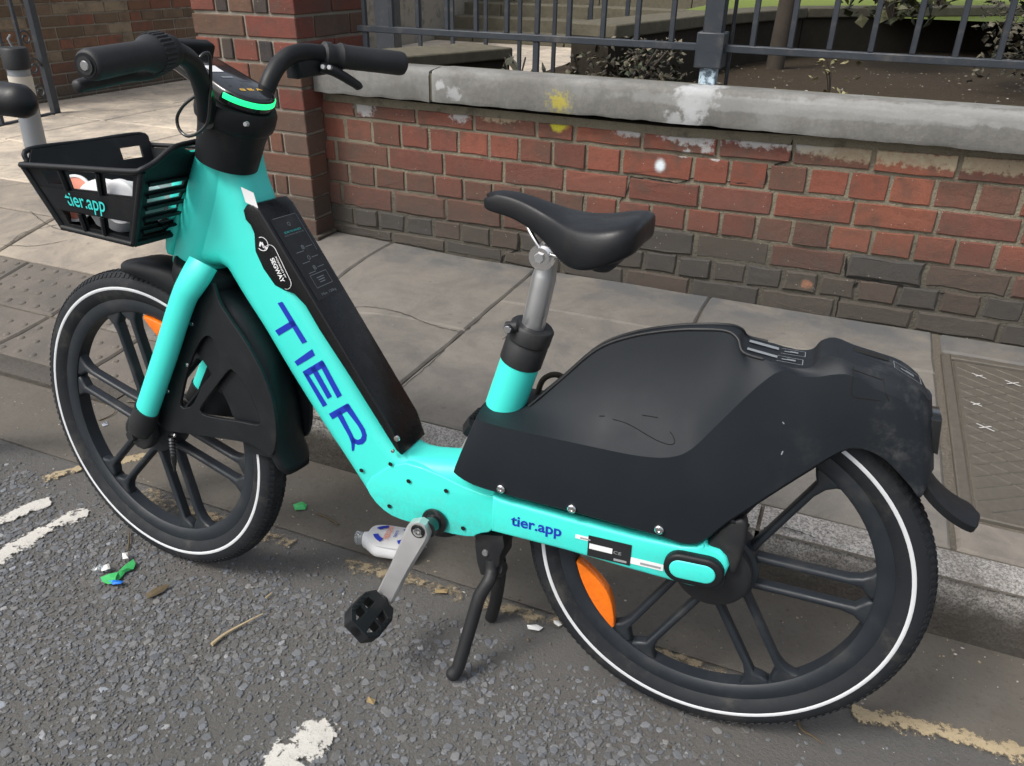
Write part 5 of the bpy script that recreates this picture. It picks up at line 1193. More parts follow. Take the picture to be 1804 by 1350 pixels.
for i in range(nc-1): f.append((fi(1, i, 0), fi(-1, i, 0), fi(-1, i+1, 0), fi(1, i+1, 0)))     # strip along the top
bmx = bmesh.new(); vs = [bmx.verts.new(p) for p in v]
for q in f:
    try: bmx.faces.new([vs[i] for i in q])
    except ValueError: pass
bmesh.ops.remove_doubles(bmx, verts=bmx.verts, dist=0.0003); bmesh.ops.recalc_face_normals(bmx, faces=bmx.faces)
me = bpy.data.meshes.new('rear_fairing'); bmx.to_mesh(me); bmx.free()
_kr = {(round(c[8].x, 4), round(c[8].y*s, 4), round(c[8].z, 4)) for c in fine for s in (1, -1)}
_ci = {v.index for v in me.vertices if (round(v.co.x, 4), round(v.co.y, 4), round(v.co.z, 4)) in _kr}
fair = mkm('rear_fairing', me, 'fairing', bike, smooth=28, recalc=False)
_sa = fair.data.attributes.get('sharp_edge') or fair.data.attributes.new('sharp_edge', 'BOOLEAN', 'EDGE')
for e_ in fair.data.edges:
    if e_.vertices[0] in _ci and e_.vertices[1] in _ci and -0.36 < fair.data.vertices[e_.vertices[0]].co.x < 0.115: _sa.data[e_.index].value = True
md = fair.modifiers.new('shell', 'SOLIDIFY'); md.thickness = 0.003; md.offset = -1
# lip along the ridge
lip = [Vector(c[0]) for c in COLS[2:]]; lp = spline(lip, 5)
for s in (-1, 1):
    v, f = tube([(p.x, p.y*(1 if s < 0 else -1), p.z+0.0005) for p in lp[:45]], 0.0022, 8); mk('lip', v, f, 'matt_black', fair, smooth=60)
# labels moulded on the rack top and the dark slot
def on_top(pxy): return Vector(pxy)
for quadp in ([(-0.0073, 0.0, 0.6473), (0.0262, 0.0, 0.6436)], ): pass
rt = [(0.0117, 0.018, 0.6454), (0.012, -0.016, 0.6474), (0.0482, 0.02, 0.6415), (0.0463, -0.014, 0.6426), (0.2006, 0.0, 0.6482)]
tdir = Vector((1, 0, -0.07)).normalized()
def topz(x):
    best = min(((abs(c[0][0]-x), c[0][2]) for c in COLS)); xs_ = sorted((c[0][0], c[0][2]) for c in COLS[9:]); 
    for a, b in zip(xs_, xs_[1:]):
        if a[0] <= x <= b[0]: return lerp(a[1], b[1], (x-a[0])/(b[0]-a[0]))
    return best[1]
def topmark(x, y, w, h, outline=True):
    z = topz(x)+0.0012; sl = (topz(x+w/2)-topz(x-w/2))/w; X = Vector((1, 0, sl)).normalized(); Y = Vector((0, 1, 0)); t = 0.0010; C = Vector((x, y, z)); V, F = [], []
    for (dx, dy, ww, hh) in (((0, h/2, w, t), (0, -h/2, w, t), (-w/2, 0, t, h), (w/2, 0, t, h)) if outline else ((0, 0, w, h),)):
        V, F = join((V, F), quad_on(C+X*dx+Y*dy, X, Y, ww, hh))
    if outline: V, F = join((V, F), quad_on(C, X, Y, w*.5, h*.14), quad_on(C+X*w*.1+Y*h*.15, X, Y, w*.3, h*.1))
    mk('moulded_label', V, F, 'print_grey', fair)
xa = rt[0][0]
topmark(rt[0][0], 0.017, 0.040, 0.010, False); topmark(rt[1][0], -0.016, 0.040, 0.009, False)
topmark(rt[2][0], 0.017, 0.036, 0.020); topmark(rt[3][0], -0.016, 0.036, 0.020); topmark(rt[4][0]-0.01, 0.0, 0.038, 0.026)
v, f = quad_on(Vector((lerp([(0.1212, 0.0, 0.6638)][0][0], [(0.1533, 0.0, 0.658)][0][0], .3), 0.020, 0)), (1, 0, 0), (0, 1, 0), 0.075, 0.016)
v = [(x, y, topz(x)+0.0014) for x, y, z in v]; mk('grab_slot', v, f, 'dark_hole', fair)
# pen scribble and scuffs on the flank
from mathutils.bvhtree import BVHTree
_bv = BVHTree.FromPolygons([v.co.copy() for v in fair.data.vertices], [tuple(p.vertices) for p in fair.data.polygons])
def on_fair(x, z):
    h = _bv.ray_cast(Vector((x, -0.3, z)), Vector((0, 1, 0))); return h[0], h[1]
def scuff(L, w, mat, name='scratch'):
    P = spline([Vector((x, 0, z)) for x, z in L], 8); v = []
    for i, p in enumerate(P):
        q, nn = on_fair(p.x, p.z)
        if q is None: return
        if nn.y > 0: nn = -nn
        d = (P[min(i+1, len(P)-1)]-P[max(i-1, 0)]).normalized(); s = Vector((-d.z, 0, d.x))*w*(0.25 if i in (0, len(P)-1) else 1)
        v += [tuple(q+nn*0.0004-s), tuple(q+nn*0.0004+s)]
    mk(name, v, [(2*i, 2*i+1, 2*i+3, 2*i+2) for i in range(len(P)-1)], mat, fair)
for L in ([(-0.1921, 0.5278), (-0.1831, 0.5298)], [(-0.1722, 0.5287), (-0.1565, 0.5286), (-0.1398, 0.5261), (-0.1231, 0.5218), (-0.1023, 0.5168), (-0.0846, 0.5156), (-0.0788, 0.5196), (-0.0829, 0.5267), (-0.0881, 0.5307)], [(-0.1311, 0.5422), (-0.1199, 0.543), (-0.108, 0.5438)]): scuff(L, 0.0007, 'dark_hole')
for L in ([(0.0538, 0.5763), (0.0565, 0.5735)], [(0.0617, 0.5358), (0.0606, 0.5295)]): scuff(L, 0.0008, 'print_grey', 'scuff')
for L in ([(0.1234, 0.6639), (0.1258, 0.6458), (0.1276, 0.6305), (0.1339, 0.6263), (0.1485, 0.627), (0.1629, 0.6277)], [(0.1598, 0.6542), (0.1659, 0.6384), (0.1719, 0.6288)], [(0.1218, 0.659), (0.1426, 0.6546), (0.1605, 0.6512)]): scuff(L, 0.0007, 'dark_hole', 'panel_seam')
# bolts along the lower edge
for p in [(-0.3274, -0.0765, 0.3848), (-0.2131, -0.0765, 0.3805), (-0.0816, -0.0755, 0.3806), (0.2569, -0.034, 0.4756)][:3]:
    v, f = lathe([(0.0, 0.0008), (0.0022, 0.0008), (0.0026, 0.0026), (0.0052, 0.0024), (0.0068, 0.0006), (0.0068, -0.003)], p, (0, -1, 0), 20); mk('bolt', v, f, 'chrome', fair, smooth=35)
# tail lamp
tl = [(0.2272, -0.018, 0.6047), (0.2408, -0.018, 0.6053), (0.2472, -0.018, 0.5563), (0.2344, -0.018, 0.5599)]
TLp = [(p[0], p[2]) for p in tl]
if area(TLp) < 0: TLp = TLp[::-1]
v, f = pillow(TLp, -0.024, 0.024, 0.003, 2); mk('tail_lamp', v, f, 'gloss_black', bike, smooth=35)
# mudguard tongue behind the wheel
TG = [(0.2293, 0.0, 0.5474), (0.255, 0.0, 0.5135), (0.2793, 0.0, 0.492), (0.3014, 0.0, 0.4795), (0.3188, 0.0, 0.4746)]
tsec = []
P = spline(TG, 4); n_ = len(P)
for i, p in enumerate(P):
    t = i/(n_-1); hw = lerp(0.040, 0.034, t)*(1 if t < 0.85 else math.sqrt(max(0.02, 1-((t-0.85)/0.16)**2))); d = (P[min(i+1, n_-1)]-P[max(i-1, 0)]).normalized(); nn = Vector((-d.z, 0, d.x)); nn = nn if nn.x > 0 else -nn
    row = []
    for k in range(9): u_ = -1+k/4; row.append(p+Vector((0, u_*hw, 0))-nn*0.008*u_*u_*(1-0.5*t))
    for k in range(9): u_ = 1-k/4; row.append(p+Vector((0, u_*hw*.96, 0))-nn*(0.008*u_*u_*(1-0.5*t)+0.010))
    tsec.append([tuple(q) for q in row])
v, f = loft(tsec); mk('mudguard_flap', v, f, 'black_plastic', bike, smooth=50)
# steel hoop behind the fairing (cable lock)
lk = [(-0.3238, 0.06, 0.4686), (-0.3216, 0.06, 0.4956), (-0.3135, 0.06, 0.5193), (-0.2951, 0.06, 0.5309), (-0.2766, 0.07, 0.5228)]
v, f = tube(spline(lk, 5), 0.0048, 10); mk('lock_hoop', v, f, 'bark', bike, smooth=60)

# ---- motor, calliper and drivetrain at the rear hub
v, f = lathe([(0.0, -0.045), (0.050, -0.045), (0.056, -0.040), (0.057, -0.012), (0.0, -0.012)], (0, 0, HR+0.002), (0, 1, 0), 40); mk('motor_housing', v, f, 'matt_black', bike, smooth=40)
rc = [(-0.0182, 0.3531), (-0.0081, 0.3786), (0.0045, 0.4015), (0.023, 0.419), (0.0345, 0.4148), (0.039, 0.3876), (0.0366, 0.353), (0.0335, 0.3222), (0.0217, 0.3255), (0.0067, 0.3605)]
if area(rc) < 0: rc = rc[::-1]
v, f = pillow(chaikin(rc, 1), -0.058, -0.030, 0.006, 3); mk('brake_calliper', v, f, 'matt_black', bike, smooth=45)
pts = [(-0.0243, -0.05, 0.3903), (-0.0072, -0.055, 0.4105), (0.0109, -0.058, 0.4136), (0.027, -0.05, 0.4049), (0.0367, -0.04, 0.4016)]
v, f = tube(spline(pts, 5), 0.0032, 8); mk('brake_cable', v, f, 'gloss_black', bike, smooth=60)

# ---- crank and pedals
BBc = Vector([(-0.4919, -0.02, 0.2388)][0]); ba = Vector([(-0.4624, -0.08, 0.2769)][0]); pe = Vector([(-0.5236, -0.092, 0.1262)][0])
v, f = lathe([(0.0, 0.0), (0.022, 0.0), (0.0235, 0.002), (0.0225, 0.005), (0.015, 0.007), (0.015, 0.030), (0.0, 0.030)], Vector((ba.x+0.010, -0.0465, ba.z-0.002)), (0, -1, 0), 40); mk('crank_boss', v, f, 'gloss_black', bike, smooth=40)
d = pe-ba; dl = d.length; dn = d.normalized(); sn2 = dn.cross(Vector((0, 1, 0))).normalized(); secs = []
for i in range(17):
    t = i/16; hw = lerp(0.0215, 0.0165, smooth01(t*1.6)); 
    if t < .12: hw *= math.sqrt(max(0.08, 1-((0.12-t)/0.125)**2))
    if t > .93: hw *= math.sqrt(max(0.08, 1-((t-0.93)/0.075)**2))
    th = lerp(0.0085, 0.0065, t); c = ba+dn*(t*(dl+0.028)-0.016)+Vector((0, -0.002*math.sin(t*3), 0))
    secs.append([tuple(c+sn2*a*hw+Vector((0, b*th, 0))) for a, b in ((-1, -.45), (-.8, -1), (.8, -1), (1, -.45), (1, .8), (.8, 1), (-.8, 1), (-1, .8))])
v, f = loft(secs); ca = mk('crank_arm', v, f, 'alloy', bike, smooth=40)
v, f = lathe([(0.0125, 0.0092), (0.0125, 0.0102), (0.010, 0.0110)], ba, (0, -1, 0), 28); v2, f2 = lathe([(0.0, 0.0088), (0.0115, 0.0092)], ba, (0, -1, 0), 28); mk('crank_bolt_recess', *join((v, f), (v2, f2)), 'gloss_black', ca, smooth=40)
v, f = lathe([(0.0030, 0.0100), (0.0032, 0.0112), (0.0065, 0.0112), (0.0072, 0.0098)], ba, (0, -1, 0), 24); mk('crank_bolt', v, f, 'chrome', ca, smooth=40)
def pedal(c, ang, s=-1):
    """platform pedal: cage with cut-outs, centre barrel; c at the crank, extends to s side"""
    R = Matrix.Translation(c) @ Matrix.Rotation(ang, 4, 'Y'); m = MB(); th = 0.0115
    out = [(-0.022, 0.008), (-0.033, 0.028), (-0.033, 0.072), (-0.020, 0.090), (0.020, 0.090), (0.033, 0.072), (0.033, 0.028), (0.022, 0.008)]
    holes = [[(-0.024, 0.032), (-0.024, 0.048), (-0.010, 0.050), (-0.010, 0.028)], [(-0.024, 0.056), (-0.024, 0.070), (-0.012, 0.084), (-0.010, 0.056)], [(0.010, 0.028), (0.010, 0.050), (0.024, 0.048), (0.024, 0.032)], [(0.010, 0.056), (0.012, 0.084), (0.024, 0.070), (0.024, 0.056)]]
    v, f = plate(out, holes, -th, th); v = [tuple(R @ Vector((x, s*z, y))) for x, y, z in v]; p = mk('pedal', v, f, 'black_plastic', bike)
    md = p.modifiers.new('b', 'BEVEL'); md.width = 0.002; md.segments = 2; md.limit_method = 'ANGLE'
    v, f = tube([tuple(R @ Vector((0, -s*0.004, 0))), tuple(R @ Vector((0, s*0.09, 0)))], 0.0095, 16); mk('pedal_axle', v, f, 'matt_black', p, smooth=50)
    V, F = [], []
    for sx_ in (-1, 1):
        for k in range(5):
            for sz in (-1, 1): V, F = join((V, F), tube([tuple(R @ Vector((sx_*0.0285, s*(0.028+k*0.011), sz*th))), tuple(R @ Vector((sx_*0.0285, s*(0.028+k*0.011), sz*(th+0.003))))], 0.0022, 6))
    mk('grip_pins', V, F, 'black_plastic', p)['kind'] = 'stuff'
    return p
pedal(pe+Vector((0, -0.006, 0)), math.radians(40))
# far side crank arm and pedal, pointing up and forward behind the frame
fa = BBc+Vector((0, 0.108, 0)); fe = BBc-Vector((d.x, 0, d.z))+Vector((0, 0.115, 0))
fe = BBc+Vector((-dn.x*0.15, 0.085, -dn.z*0.15))
v, f = tube([BBc+Vector((0, 0.075, 0)), BBc.lerp(fe, .5)+Vector((0, 0.035, 0)), fe], [0.016, 0.013, 0.012], 12); mk('crank_arm', v, f, 'alloy', bike, smooth=40)
pedal(fe+Vector((0, 0.004, 0)), math.radians(30), 1)
v, f = lathe([(0.058, -0.003), (0.062, 0.0), (0.058, 0.003), (0.03, 0.003), (0.03, -0.003)], BBc+Vector((0, 0.062, 0)), (0, 1, 0), 40, closed=True); mk('chainring', v, f, 'matt_black', bike, smooth=40)

# ---- centre stand
ksb = [(-0.3875, 0.2573), (-0.3365, 0.2664), (-0.3325, 0.2473), (-0.3397, 0.2258), (-0.3399, 0.2084), (-0.3552, 0.1778), (-0.3742, 0.1765), (-0.3824, 0.2011), (-0.3865, 0.229)]
if area(ksb) < 0: ksb = ksb[::-1]
v, f = pillow(ksb, -0.030, 0.030, 0.004, 2); kst = mk('centre_stand', v, f, 'matt_black', bike, smooth=35)
v, f = lathe([(0.0, 0.003), (0.005, 0.003), (0.006, 0.0)], [(-0.3665, -0.03, 0.2253)][0], (0, -1, 0), 16); mk('bolt', v, f, 'silver', kst, smooth=40)
k1 = [(-0.3578, -0.022, 0.21), (-0.3546, -0.028, 0.1917), (-0.3533, -0.04, 0.1805), (-0.3639, -0.052, 0.1549), (-0.368, -0.06, 0.1308), (-0.3747, -0.075, 0.0819), (-0.3805, -0.088, 0.0408), (-0.3837, -0.094, 0.022), (-0.3945, -0.1, 0.004)]
v, f = tube(spline(k1, 4), [0.0125]*8+[0.0115]*17+[0.0125]*4+[0.0135]*4, 16); 
Ps = spline(k1, 4); rr_ = [lerp(0.0115, 0.0115, i/len(Ps)) for i in range(len(Ps))]; rr_[-1] = 0.009; rr_[-2] = 0.0125; rr_[-3] = 0.0128
v, f = tube(Ps, rr_, 16); mk('stand_leg', v, f, 'matt_black', kst, smooth=60)
k2 = [(-0.3597, 0.022, 0.1803), (-0.3598, 0.026, 0.1471), (-0.3645, 0.036, 0.1138), (-0.3735, 0.05, 0.0623), (-0.3855, 0.062, 0.012)]
v, f = tube(spline(k2, 4), 0.0118, 16); mk('stand_leg', v, f, 'matt_black', kst, smooth=60)
v, f = tube([(-0.3558, -0.02, 0.1918), (-0.3603, 0.02, 0.1633)], 0.017, 16); mk('stand_pivot', v, f, 'matt_black', kst, smooth=40)

# ================================================================== STEERED FRONT END (frame FM)
def fmk(name, v, f, mat, smooth=50, parent=None):
    o = mk(name, v, f, mat, parent or bike, smooth)
    if parent is None: FO(o)
    return o
# fork crown and legs
hub_f = Vector((0, 0, HR))
cr0 = Vector([(0.1583, 0.0, 0.6373)][0]); stx = (Vector([(0.227, 0.0, 0.8372)][0])-cr0).normalized()
v, f = lathe([(0.0, -0.030), (0.050, -0.030), (0.0545, -0.020), (0.0550, 0.006), (0.0500, 0.012), (0.0, 0.014)], cr0, stx, 44); fork = fmk('fork', v, f, 'black_plastic')
for s in (-1, 1):
    pl = [(0.1973, -0.044, 0.6626), (0.1935, -0.054, 0.647), (0.1835, -0.061, 0.6277), (0.1716, -0.064, 0.6089), (0.1492, -0.0655, 0.5656), (0.1195, -0.0655, 0.5063), (0.081, -0.0655, 0.4333), (0.0422, -0.0655, 0.3607)]
    P = [(p[0], p[1]*(1 if s < 0 else -1), p[2]) for p in pl]; Ps = spline(P, 5); n_ = len(Ps)
    sec_ = []
    _, fr_ = frames_along(Ps)
    for i, (p, (t, nn, bb)) in enumerate(zip(Ps, fr_)):
        r1 = lerp(0.0265, 0.0225, smooth01(i/n_*2)); yv = Vector((0, 1, 0)); xv = (t.cross(yv)).normalized(); yv = xv.cross(t).normalized()
        sec_.append([tuple(p+xv*(r1*1.0*math.cos(a))+yv*(r1*0.72*math.sin(a))) for a in [2*math.pi*k/24 for k in range(24)]])
    v, f = loft(sec_); lg = mk('fork_leg', v, f, 'cyan_paint', fork, smooth=60)
    # black dropout sock with pinch around the axle
    e = Ps[-1]; tdn = (Ps[-1]-Ps[-3]).normalized(); q = [e-tdn*0.012, e+tdn*0.012, e+tdn*0.030, e+tdn*0.048, e+tdn*0.056]
    sec_ = []
    for p, r1 in zip(q, (0.0245, 0.0250, 0.0255, 0.0225, 0.012)):
        yv = Vector((0, 1, 0)); xv = tdn.cross(yv).normalized(); yv = xv.cross(tdn).normalized()
        sec_.append([tuple(p+xv*(r1*math.cos(a))+yv*(r1*.80*math.sin(a))) for a in [2*math.pi*k/24 for k in range(24)]])
    v, f = loft(sec_); mk('dropout', v, f, 'matt_black', fork, smooth=60)
    dp = [(-0.026, HR+0.010), (-0.006, HR+0.042), (0.030, HR+0.035), (0.052, HR+0.015), (0.040, HR-0.018), (0.012, HR-0.030), (-0.016, HR-0.014)]
    if area(dp) < 0: dp = dp[::-1]
    v, f = pillow(chaikin(dp, 1), -0.066, -0.044, 0.006, 3)
    if s > 0: v = [(a, -b, c) for a, b, c in v]
    mk('dropout_plate', v, f, 'matt_black', fork, smooth=45)
    v, f = lathe([(0.0, 0.074), (0.010, 0.074), (0.012, 0.070), (0.012, 0.05)], hub_f, (0, s, 0), 6); mk('axle_nut', v, f, 'matt_black', fork, smooth=30)
# bellows of the brake cable beside the hub
bp0 = Vector([(0.0975, -0.06, 0.3279)][0]); bp1 = Vector([(0.0943, -0.06, 0.254)][0]); prof = []; Lb = (bp1-bp0).length
for k in range(9): prof += [(0.0078-(k*0.0003), Lb*0.8*k/9), (0.0050, Lb*0.8*(k+.5)/9)]
prof += [(0.0035, Lb*.82), (0.0020, Lb), (0.0, Lb+0.001)]
v, f = lathe(prof, bp0, (bp1-bp0), 18); mk('cable_bellows', v, f, 'gloss_black', fork, smooth=30)
v, f = lathe([(0.022, -0.052), (0.078, -0.046), (0.080, -0.043), (0.078, -0.040), (0.022, -0.040)], hub_f, (0, 1, 0), 48); mk('brake_drum', v, f, 'matt_black', fork, smooth=40) if False else None

# front mudguard: arched shell following the wheel, with a triangular side plate
def fender_r(a):
    T = [(0.0, 0.344), (3.0, 0.335), (7.0, 0.328), (12, 0.328), (24, 0.343), (36, 0.360), (50, 0.371), (62, 0.366), (72, 0.350), (84, 0.333), (94, 0.318)]
    for p, q in zip(T, T[1:]):
        if p[0] <= a <= q[0]: return lerp(p[1], q[1], smooth01((a-p[0])/(q[0]-p[0]))*.5+(a-p[0])/(q[0]-p[0])*.5)
    return T[0][1] if a < 2 else T[-1][1]
secs = []
NA = 44
for i in range(NA+1):
    a = lerp(0.5, 94.5, i/NA); ar = math.radians(a); r = fender_r(a); row = []
    e = 1.0
    if a > 88: e = math.sqrt(max(0.05, 1-((a-88)/6.6)**2))
    if a < 5: e = math.sqrt(max(0.06, 1-((5-a)/4.1)**2))
    hw = (0.036 if a > 60 else lerp(0.036, 0.036, (a-0)/60))*lerp(0.55, 1, e)
    skirt = 0.306 if a > 75 else lerp(0.313, 0.306, a/75)
    if a < 8: skirt = lerp(0.331, 0.313, max(0, (a-0.5)/7.5))
    skirt = min(skirt, r-0.006)
    pr = [(-hw*1.02, skirt), (-hw*1.03, lerp(skirt, r, .35)), (-hw, lerp(skirt, r, .62)), (-hw*.86, lerp(skirt, r, .82)), (-hw*.6, lerp(skirt, r, .94)), (-hw*.3, lerp(skirt, r, .99)), (0, r)]
    pr = pr+[(-y, q) for y, q in pr[:-1][::-1]]
    for y, q in pr: row.append((q*math.cos(ar), y, HR+q*math.sin(ar)))
    secs.append(row)
v, f = loft(secs, close=False, cap=False); fen = fmk('front_mudguard', v, f, 'mudguard', 60)
md = fen.modifiers.new('t', 'SOLIDIFY'); md.thickness = 0.003; md.offset = 1
OP = [(0.187, 0.6221), (0.1748, 0.5954), (0.1528, 0.5561), (0.1272, 0.5042), (0.1064, 0.4622), (0.085, 0.421), (0.0655, 0.3857), (0.0468, 0.3486), (0.0492, 0.3353), (0.0598, 0.3277), (0.0755, 0.3252), (0.1543, 0.3394), (0.2196, 0.3502), (0.2704, 0.3583), (0.3019, 0.351), (0.3205, 0.3445), (0.332, 0.3654), (0.3367, 0.3989), (0.3345, 0.4404), (0.3267, 0.4692), (0.312, 0.5011), (0.2925, 0.5315), (0.2703, 0.5581), (0.2477, 0.5808), (0.23, 0.6014), (0.2222, 0.622), (0.2177, 0.6374)]
W1 = [(0.1855, 0.5337), (0.1951, 0.5388), (0.2053, 0.537), (0.2142, 0.5248), (0.2208, 0.5028), (0.2154, 0.4881), (0.1946, 0.4654), (0.1702, 0.438), (0.1535, 0.4119), (0.1401, 0.393), (0.1222, 0.3837), (0.1115, 0.3876), (0.1166, 0.4046), (0.1314, 0.4434), (0.1484, 0.4796), (0.1686, 0.5135)]
W2 = [(0.2371, 0.4861), (0.2464, 0.4904), (0.2734, 0.4681), (0.2911, 0.4393), (0.3015, 0.4125), (0.2996, 0.4035), (0.2916, 0.398), (0.2502, 0.3942), (0.2033, 0.3868), (0.1664, 0.3834), (0.1592, 0.3914), (0.1754, 0.4133), (0.2031, 0.4462)]
W1 = chaikin(W1, 1); W2 = chaikin(W2, 1); OP = chaikin(OP, 1)
for s in (-1, 1):
    v, f = plate(OP, [W1, W2], -0.0475, -0.0405)
    if s > 0: v = [(a, -b, c) for a, b, c in v]
    o = mk('side_plate', v, f, 'mudguard', fen); md = o.modifiers.new('b', 'BEVEL'); md.width = 0.0015; md.segments = 2; md.limit_method = 'ANGLE'; md.angle_limit = math.radians(50)
for p in [(0.1609, -0.0478, 0.5522), (0.14, -0.0478, 0.4729), (0.0838, -0.0478, 0.4079)]:
    v, f = lathe([(0.0, 0.0014), (0.0022, 0.0014), (0.0038, 0.0008), (0.0044, -0.001)], p, (0, -1, 0), 16); mk('bolt', v, f, 'chrome', fen, smooth=40)
for s in (-1, 1):
    A = [math.radians(lerp(6, 66, k/30)) for k in range(31)]; Q = [(0.318*math.cos(a), HR+0.318*math.sin(a)) for a in A]+[(lerp(0.262, 0.246, min(1, k/8))*math.cos(a), HR+lerp(0.262, 0.246, min(1, k/8))*math.sin(a)) for k, a in list(enumerate(A))[::-1]]
    if area(Q) < 0: Q = Q[::-1]
    v, f = plate(Q, [], -0.0372, -0.0345)
    if s > 0: v = [(a, -b, c) for a, b, c in v]
    mk('inner_skirt', v, f, 'mudguard', fen)
# stem cover (black collar), display and phone rest
c0 = Vector([(0.2243, 0.0, 0.8335)][0]); c1 = c0+stx*0.075
v, f = lathe([(0.0478, -0.012), (0.0482, -0.008), (0.0510, 0.035), (0.0535, 0.050), (0.0585, 0.055), (0.0605, 0.064), (0.0605, 0.078), (0.0570, 0.086), (0.0, 0.089)], c0, stx, 52); stm = fmk('stem_cover', v, f, 'black_plastic', 35)
for p in [(0.2563, -0.055, 0.8914), (0.3278, -0.064, 0.8915), (0.2273, -0.048, 0.8714)]:
    v, f = lathe([(0.0, 0.002), (0.003, 0.002), (0.0036, -0.004)], p, (0.2, -1, 0), 12); mk('screw', v, f, 'silver', stm, smooth=40)
# display slab: rounded nose towards the rider, long tongue towards the front
top0 = c0+stx*0.094+Vector((-0.004, 0, 0)); fx_ = Vector((-1, 0, 0.40)).normalized(); upn = Vector((0.40, 0, 1)).normalized()
P = []
for k in range(17): a = -math.pi/2+math.pi*k/16; P.append((0.010+0.047*math.cos(a), 0.046*math.sin(a)))
P += [(-0.04, 0.042), (-0.100, 0.036), (-0.108, 0.032), (-0.108, -0.032), (-0.100, -0.036), (-0.04, -0.042)]
def slabT(P, h0, h1, r):
    v, f = pillow(P if area(P) > 0 else P[::-1], h0, h1, r, 3); xx = -fx_
    return [tuple(top0+xx*a+Vector((0, 1, 0))*c+upn*b) for a, b, c in v], f
v, f = slabT(P, -0.006, 0.020, 0.006); dsp = mk('display', v, f, 'gloss_black', stm, smooth=40)
Pg = [(0.010+0.0472*math.cos(-math.pi*0.46+math.pi*0.92*k/24)*k_, 0.0462*math.sin(-math.pi*0.46+math.pi*0.92*k/24)*k_) for k_ in (1.025, 0.90) for k in (range(25) if k_ > 1 else range(24, -1, -1))]
v, f = slabT(Pg, 0.006, 0.0145, 0.001); mk('light_ring', v, f, 'lit_green', stm, smooth=40)
def ontop(x, y, h=0.0206): return top0-fx_*x+Vector((0, y, 0))+upn*h
for (x, y, s_) in ((0.022, -0.016, '8'), (0.022, 0.0, 'B'), (0.022, 0.016, 'A')): put_text('display_icon', s_, 'gold_print', dsp, ontop(x, y), Vector((0, 1, 0)), fx_, 0.011, 0.007, 0.02)
v, f = quad_on(ontop(-0.045, -0.010), Vector((0, 1, 0)), fx_, 0.024, 0.020); mk('sticker', v, f, 'sticker_white', dsp)
v, f = quad_on(ontop(-0.018, -0.008), Vector((0, 1, 0)), fx_, 0.022, 0.004); mk('printed_strip', v, f, 'print_grey', dsp)
v, f = slabT([(-0.120, 0.044), (-0.101, 0.044), (-0.101, -0.044), (-0.120, -0.044)], 0.0, 0.034, 0.006); mk('phone_rest', v, f, 'black_plastic', stm, smooth=40)
kp = [ontop(-0.03, -0.060, -0.02), ontop(-0.08, -0.050, 0.006)]
# handlebar
hb = [(0.3334, -0.31, 0.9663), (0.3126, -0.24, 0.9734), (0.3087, -0.19, 0.9814), (0.3023, -0.155, 0.9825), (0.2924, -0.122, 0.9715), (0.2784, -0.095, 0.9477), (0.2593, -0.07, 0.9172), (0.246, -0.058, 0.8922)]
hbr = [(0.3441, 0.31, 0.9773), (0.3067, 0.24, 0.982), (0.2802, 0.19, 0.9847), (0.2678, 0.148, 0.9881), (0.2636, 0.112, 0.9836), (0.2586, 0.088, 0.9695), (0.2573, 0.066, 0.9459), (0.2534, 0.05, 0.9123)]
H = []
for a, b in zip(hb, hbr): H.append(((a[0]+b[0])/2, (abs(a[1])+abs(b[1]))/2, (a[2]+b[2])/2))
Pn = spline([(x, -y, z) for x, y, z in [(p[0], -p[1], p[2]) for p in hb]], 6)
Pfar = spline(hbr, 6)
v, f = tube(Pn, 0.0135, 20); hbar = fmk('handlebar', v, f, 'black_plastic', 60)
v, f = tube(Pfar, 0.0135, 20); mk('handlebar_arm', v, f, 'black_plastic', hbar, smooth=60)
v, f = tube([Pn[-1], (Pn[-1]+Pfar[-1])/2-stx*0.01, Pfar[-1]], 0.016, 16); mk('bar_clamp', v, f, 'matt_black', hbar, smooth=60)
e0 = Vector(hb[0]); e1_ = Vector(hb[2]); gdn = (e0-e1_).normalized()
gp = [(0.0, 0.001), (0.0100, 0.001), (0.0100, -0.002), (0.0140, -0.002), (0.0165, -0.004), (0.0178, -0.010), (0.0174, -0.05), (0.0168, -0.088), (0.0178, -0.100), (0.0215, -0.108), (0.0228, -0.114), (0.0228, -0.136), (0.0205, -0.144), (0.0150, -0.146)]
v, f = lathe(gp, e0, gdn, 36); gr = mk('grip', v, f, 'grip_rubber', hbar, smooth=40)
v, f = lathe([(0.0, 0.0022), (0.0048, 0.0022), (0.0055, 0.0012)], e0, gdn, 20); mk('bar_end_plug', v, f, 'silver', gr, smooth=40)
V, F = [], []
ax = gdn; n1 = ax.orthogonal().normalized(); n2 = ax.cross(n1)
for k in range(26):
    a = 2*math.pi*k/26; dr_ = n1*math.cos(a)+n2*math.sin(a); V, F = join((V, F), tube([e0-ax*0.113+dr_*0.0230, e0-ax*0.135+dr_*0.0230], 0.0016, 5))
mk('bell_ribs', V, F, 'grip_rubber', gr, smooth=40)
g0 = Vector(hbr[0]); g1_ = Vector(hbr[2]); gdf = (g0-g1_).normalized()
gp2 = [(0.0, 0.001), (0.0130, 0.0), (0.0185, -0.004), (0.0200, -0.010), (0.0195, -0.06), (0.0195, -0.112), (0.0215, -0.122), (0.0180, -0.128), (0.0180, -0.136), (0.0205, -0.140), (0.0205, -0.150), (0.0150, -0.154)]
v, f = lathe(gp2, g0, gdf, 36); mk('grip', v, f, 'grip_rubber', hbar, smooth=40)
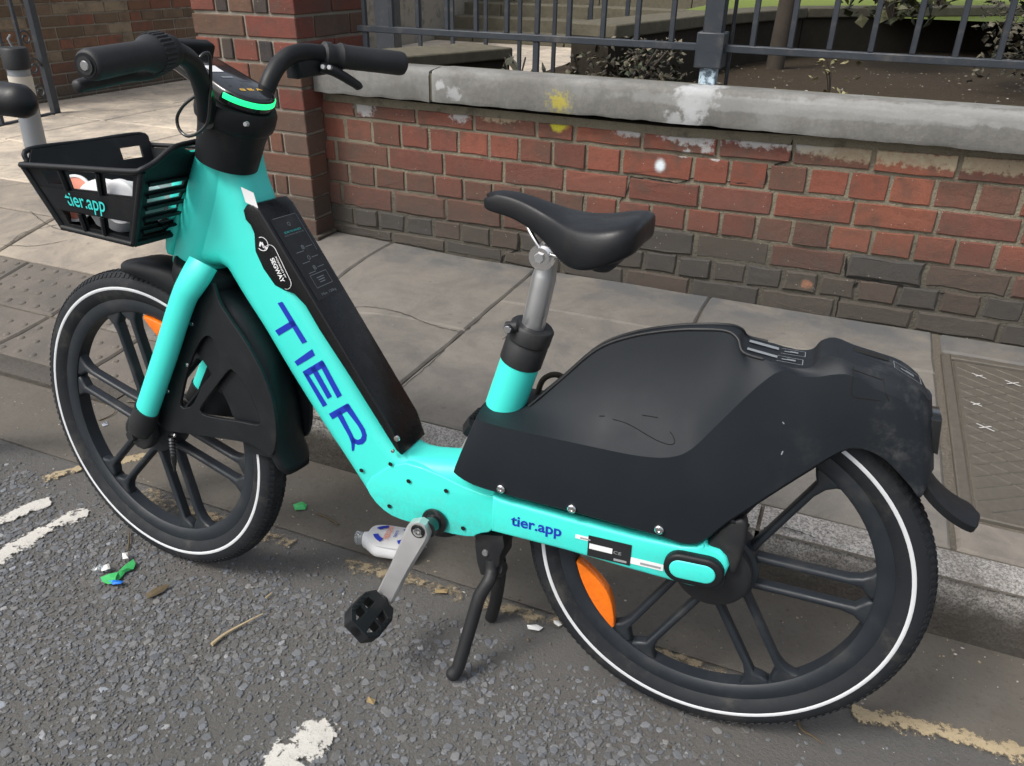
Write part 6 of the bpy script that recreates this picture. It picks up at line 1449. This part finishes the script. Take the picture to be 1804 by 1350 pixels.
# brake levers with their clamps
def blade(P, rads):
    Ps = spline(P, 5); n_ = len(Ps); R = [lerp(rads[0], rads[1], i/(n_-1)) for i in range(n_)]; R[-1] *= .6; return tube(Ps, R, 12)
v, f = blade([(0.2993, -0.165, 0.9685), (0.2857, -0.185, 0.9565), (0.277, -0.21, 0.9524), (0.2853, -0.25, 0.9471), (0.2953, -0.285, 0.9435), (0.298, -0.3, 0.9407)], (0.0095, 0.0075)); mk('brake_lever', v, f, 'matt_black', hbar, smooth=60)
v, f = blade([(0.2763, 0.165, 0.9665), (0.2876, 0.18, 0.9622), (0.2933, 0.195, 0.9555), (0.2989, 0.215, 0.9461), (0.3018, 0.23, 0.9389), (0.3023, 0.234, 0.9343)], (0.0095, 0.0070)); mk('brake_lever', v, f, 'matt_black', hbar, smooth=60)
cb = [(0.2595, 0.15, 0.9704), (0.2728, 0.165, 0.968)]; v, f = pillow([(-0.030, -0.016), (0.030, -0.016), (0.036, 0.0), (0.026, 0.016), (-0.034, 0.012)], -0.016, 0.016, 0.006, 3)
cbv = Vector(cb[0]); dlat = (Vector(hbr[3])-Vector(hbr[4])).normalized()
v = [tuple(cbv+dlat*a+Vector((1, 0, 0))*b+Vector((0, 0, 1))*(c-0.004)) for a, b, c in v]; lb_ = mk('lever_bracket', v, f, 'black_plastic', hbar, smooth=40)
q_ = [(0.2544, 0.15, 0.9631)][0]; v, f = quad_on(Vector(q_)+Vector((0.018, -0.012, 0)), (0.2, 1, 0.5), (0, -0.3, 1), 0.006, 0.018)
mk('printed_strip', v, f, 'print_grey', lb_)
cn = Vector([(0.2997, -0.165, 0.9713)][0]); v, f = lathe([(0.0, -0.016), (0.019, -0.016), (0.021, -0.010), (0.021, 0.010), (0.019, 0.016), (0.0, 0.016)], Pn[14], gdn, 28); mk('lever_bracket', v, f, 'black_plastic', hbar, smooth=40)
for p in ([(0.2863, 0.16, 0.9671), (0.2951, 0.165, 0.9669)]): v, f = lathe([(0.0, 0.004), (0.0035, 0.004), (0.0042, -0.002)], p, (0.3, -1, 0.1), 10); mk('screw', v, f, 'silver', hbar, smooth=40)
cab = [(0.2895, -0.11, 0.9687), (0.294, -0.1, 0.9806), (0.295, -0.09, 0.9802), (0.2892, -0.085, 0.9558), (0.2843, -0.085, 0.9219), (0.271, -0.08, 0.8899), (0.2512, -0.08, 0.8731), (0.2276, -0.08, 0.8659), (0.2125, -0.08, 0.874), (0.2101, -0.08, 0.8897), (0.2238, -0.08, 0.9067), (0.2405, -0.075, 0.9204), (0.2492, -0.07, 0.9264)]
v, f = tube(spline(cab, 6), 0.0024, 8); mk('brake_cable', v, f, 'gloss_black', hbar, smooth=60)

# ================================================================== BASKET (fixed to the frame)
# corners: floor and rim, near/far, front/rear, in the bicycle frame
NF, NRr, FR_, FRr = -0.135, -0.135, 0.130, 0.130
cor = dict(nf=[(-1.1378, -0.135, 0.7991)][0], nr=[(-0.8959, -0.135, 0.8118)][0], bnf=[(-1.1012, -0.112, 0.7)][0], bnr=[(-0.9554, -0.112, 0.6909)][0])
ztop = (cor['nf'][2]+cor['nr'][2])/2; xf_, xr_ = cor['nf'][0], cor['nr'][0]; bxf, bxr = cor['bnf'][0], cor['bnr'][0]; zb = (cor['bnf'][2]+cor['bnr'][2])/2
ztf, ztr, zbf, zbr = cor['nf'][2], cor['nr'][2], cor['bnf'][2], cor['bnr'][2]
bk = None
def bpt(side, s, t, off=0.0):
    """point on a basket wall: side n/f (near/far), b (rear), r (front); s along 0..1, t height 0..1"""
    hw_t, hw_b = 0.135, 0.112
    if side in ('n', 'f'):
        x = lerp(lerp(bxf, bxr, s), lerp(xf_, xr_, s), t); z = lerp(lerp(zbf, zbr, s), lerp(ztf, ztr, s), t); y = lerp(hw_b, hw_t, t)+off; return Vector((x, -y if side == 'n' else y, z))
    if side == 'b':
        x = lerp(bxr, xr_, t)+off; z = lerp(zbr, ztr, t); y = lerp(-1, 1, s)*lerp(hw_b, hw_t, t); return Vector((x, y, z))
    x = lerp(bxf, xf_, t)-off; z = lerp(zbf, ztf, t); y = lerp(-1, 1, s)*lerp(hw_b, hw_t, t); return Vector((x, y, z))
def panel(side, outer, holes, name='basket_panel', th=0.004, parent=None, mat='black_plastic'):
    v, f = plate(outer, holes, 0.0, 1.0); b_ = bmesh.new(); vs_ = [b_.verts.new(p) for p in v]
    for q_ in f: b_.faces.new([vs_[i] for i in q_])
    for _ in range(3):
        bmesh.ops.triangulate(b_, faces=b_.faces); L_e = [e for e in b_.edges if (e.verts[0].co-e.verts[1].co).length > 0.13 and abs(e.verts[0].co.y-e.verts[1].co.y) < .5]
        if L_e: bmesh.ops.subdivide_edges(b_, edges=L_e, cuts=1)
    bmesh.ops.triangulate(b_, faces=b_.faces)
    for p in b_.verts: p.co = bpt(side, p.co.x, p.co.z, -th*p.co.y)
    me_ = bpy.data.meshes.new(name); b_.to_mesh(me_); b_.free(); return mkm(name, me_, mat, parent)
def rr(a, b, c, d): return [(a, c), (b, c), (b, d), (a, d)]
m_ = MB(); fl = [bpt('n', 0, 0), bpt('n', 1, 0), bpt('f', 1, 0), bpt('f', 0, 0)]; fv = [tuple(p) for p in fl]+[(p.x, p.y, p.z-0.004) for p in fl]
bas = mk('basket', fv, [(0, 1, 2, 3), (7, 6, 5, 4), (0, 4, 5, 1), (1, 5, 6, 2), (2, 6, 7, 3), (3, 7, 4, 0)], 'black_plastic', bike)
side_h = [rr(0.14, 0.29, 0.72, 0.93), rr(0.36, 0.62, 0.68, 0.94), rr(0.68, 0.935, 0.66, 0.93), rr(0.13, 0.30, 0.08, 0.28), rr(0.34, 0.52, 0.07, 0.28), rr(0.56, 0.90, 0.07, 0.28)]
side_h[3] = rr(0.13, 0.33, 0.08, 0.30); side_h[4] = rr(0.385, 0.60, 0.08, 0.30); side_h[5] = rr(0.65, 0.93, 0.07, 0.30)
panel('n', rr(0, 1, 0, 1), side_h, parent=bas); panel('f', [(0, 0), (1, 0), (1, 1.0), (0, 1.0)], side_h+[rr(.02, .04, .4, .5)], parent=bas)
panel('b', [(0, 0), (1, 0), (1, 1.30), (0.80, 1.30), (0.70, 1.12), (0.36, 1.16), (0.24, 1.28), (0.14, 1.18), (0.0, 1.0)], [rr(0.07, 0.36, 0.06+0.165*k, 0.145+0.165*k) for k in range(5)]+[rr(0.62, 0.93, 0.06+0.165*k, 0.145+0.165*k) for k in range(5)], parent=bas)
panel('r', [(0, 0), (1, 0), (1, 1.06), (0.96, 1.24), (0.10, 1.20), (0.04, 1.02), (0.0, 1.0)], [rr(0.72, 0.90, 0.86, 1.06), rr(0.15, 0.45, 0.1, 0.35), rr(0.55, 0.85, 0.1, 0.35)], parent=bas)
# side panel plate standing proud, carries the lettering
v = []; NS, NT = 20, 6
for lay in (0.0032, 0.0003):
    for j in range(NT+1):
        for i in range(NS+1): t_ = j/NT; s_ = lerp(lerp(0.10, 0.045, t_), 0.985, i/NS); v.append(tuple(bpt('n', s_, lerp(0.33-0.02*i/NS, 0.665-0.045*i/NS, t_), lay)))
Q_ = (NS+1)*(NT+1); f = []
for j in range(NT):
    for i in range(NS): a_ = j*(NS+1)+i; f += [(a_, a_+1, a_+NS+2, a_+NS+1), (Q_+a_, Q_+a_+NS+1, Q_+a_+NS+2, Q_+a_+1)]
bd_ = [i for i in range(NS+1)]+[j*(NS+1)+NS for j in range(1, NT+1)]+[NT*(NS+1)+i for i in range(NS-1, -1, -1)]+[j*(NS+1) for j in range(NT-1, 0, -1)]
f += [(bd_[k], bd_[(k+1) % len(bd_)], Q_+bd_[(k+1) % len(bd_)], Q_+bd_[k]) for k in range(len(bd_))]
sp = mk('name_panel', v, f, 'black_plastic', bas, smooth=30)
a_ = bpt('n', 0.30, 0.50); b_ = bpt('n', 0.72, 0.50); c_ = bpt('n', 0.5, 0.3); d_ = bpt('n', 0.5, 0.7)
mt = text_mesh('tier.app', 0.006); xs_ = [p.co.x for p in mt.vertices]; ys_ = [p.co.y for p in mt.vertices]
for p in mt.vertices:
    s_ = lerp(0.285, 0.690, (p.co.x-min(xs_))/(max(xs_)-min(xs_))); t_ = lerp(0.345, 0.615, (p.co.y-min(ys_))/(max(ys_)-min(ys_)))-0.06*(s_-0.5); p.co = bpt('n', s_, t_, 0.0060)
mkm('lettering', mt, 'cyan_print', sp, recalc=False)
# rim flange and corner ribs
rim_pts = [bpt('n', 0.0, 1.0, 0.004), bpt('n', 0.5, 1.0, 0.004), bpt('n', 0.93, 1.0, 0.004), bpt('n', 1.0, 1.03, 0.0), bpt('b', 0.07, 1.10, 0.004), bpt('b', 0.17, 1.24, 0.004), bpt('b', 0.24, 1.28, 0.004), bpt('b', 0.36, 1.30, 0.003)]
v, f = tube(spline(rim_pts, 5), 0.0046, 8); mk('basket_rim', v, f, 'black_plastic', bas, smooth=60)
rim_pts = [bpt('n', 0.0, 1.0, 0.004), bpt('r', 0.04, 1.02, 0.002), bpt('r', 0.10, 1.20, 0.002), bpt('r', 0.5, 1.22, 0.002), bpt('r', 0.94, 1.24, 0.002), bpt('r', 0.99, 1.07, 0.002), bpt('f', 0.04, 1.04, 0.002), bpt('f', 0.5, 1.04, 0.002), bpt('f', 1.0, 1.04, 0.002)]
v, f = tube(spline(rim_pts, 5), 0.0042, 8); mk('basket_rim', v, f, 'black_plastic', bas, smooth=60)
for (side, s) in (('n', 0.0), ('n', 1.0), ('f', 0.0), ('f', 1.0)):
    v, f = tube([bpt(side, s, 0), bpt(side, s, 1)], 0.0055, 8); mk('corner_rib', v, f, 'black_plastic', bas, smooth=60)
for k in range(5):
    for sgn in (1,): 
        a, b = bpt('b', 0.05, 0.155+0.165*k, 0.004), bpt('b', 0.42, 0.155+0.165*k, 0.004); v, f = tube([a, b], 0.0032, 6); mk('slat', v, f, 'black_plastic', bas, smooth=60)
for (s, t0, t1) in ((0.325, 0.66, 0.96), (0.65, 0.64, 0.95), (0.36, 0.05, 0.30), (0.625, 0.05, 0.3)):
    v, f = tube([bpt('n', s, t0, 0.003), bpt('n', s, t1, 0.003)], 0.0038, 6); mk('rib', v, f, 'black_plastic', bas, smooth=60)
v, f = tube([bpt('n', 0, 0, 0.002), bpt('n', 1, 0, 0.002)], 0.005, 8); mk('bottom_rib', v, f, 'black_plastic', bas, smooth=60)
v, f = tube([bpt('b', 0, 0, 0.002), bpt('b', 1, 0, 0.002)], 0.005, 8); mk('bottom_rib', v, f, 'black_plastic', bas, smooth=60)
# bracket to the head
br_ = [bpt('b', 0.35, 0.1), bpt('b', 0.65, 0.9)]
MB().box((xr_-0.01, -0.035, zb+0.01), (ht0.x-0.03, 0.035, ztop-0.02)).build('basket_bracket', 'black_plastic', bas, bevel=0.004)

# ================================================================== THINGS IN THE BASKET
BW = bike.matrix_world.copy()
def bw(p): return BW @ Vector(p)
def in_basket(s, y, t): 
    a = bpt('n', s, t); return Vector((a.x, y, a.z))
def lidbox(name, c, r, h, mat, label, cat, tilt=(0, 0, 0), lid='sticker_white', sq=False):
    e = empty(name, bw(c)); e.rotation_euler = tilt; tag(e, label, cat)
    v, f = lathe([(0.0, 0.0), (r*.78, 0.0), (r, h*.92), (r*1.05, h*.94), (r*1.05, h)], (0, 0, 0), (0, 0, 1), 36); mk('cup', v, f, mat, e, smooth=40)
    v, f = lathe([(r*1.06, h*.95), (r*1.02, h*1.06), (r*.8, h*1.10), (0.0, h*1.10)], (0, 0, 0), (0, 0, 1), 36); mk('lid', v, f, lid, e, smooth=40)
    return e
lidbox('food_tub', Vector([(-1.0988, -0.066, 0.7374)][0]), 0.034, 0.018, 'brown_card', 'round tub with a salmon pink lid edged in white, standing upright in the black basket', 'tub', (math.radians(68), math.radians(14), 0), 'salmon_card')
v, f = lathe([(0.0355, 0.016), (0.0385, 0.017), (0.0385, 0.0205), (0.0340, 0.0205)], (0, 0, 0), (0, 0, 1), 36); mk('white_edge', v, f, 'sticker_white', COL.objects['food_tub'], smooth=40)
lidbox('paper_cup', Vector([(-1.0302, -0.06, 0.7066)][0]), 0.030, 0.060, 'sticker_white', 'white paper cup leaning at the rear near corner of the black basket', 'cup', (math.radians(12), math.radians(28), 0))
lidbox('paper_cup', Vector([(-0.9828, -0.035, 0.7456)][0]), 0.033, 0.074, 'sticker_white', 'white paper cup lying against the slatted back of the black basket', 'cup', (math.radians(78), 0, math.radians(8)))
lidbox('paper_cup', in_basket(0.36, -0.065, 0.14), 0.030, 0.055, 'sticker_white', 'white paper cup tipped over behind the lower slots under the lettering of the basket', 'cup', (math.radians(20), math.radians(15), 0))
e = empty('paper_bag', bw(in_basket(0.45, 0.02, 0.06))); tag(e, 'crumpled dark plastic wrapping spread over the floor of the black basket', 'wrapping')
V = []; F = []; n = 14
for j in range(n):
    for i in range(n):
        x, y = -0.09+0.19*i/(n-1), -0.09+0.19*j/(n-1); V.append((x, y, 0.025+0.030*noise.noise((x*22, y*22, 3))+0.012*noise.noise((x*60, y*60, 1))))
for j in range(n-1):
    for i in range(n-1): F.append((j*n+i, j*n+i+1, (j+1)*n+i+1, (j+1)*n+i))
mk('wrapping', V, F, 'gloss_black', e, smooth=30)
e = empty('food_carton', bw(in_basket(0.62, 0.055, 0.08))); e.rotation_euler = (0.2, 0.35, 0.5); tag(e, 'white folded paper carton on its side at the far wall of the black basket', 'carton')
MB().box((-0.05, -0.03, 0), (0.05, 0.03, 0.07)).build('carton_box', 'sticker_white', e, bevel=0.002); MB().box((-0.05, -0.032, 0.071), (0.05, 0.03, 0.074)).build('carton_flap', 'sticker_white', e)

# ================================================================== LITTER ON THE ROAD
def gpt(px): return Vector(px)
# crushed bottle lying in the gutter
bl = [(0.8209, -1.4105), (0.7614, -1.4192), (0.8675, -1.3994)]
e = empty('crushed_bottle', (bl[0][0], bl[0][1], road_z(0, bl[0][1])+0.006)); tag(e, 'flattened clear bottle with white and blue oval label lying in the gutter behind the crank', 'bottle')
e.rotation_euler = (0, 0, math.atan2(bl[2][1]-bl[1][1], bl[2][0]-bl[1][0])); e.scale = (1.1, 1.2, 1.7)
secs = []
for i in range(15):
    x = -0.055+0.110*i/14; t = i/14; ry = 0.031*(min(1, math.sqrt(max(0.0, t*3.2))) if t < .3 else 1)*(1 if t < .9 else math.sqrt(max(.05, 1-((t-.9)/.105)**2))); ry = max(ry, 0.010); rz = 0.014*(0.6+0.4*min(1, ry/0.03))
    secs.append([(x, ry*math.cos(a)*(1+.06*noise.noise((x*60, a, 0))), 0.014+rz*math.sin(a)*(1+.15*noise.noise((x*50, a*2, 4)))) for a in [2*math.pi*k/26 for k in range(26)]])
v, f = loft(secs); mk('bottle_body', v, f, 'sticker_white', e, smooth=50)
v, f = tube([(-0.052, 0, 0.014), (-0.062, 0.001, 0.015), (-0.070, 0.002, 0.014)], [0.008, 0.0095, 0.0095], 16); mk('bottle_cap', v, f, 'clear_plastic', e, smooth=40)
P = []
for k in range(40): 
    a = 2*math.pi*k/40; cx_, cy_ = math.cos(a), math.sin(a); P.append((0.047*(abs(cx_)**.6)*(1 if cx_ > 0 else -1)+0.004, 0.0295*(abs(cy_)**.75)*(1 if cy_ > 0 else -1)))
v = [(x, y, 0.0295-5.0*y*y) for x, y in P]; v2 = [(x*.7+.001, y*.7, 0.0297-5.0*y*y*.5) for x, y in P]; v3 = [(0.003, 0, 0.0300)]
n_ = 40; f = [(k, (k+1) % n_, n_+(k+1) % n_, n_+k) for k in range(n_)]+[(n_+k, n_+(k+1) % n_, 2*n_) for k in range(n_)]; lab = mk('label', v+v2+v3, f, 'white_paper', e, smooth=60)
for (a0, a1, rx, ry) in ((14, 60, .038, .025), (-60, -14, .038, .025), (116, 160, .038, .025), (200, 244, .038, .025)):
    v = []; m = 8
    for k in range(m+1): a = math.radians(lerp(a0, a1, k/m)); v += [(0.004+rx*math.cos(a), ry*math.sin(a), 0.0308-4*(ry*math.sin(a))**2), (0.004+rx*.74*math.cos(a), ry*.68*math.sin(a), 0.0310-4*(ry*.68*math.sin(a))**2)]
    mk('label_band', v, [(2*k, 2*k+1, 2*k+3, 2*k+2) for k in range(m)], 'blue_print', lab)
put_text('label_print', 'PERONI', 'salmon_card', lab, (-0.004, 0, 0.0312), (0, 1, 0), (-1, 0, 0), 0.034, 0.011, 0.02)
put_text('label_print', 'nastro', 'blue_print', lab, (0.010, 0, 0.0312), (0, 1, 0), (-1, 0, 0), 0.018, 0.006, 0.01)
def scrap(name, pts, mat, label, cat='litter', h=0.004, lift=0.006, group=None, seed=0, parent=None):
    """thin crumpled piece: outline points on the ground, domed and wrinkled"""
    c = Vector((sum(p[0] for p in pts)/len(pts), sum(p[1] for p in pts)/len(pts))); z0 = ground_z(c.x, c.y)+lift; V = [(0, 0, h)]; F = []; n = len(pts)
    for s in (0.5, 1.0):
        for p in pts: d = Vector(p)-c; V.append((d.x*s, d.y*s, h*(1-s)*1.1+abs(noise.noise((p[0]*80, p[1]*80, seed+s)))*h*1.4))
    for k in range(n): F += [(0, 1+k, 1+(k+1) % n), (1+k, 1+n+k, 1+n+(k+1) % n, 1+(k+1) % n)]
    o = mk(name, V, F, mat, parent, loc=(c.x, c.y, z0)); md = o.modifiers.new('t', 'SOLIDIFY'); md.thickness = 0.0005
    if label: tag(o, label, cat, group)
    return o
scrap('wrapper', [(0.3395, -1.7212), (0.3465, -1.7109), (0.3639, -1.7103), (0.358, -1.6875), (0.3557, -1.6737), (0.357, -1.6543), (0.3718, -1.6628), (0.3781, -1.6748), (0.3714, -1.6888), (0.3762, -1.7048), (0.3813, -1.7238), (0.3717, -1.7315), (0.354, -1.729)], 'green_wrap', 'torn bright green foil wrapper on the rough road by the white lines', seed=1, h=0.006)
scrap('wrapper', [(0.3651, -1.724), (0.3757, -1.7157), (0.3924, -1.7118), (0.3959, -1.7207), (0.381, -1.7291)], 'blue_wrap', 'blue scrap of foil tucked under the green wrapper', seed=2, lift=0.009)
scrap('paper_scrap', [(0.3189, -1.6995), (0.328, -1.688), (0.3431, -1.6979), (0.3413, -1.706), (0.332, -1.7101)], 'white_paper', 'small white paper scrap at the left end of the green wrapper', seed=3, lift=0.012, cat='paper')
scrap('paper_scrap', [(0.3248, -1.6515), (0.334, -1.6454), (0.3486, -1.6581), (0.3409, -1.6654)], 'white_paper', 'small white paper scrap above the right end of the green wrapper', seed=4, lift=0.012, cat='paper')
scrap('wrapper', [(0.3263, -1.7091), (0.3187, -1.7161), (0.3099, -1.7164), (0.3148, -1.7069), (0.3163, -1.6914), (0.3318, -1.7029)], 'clear_plastic', 'clear plastic shred left of the green wrapper', seed=5, lift=0.012)
scrap('wrapper', [(0.374, -1.5879), (0.3859, -1.5825), (0.3955, -1.5942), (0.3872, -1.5999)], 'blue_wrap', 'tiny blue and white sweet paper beside the front tyre', seed=6)
scrap('wrapper', [(0.5283, -1.3568), (0.5418, -1.3412), (0.5589, -1.3452), (0.5655, -1.3608), (0.5471, -1.3737)], 'green_wrap', 'small light green leaf-like scrap in the gutter behind the front mudguard', seed=7)
scrap('dead_leaf', [(0.4572, -1.7208), (0.4594, -1.7027), (0.4683, -1.6883), (0.4813, -1.6807), (0.4809, -1.6983), (0.4734, -1.717), (0.4674, -1.7281)], 'dead_leaf', 'curled dark brown leaf on the road right of the green wrapper', 'leaf', seed=8)
scrap('dead_leaf', [(0.9552, -1.473), (0.9798, -1.462), (0.9829, -1.4729), (0.9607, -1.4811)], 'brown_crust', 'flat orange brown splinter under the bottom bracket near the crank', 'splinter', seed=9)
scrap('dead_leaf', [(0.9788, -1.7542), (0.9946, -1.7549), (0.996, -1.7642), (0.9825, -1.7653)], 'brown_crust', 'crumpled brown and white scrap on the road below the pedal', 'litter', seed=10)
scrap('paint_fleck', [(1.1578, -1.4873), (1.1739, -1.4786), (1.1882, -1.4801), (1.1845, -1.4911), (1.1636, -1.4957)], 'white_paper', 'larger of two white flakes on the road left of the rear wheel', 'flake', seed=11, h=0.002)
scrap('paint_fleck', [(1.1997, -1.4559), (1.2086, -1.452), (1.2179, -1.4589), (1.2136, -1.4656), (1.2032, -1.4623)], 'white_paper', 'smaller of two white flakes on the road left of the rear wheel', 'flake', seed=12, h=0.002)
def stick(name, px3, r0, r1, mat, label, cat='twig'):
    pts = spline([Vector(p) for p in px3], 5); o0 = pts[0].copy(); R = [lerp(r0, r1, i/(len(pts)-1)) for i in range(len(pts))]
    v, f = tube([p-o0 for p in pts], R, 8); o = mk(name, v, f, mat, None, smooth=60, loc=o0); return tag(o, label, cat)
def onr(L, h=0.006): return [(x, y, ground_z(x, y)+h+(0.001*i)) for i, (x, y) in enumerate(L)]
stick('twig', onr([(0.6615, -1.7695), (0.666, -1.7406), (0.6783, -1.7091), (0.6957, -1.6711)]), 0.0036, 0.0013, 'straw', 'long pale straw coloured twig on the rough road below the front wheel')
stick('twig', onr([(0.6705, -1.6313), (0.6725, -1.6167)]), 0.0018, 0.0012, 'straw', 'tiny pale splinter in line with the long straw coloured twig')
stick('twig', onr([(1.6493, -1.5015), (1.6562, -1.5177), (1.6727, -1.5245), (1.6909, -1.5349)], 0.004), 0.0030, 0.0010, 'dead_leaf', 'thin curled dark twig on the road below the rear wheel')
stick('twig', onr([(0.5996, -1.3614), (0.6253, -1.3656), (0.654, -1.3748), (0.6654, -1.3784)]), 0.0025, 0.0018, 'dead_leaf', 'short bent dark twig in the gutter left of the crushed bottle')
stick('twig', onr([(-0.1714, -1.2618), (-0.1656, -1.2392), (-0.1651, -1.2187), (-0.1757, -1.203)]), 0.0016, 0.0010, 'dead_leaf', 'fine dark twig on the dropped kerb seen through the front wheel')
stick('twig', onr([(0.3216, -1.6348), (0.2954, -1.6065), (0.2724, -1.5858)]), 0.0020, 0.0012, 'dead_leaf', 'thin brown stalk rising from the green wrapper toward the tyre')
scrap('silver_foil', [(-0.1541, -1.2702), (-0.1467, -1.2603), (-0.1296, -1.2687), (-0.136, -1.2813)], 'chrome', 'tiny silver foil scrap on the dropped kerb seen through the front wheel', 'foil', seed=13)
# fine debris: grit, seeds and flecks swept along the gutter and over the flags
def debris(name, n, region, smin, smax, seed, bias=None, zf=None):
    rng = random.Random(seed); V = []; F = []; T = []; cols = [(0.30, 0.25, 0.17), (0.16, 0.12, 0.075), (0.08, 0.06, 0.04), (0.42, 0.40, 0.36), (0.22, 0.20, 0.17)]
    for i in range(n):
        x = rng.uniform(region[0], region[1]); y = rng.uniform(region[2], region[3])
        if bias and rng.random() > bias(x, y): continue
        s = rng.uniform(smin, smax)*(rng.random()**1.5+.3); z = (zf or ground_z)(x, y)+0.0045; a = rng.uniform(0, 6.28); d = Vector((math.cos(a), math.sin(a), 0)); e_ = Vector((-d.y, d.x, 0))*rng.uniform(.2, .8); h = s*rng.uniform(.15, .5); b = len(V); c = Vector((x, y, z))
        V += [tuple(c+d*s), tuple(c+e_*s), tuple(c-d*s*rng.uniform(.6, 1)), tuple(c-e_*s), tuple(c+Vector((0, 0, h)))]; F += [(b, b+1, b+4), (b+1, b+2, b+4), (b+2, b+3, b+4), (b+3, b, b+4)]; col = rng.choice(cols); T += [(*col, 1)]*5
    me = bpy.data.meshes.new(name); me.from_pydata(V, [], F); at = me.color_attributes.new('tone', 'FLOAT_COLOR', 'POINT'); at.data.foreach_set('color', [q for t in T for q in t])
    o = mkm(name, me, 'leaf_mix', None, recalc=False); o['kind'] = 'stuff'; return o
debris('gutter_debris', 2600, (-0.9, 2.3, -1.56, -1.19), 0.0012, 0.0046, 3, lambda x, y: 0.15+0.85*max(0, min(1, noise.noise((x*3, y*9, 7))*1.6+0.35+(0.6 if y > -1.23 or -1.50 < y < -1.42 else 0))))
debris('pavement_debris', 1300, (-1.2, 2.6, -1.1, 0.0), 0.0010, 0.0034, 4, lambda x, y: 0.10+(0.9 if y > -0.03 else 0.15 if y > -0.12 else 0.0)+0.2*max(0, noise.noise((x*4, y*4, 2))))
debris('road_debris', 600, (-0.6, 2.1, -2.15, -1.5), 0.0014, 0.0042, 5, lambda x, y: 0.25+0.8*max(0, noise.noise((x*5, y*5, 11))))

debris('leaf_litter', 1100, (-0.3, 3.2, 0.16, 3.0), 0.004, 0.014, 6, None, soil_z)
# ================================================================== NEIGHBOURING BICYCLE (only the end of its saddle reaches into view)
nb_ = empty('bicycle', (-0.20, -1.30, 0.0)); tag(nb_, 'second parked bicycle, only its rounded black saddle end visible at the left edge', 'bicycle')
NBc = Vector((0.205, -1.50, 0.872)); NO = Vector((-0.20, -1.30, 0.0)); dirn = Vector((1, 0.10, 0.0)).normalized(); lat = Vector((-dirn.y, dirn.x, 0)); secs = []
for i in range(22):
    t = i/21; L = 0.27; back = L*t; w = 0.0300*math.sqrt(min(1, t/0.10+0.01)) if t < .10 else lerp(0.0300, 0.060, smooth01((t-.1)/.9)); h = 0.030*math.sqrt(min(1, t/0.08+0.02)) if t < .08 else lerp(0.030, 0.034, t)
    c = NBc-dirn*back-NO+Vector((0, 0, 0.012*t-0.004))
    secs.append([tuple(c+lat*(w*math.cos(a))+Vector((0, 0, h*math.sin(a)*(1 if math.sin(a) > 0 else .9)))) for a in [2*math.pi*k/28 for k in range(28)]])
v, f = loft(secs); mk('saddle', v, f, 'leather', nb_, smooth=60)
v, f = tube([NBc-dirn*0.17-NO-Vector((0, 0, 0.02)), NBc-dirn*0.285-NO-Vector((0, 0, 0.30))], 0.017, 24); mk('seat_post', v, f, 'silver', nb_, smooth=50)
v, f = tube([NBc-dirn*0.275-NO-Vector((0, 0, 0.28)), NBc-dirn*0.66-NO-Vector((0, 0, 0.865))], 0.031, 24); mk('seat_tube', v, f, 'cyan_paint', nb_, smooth=50)
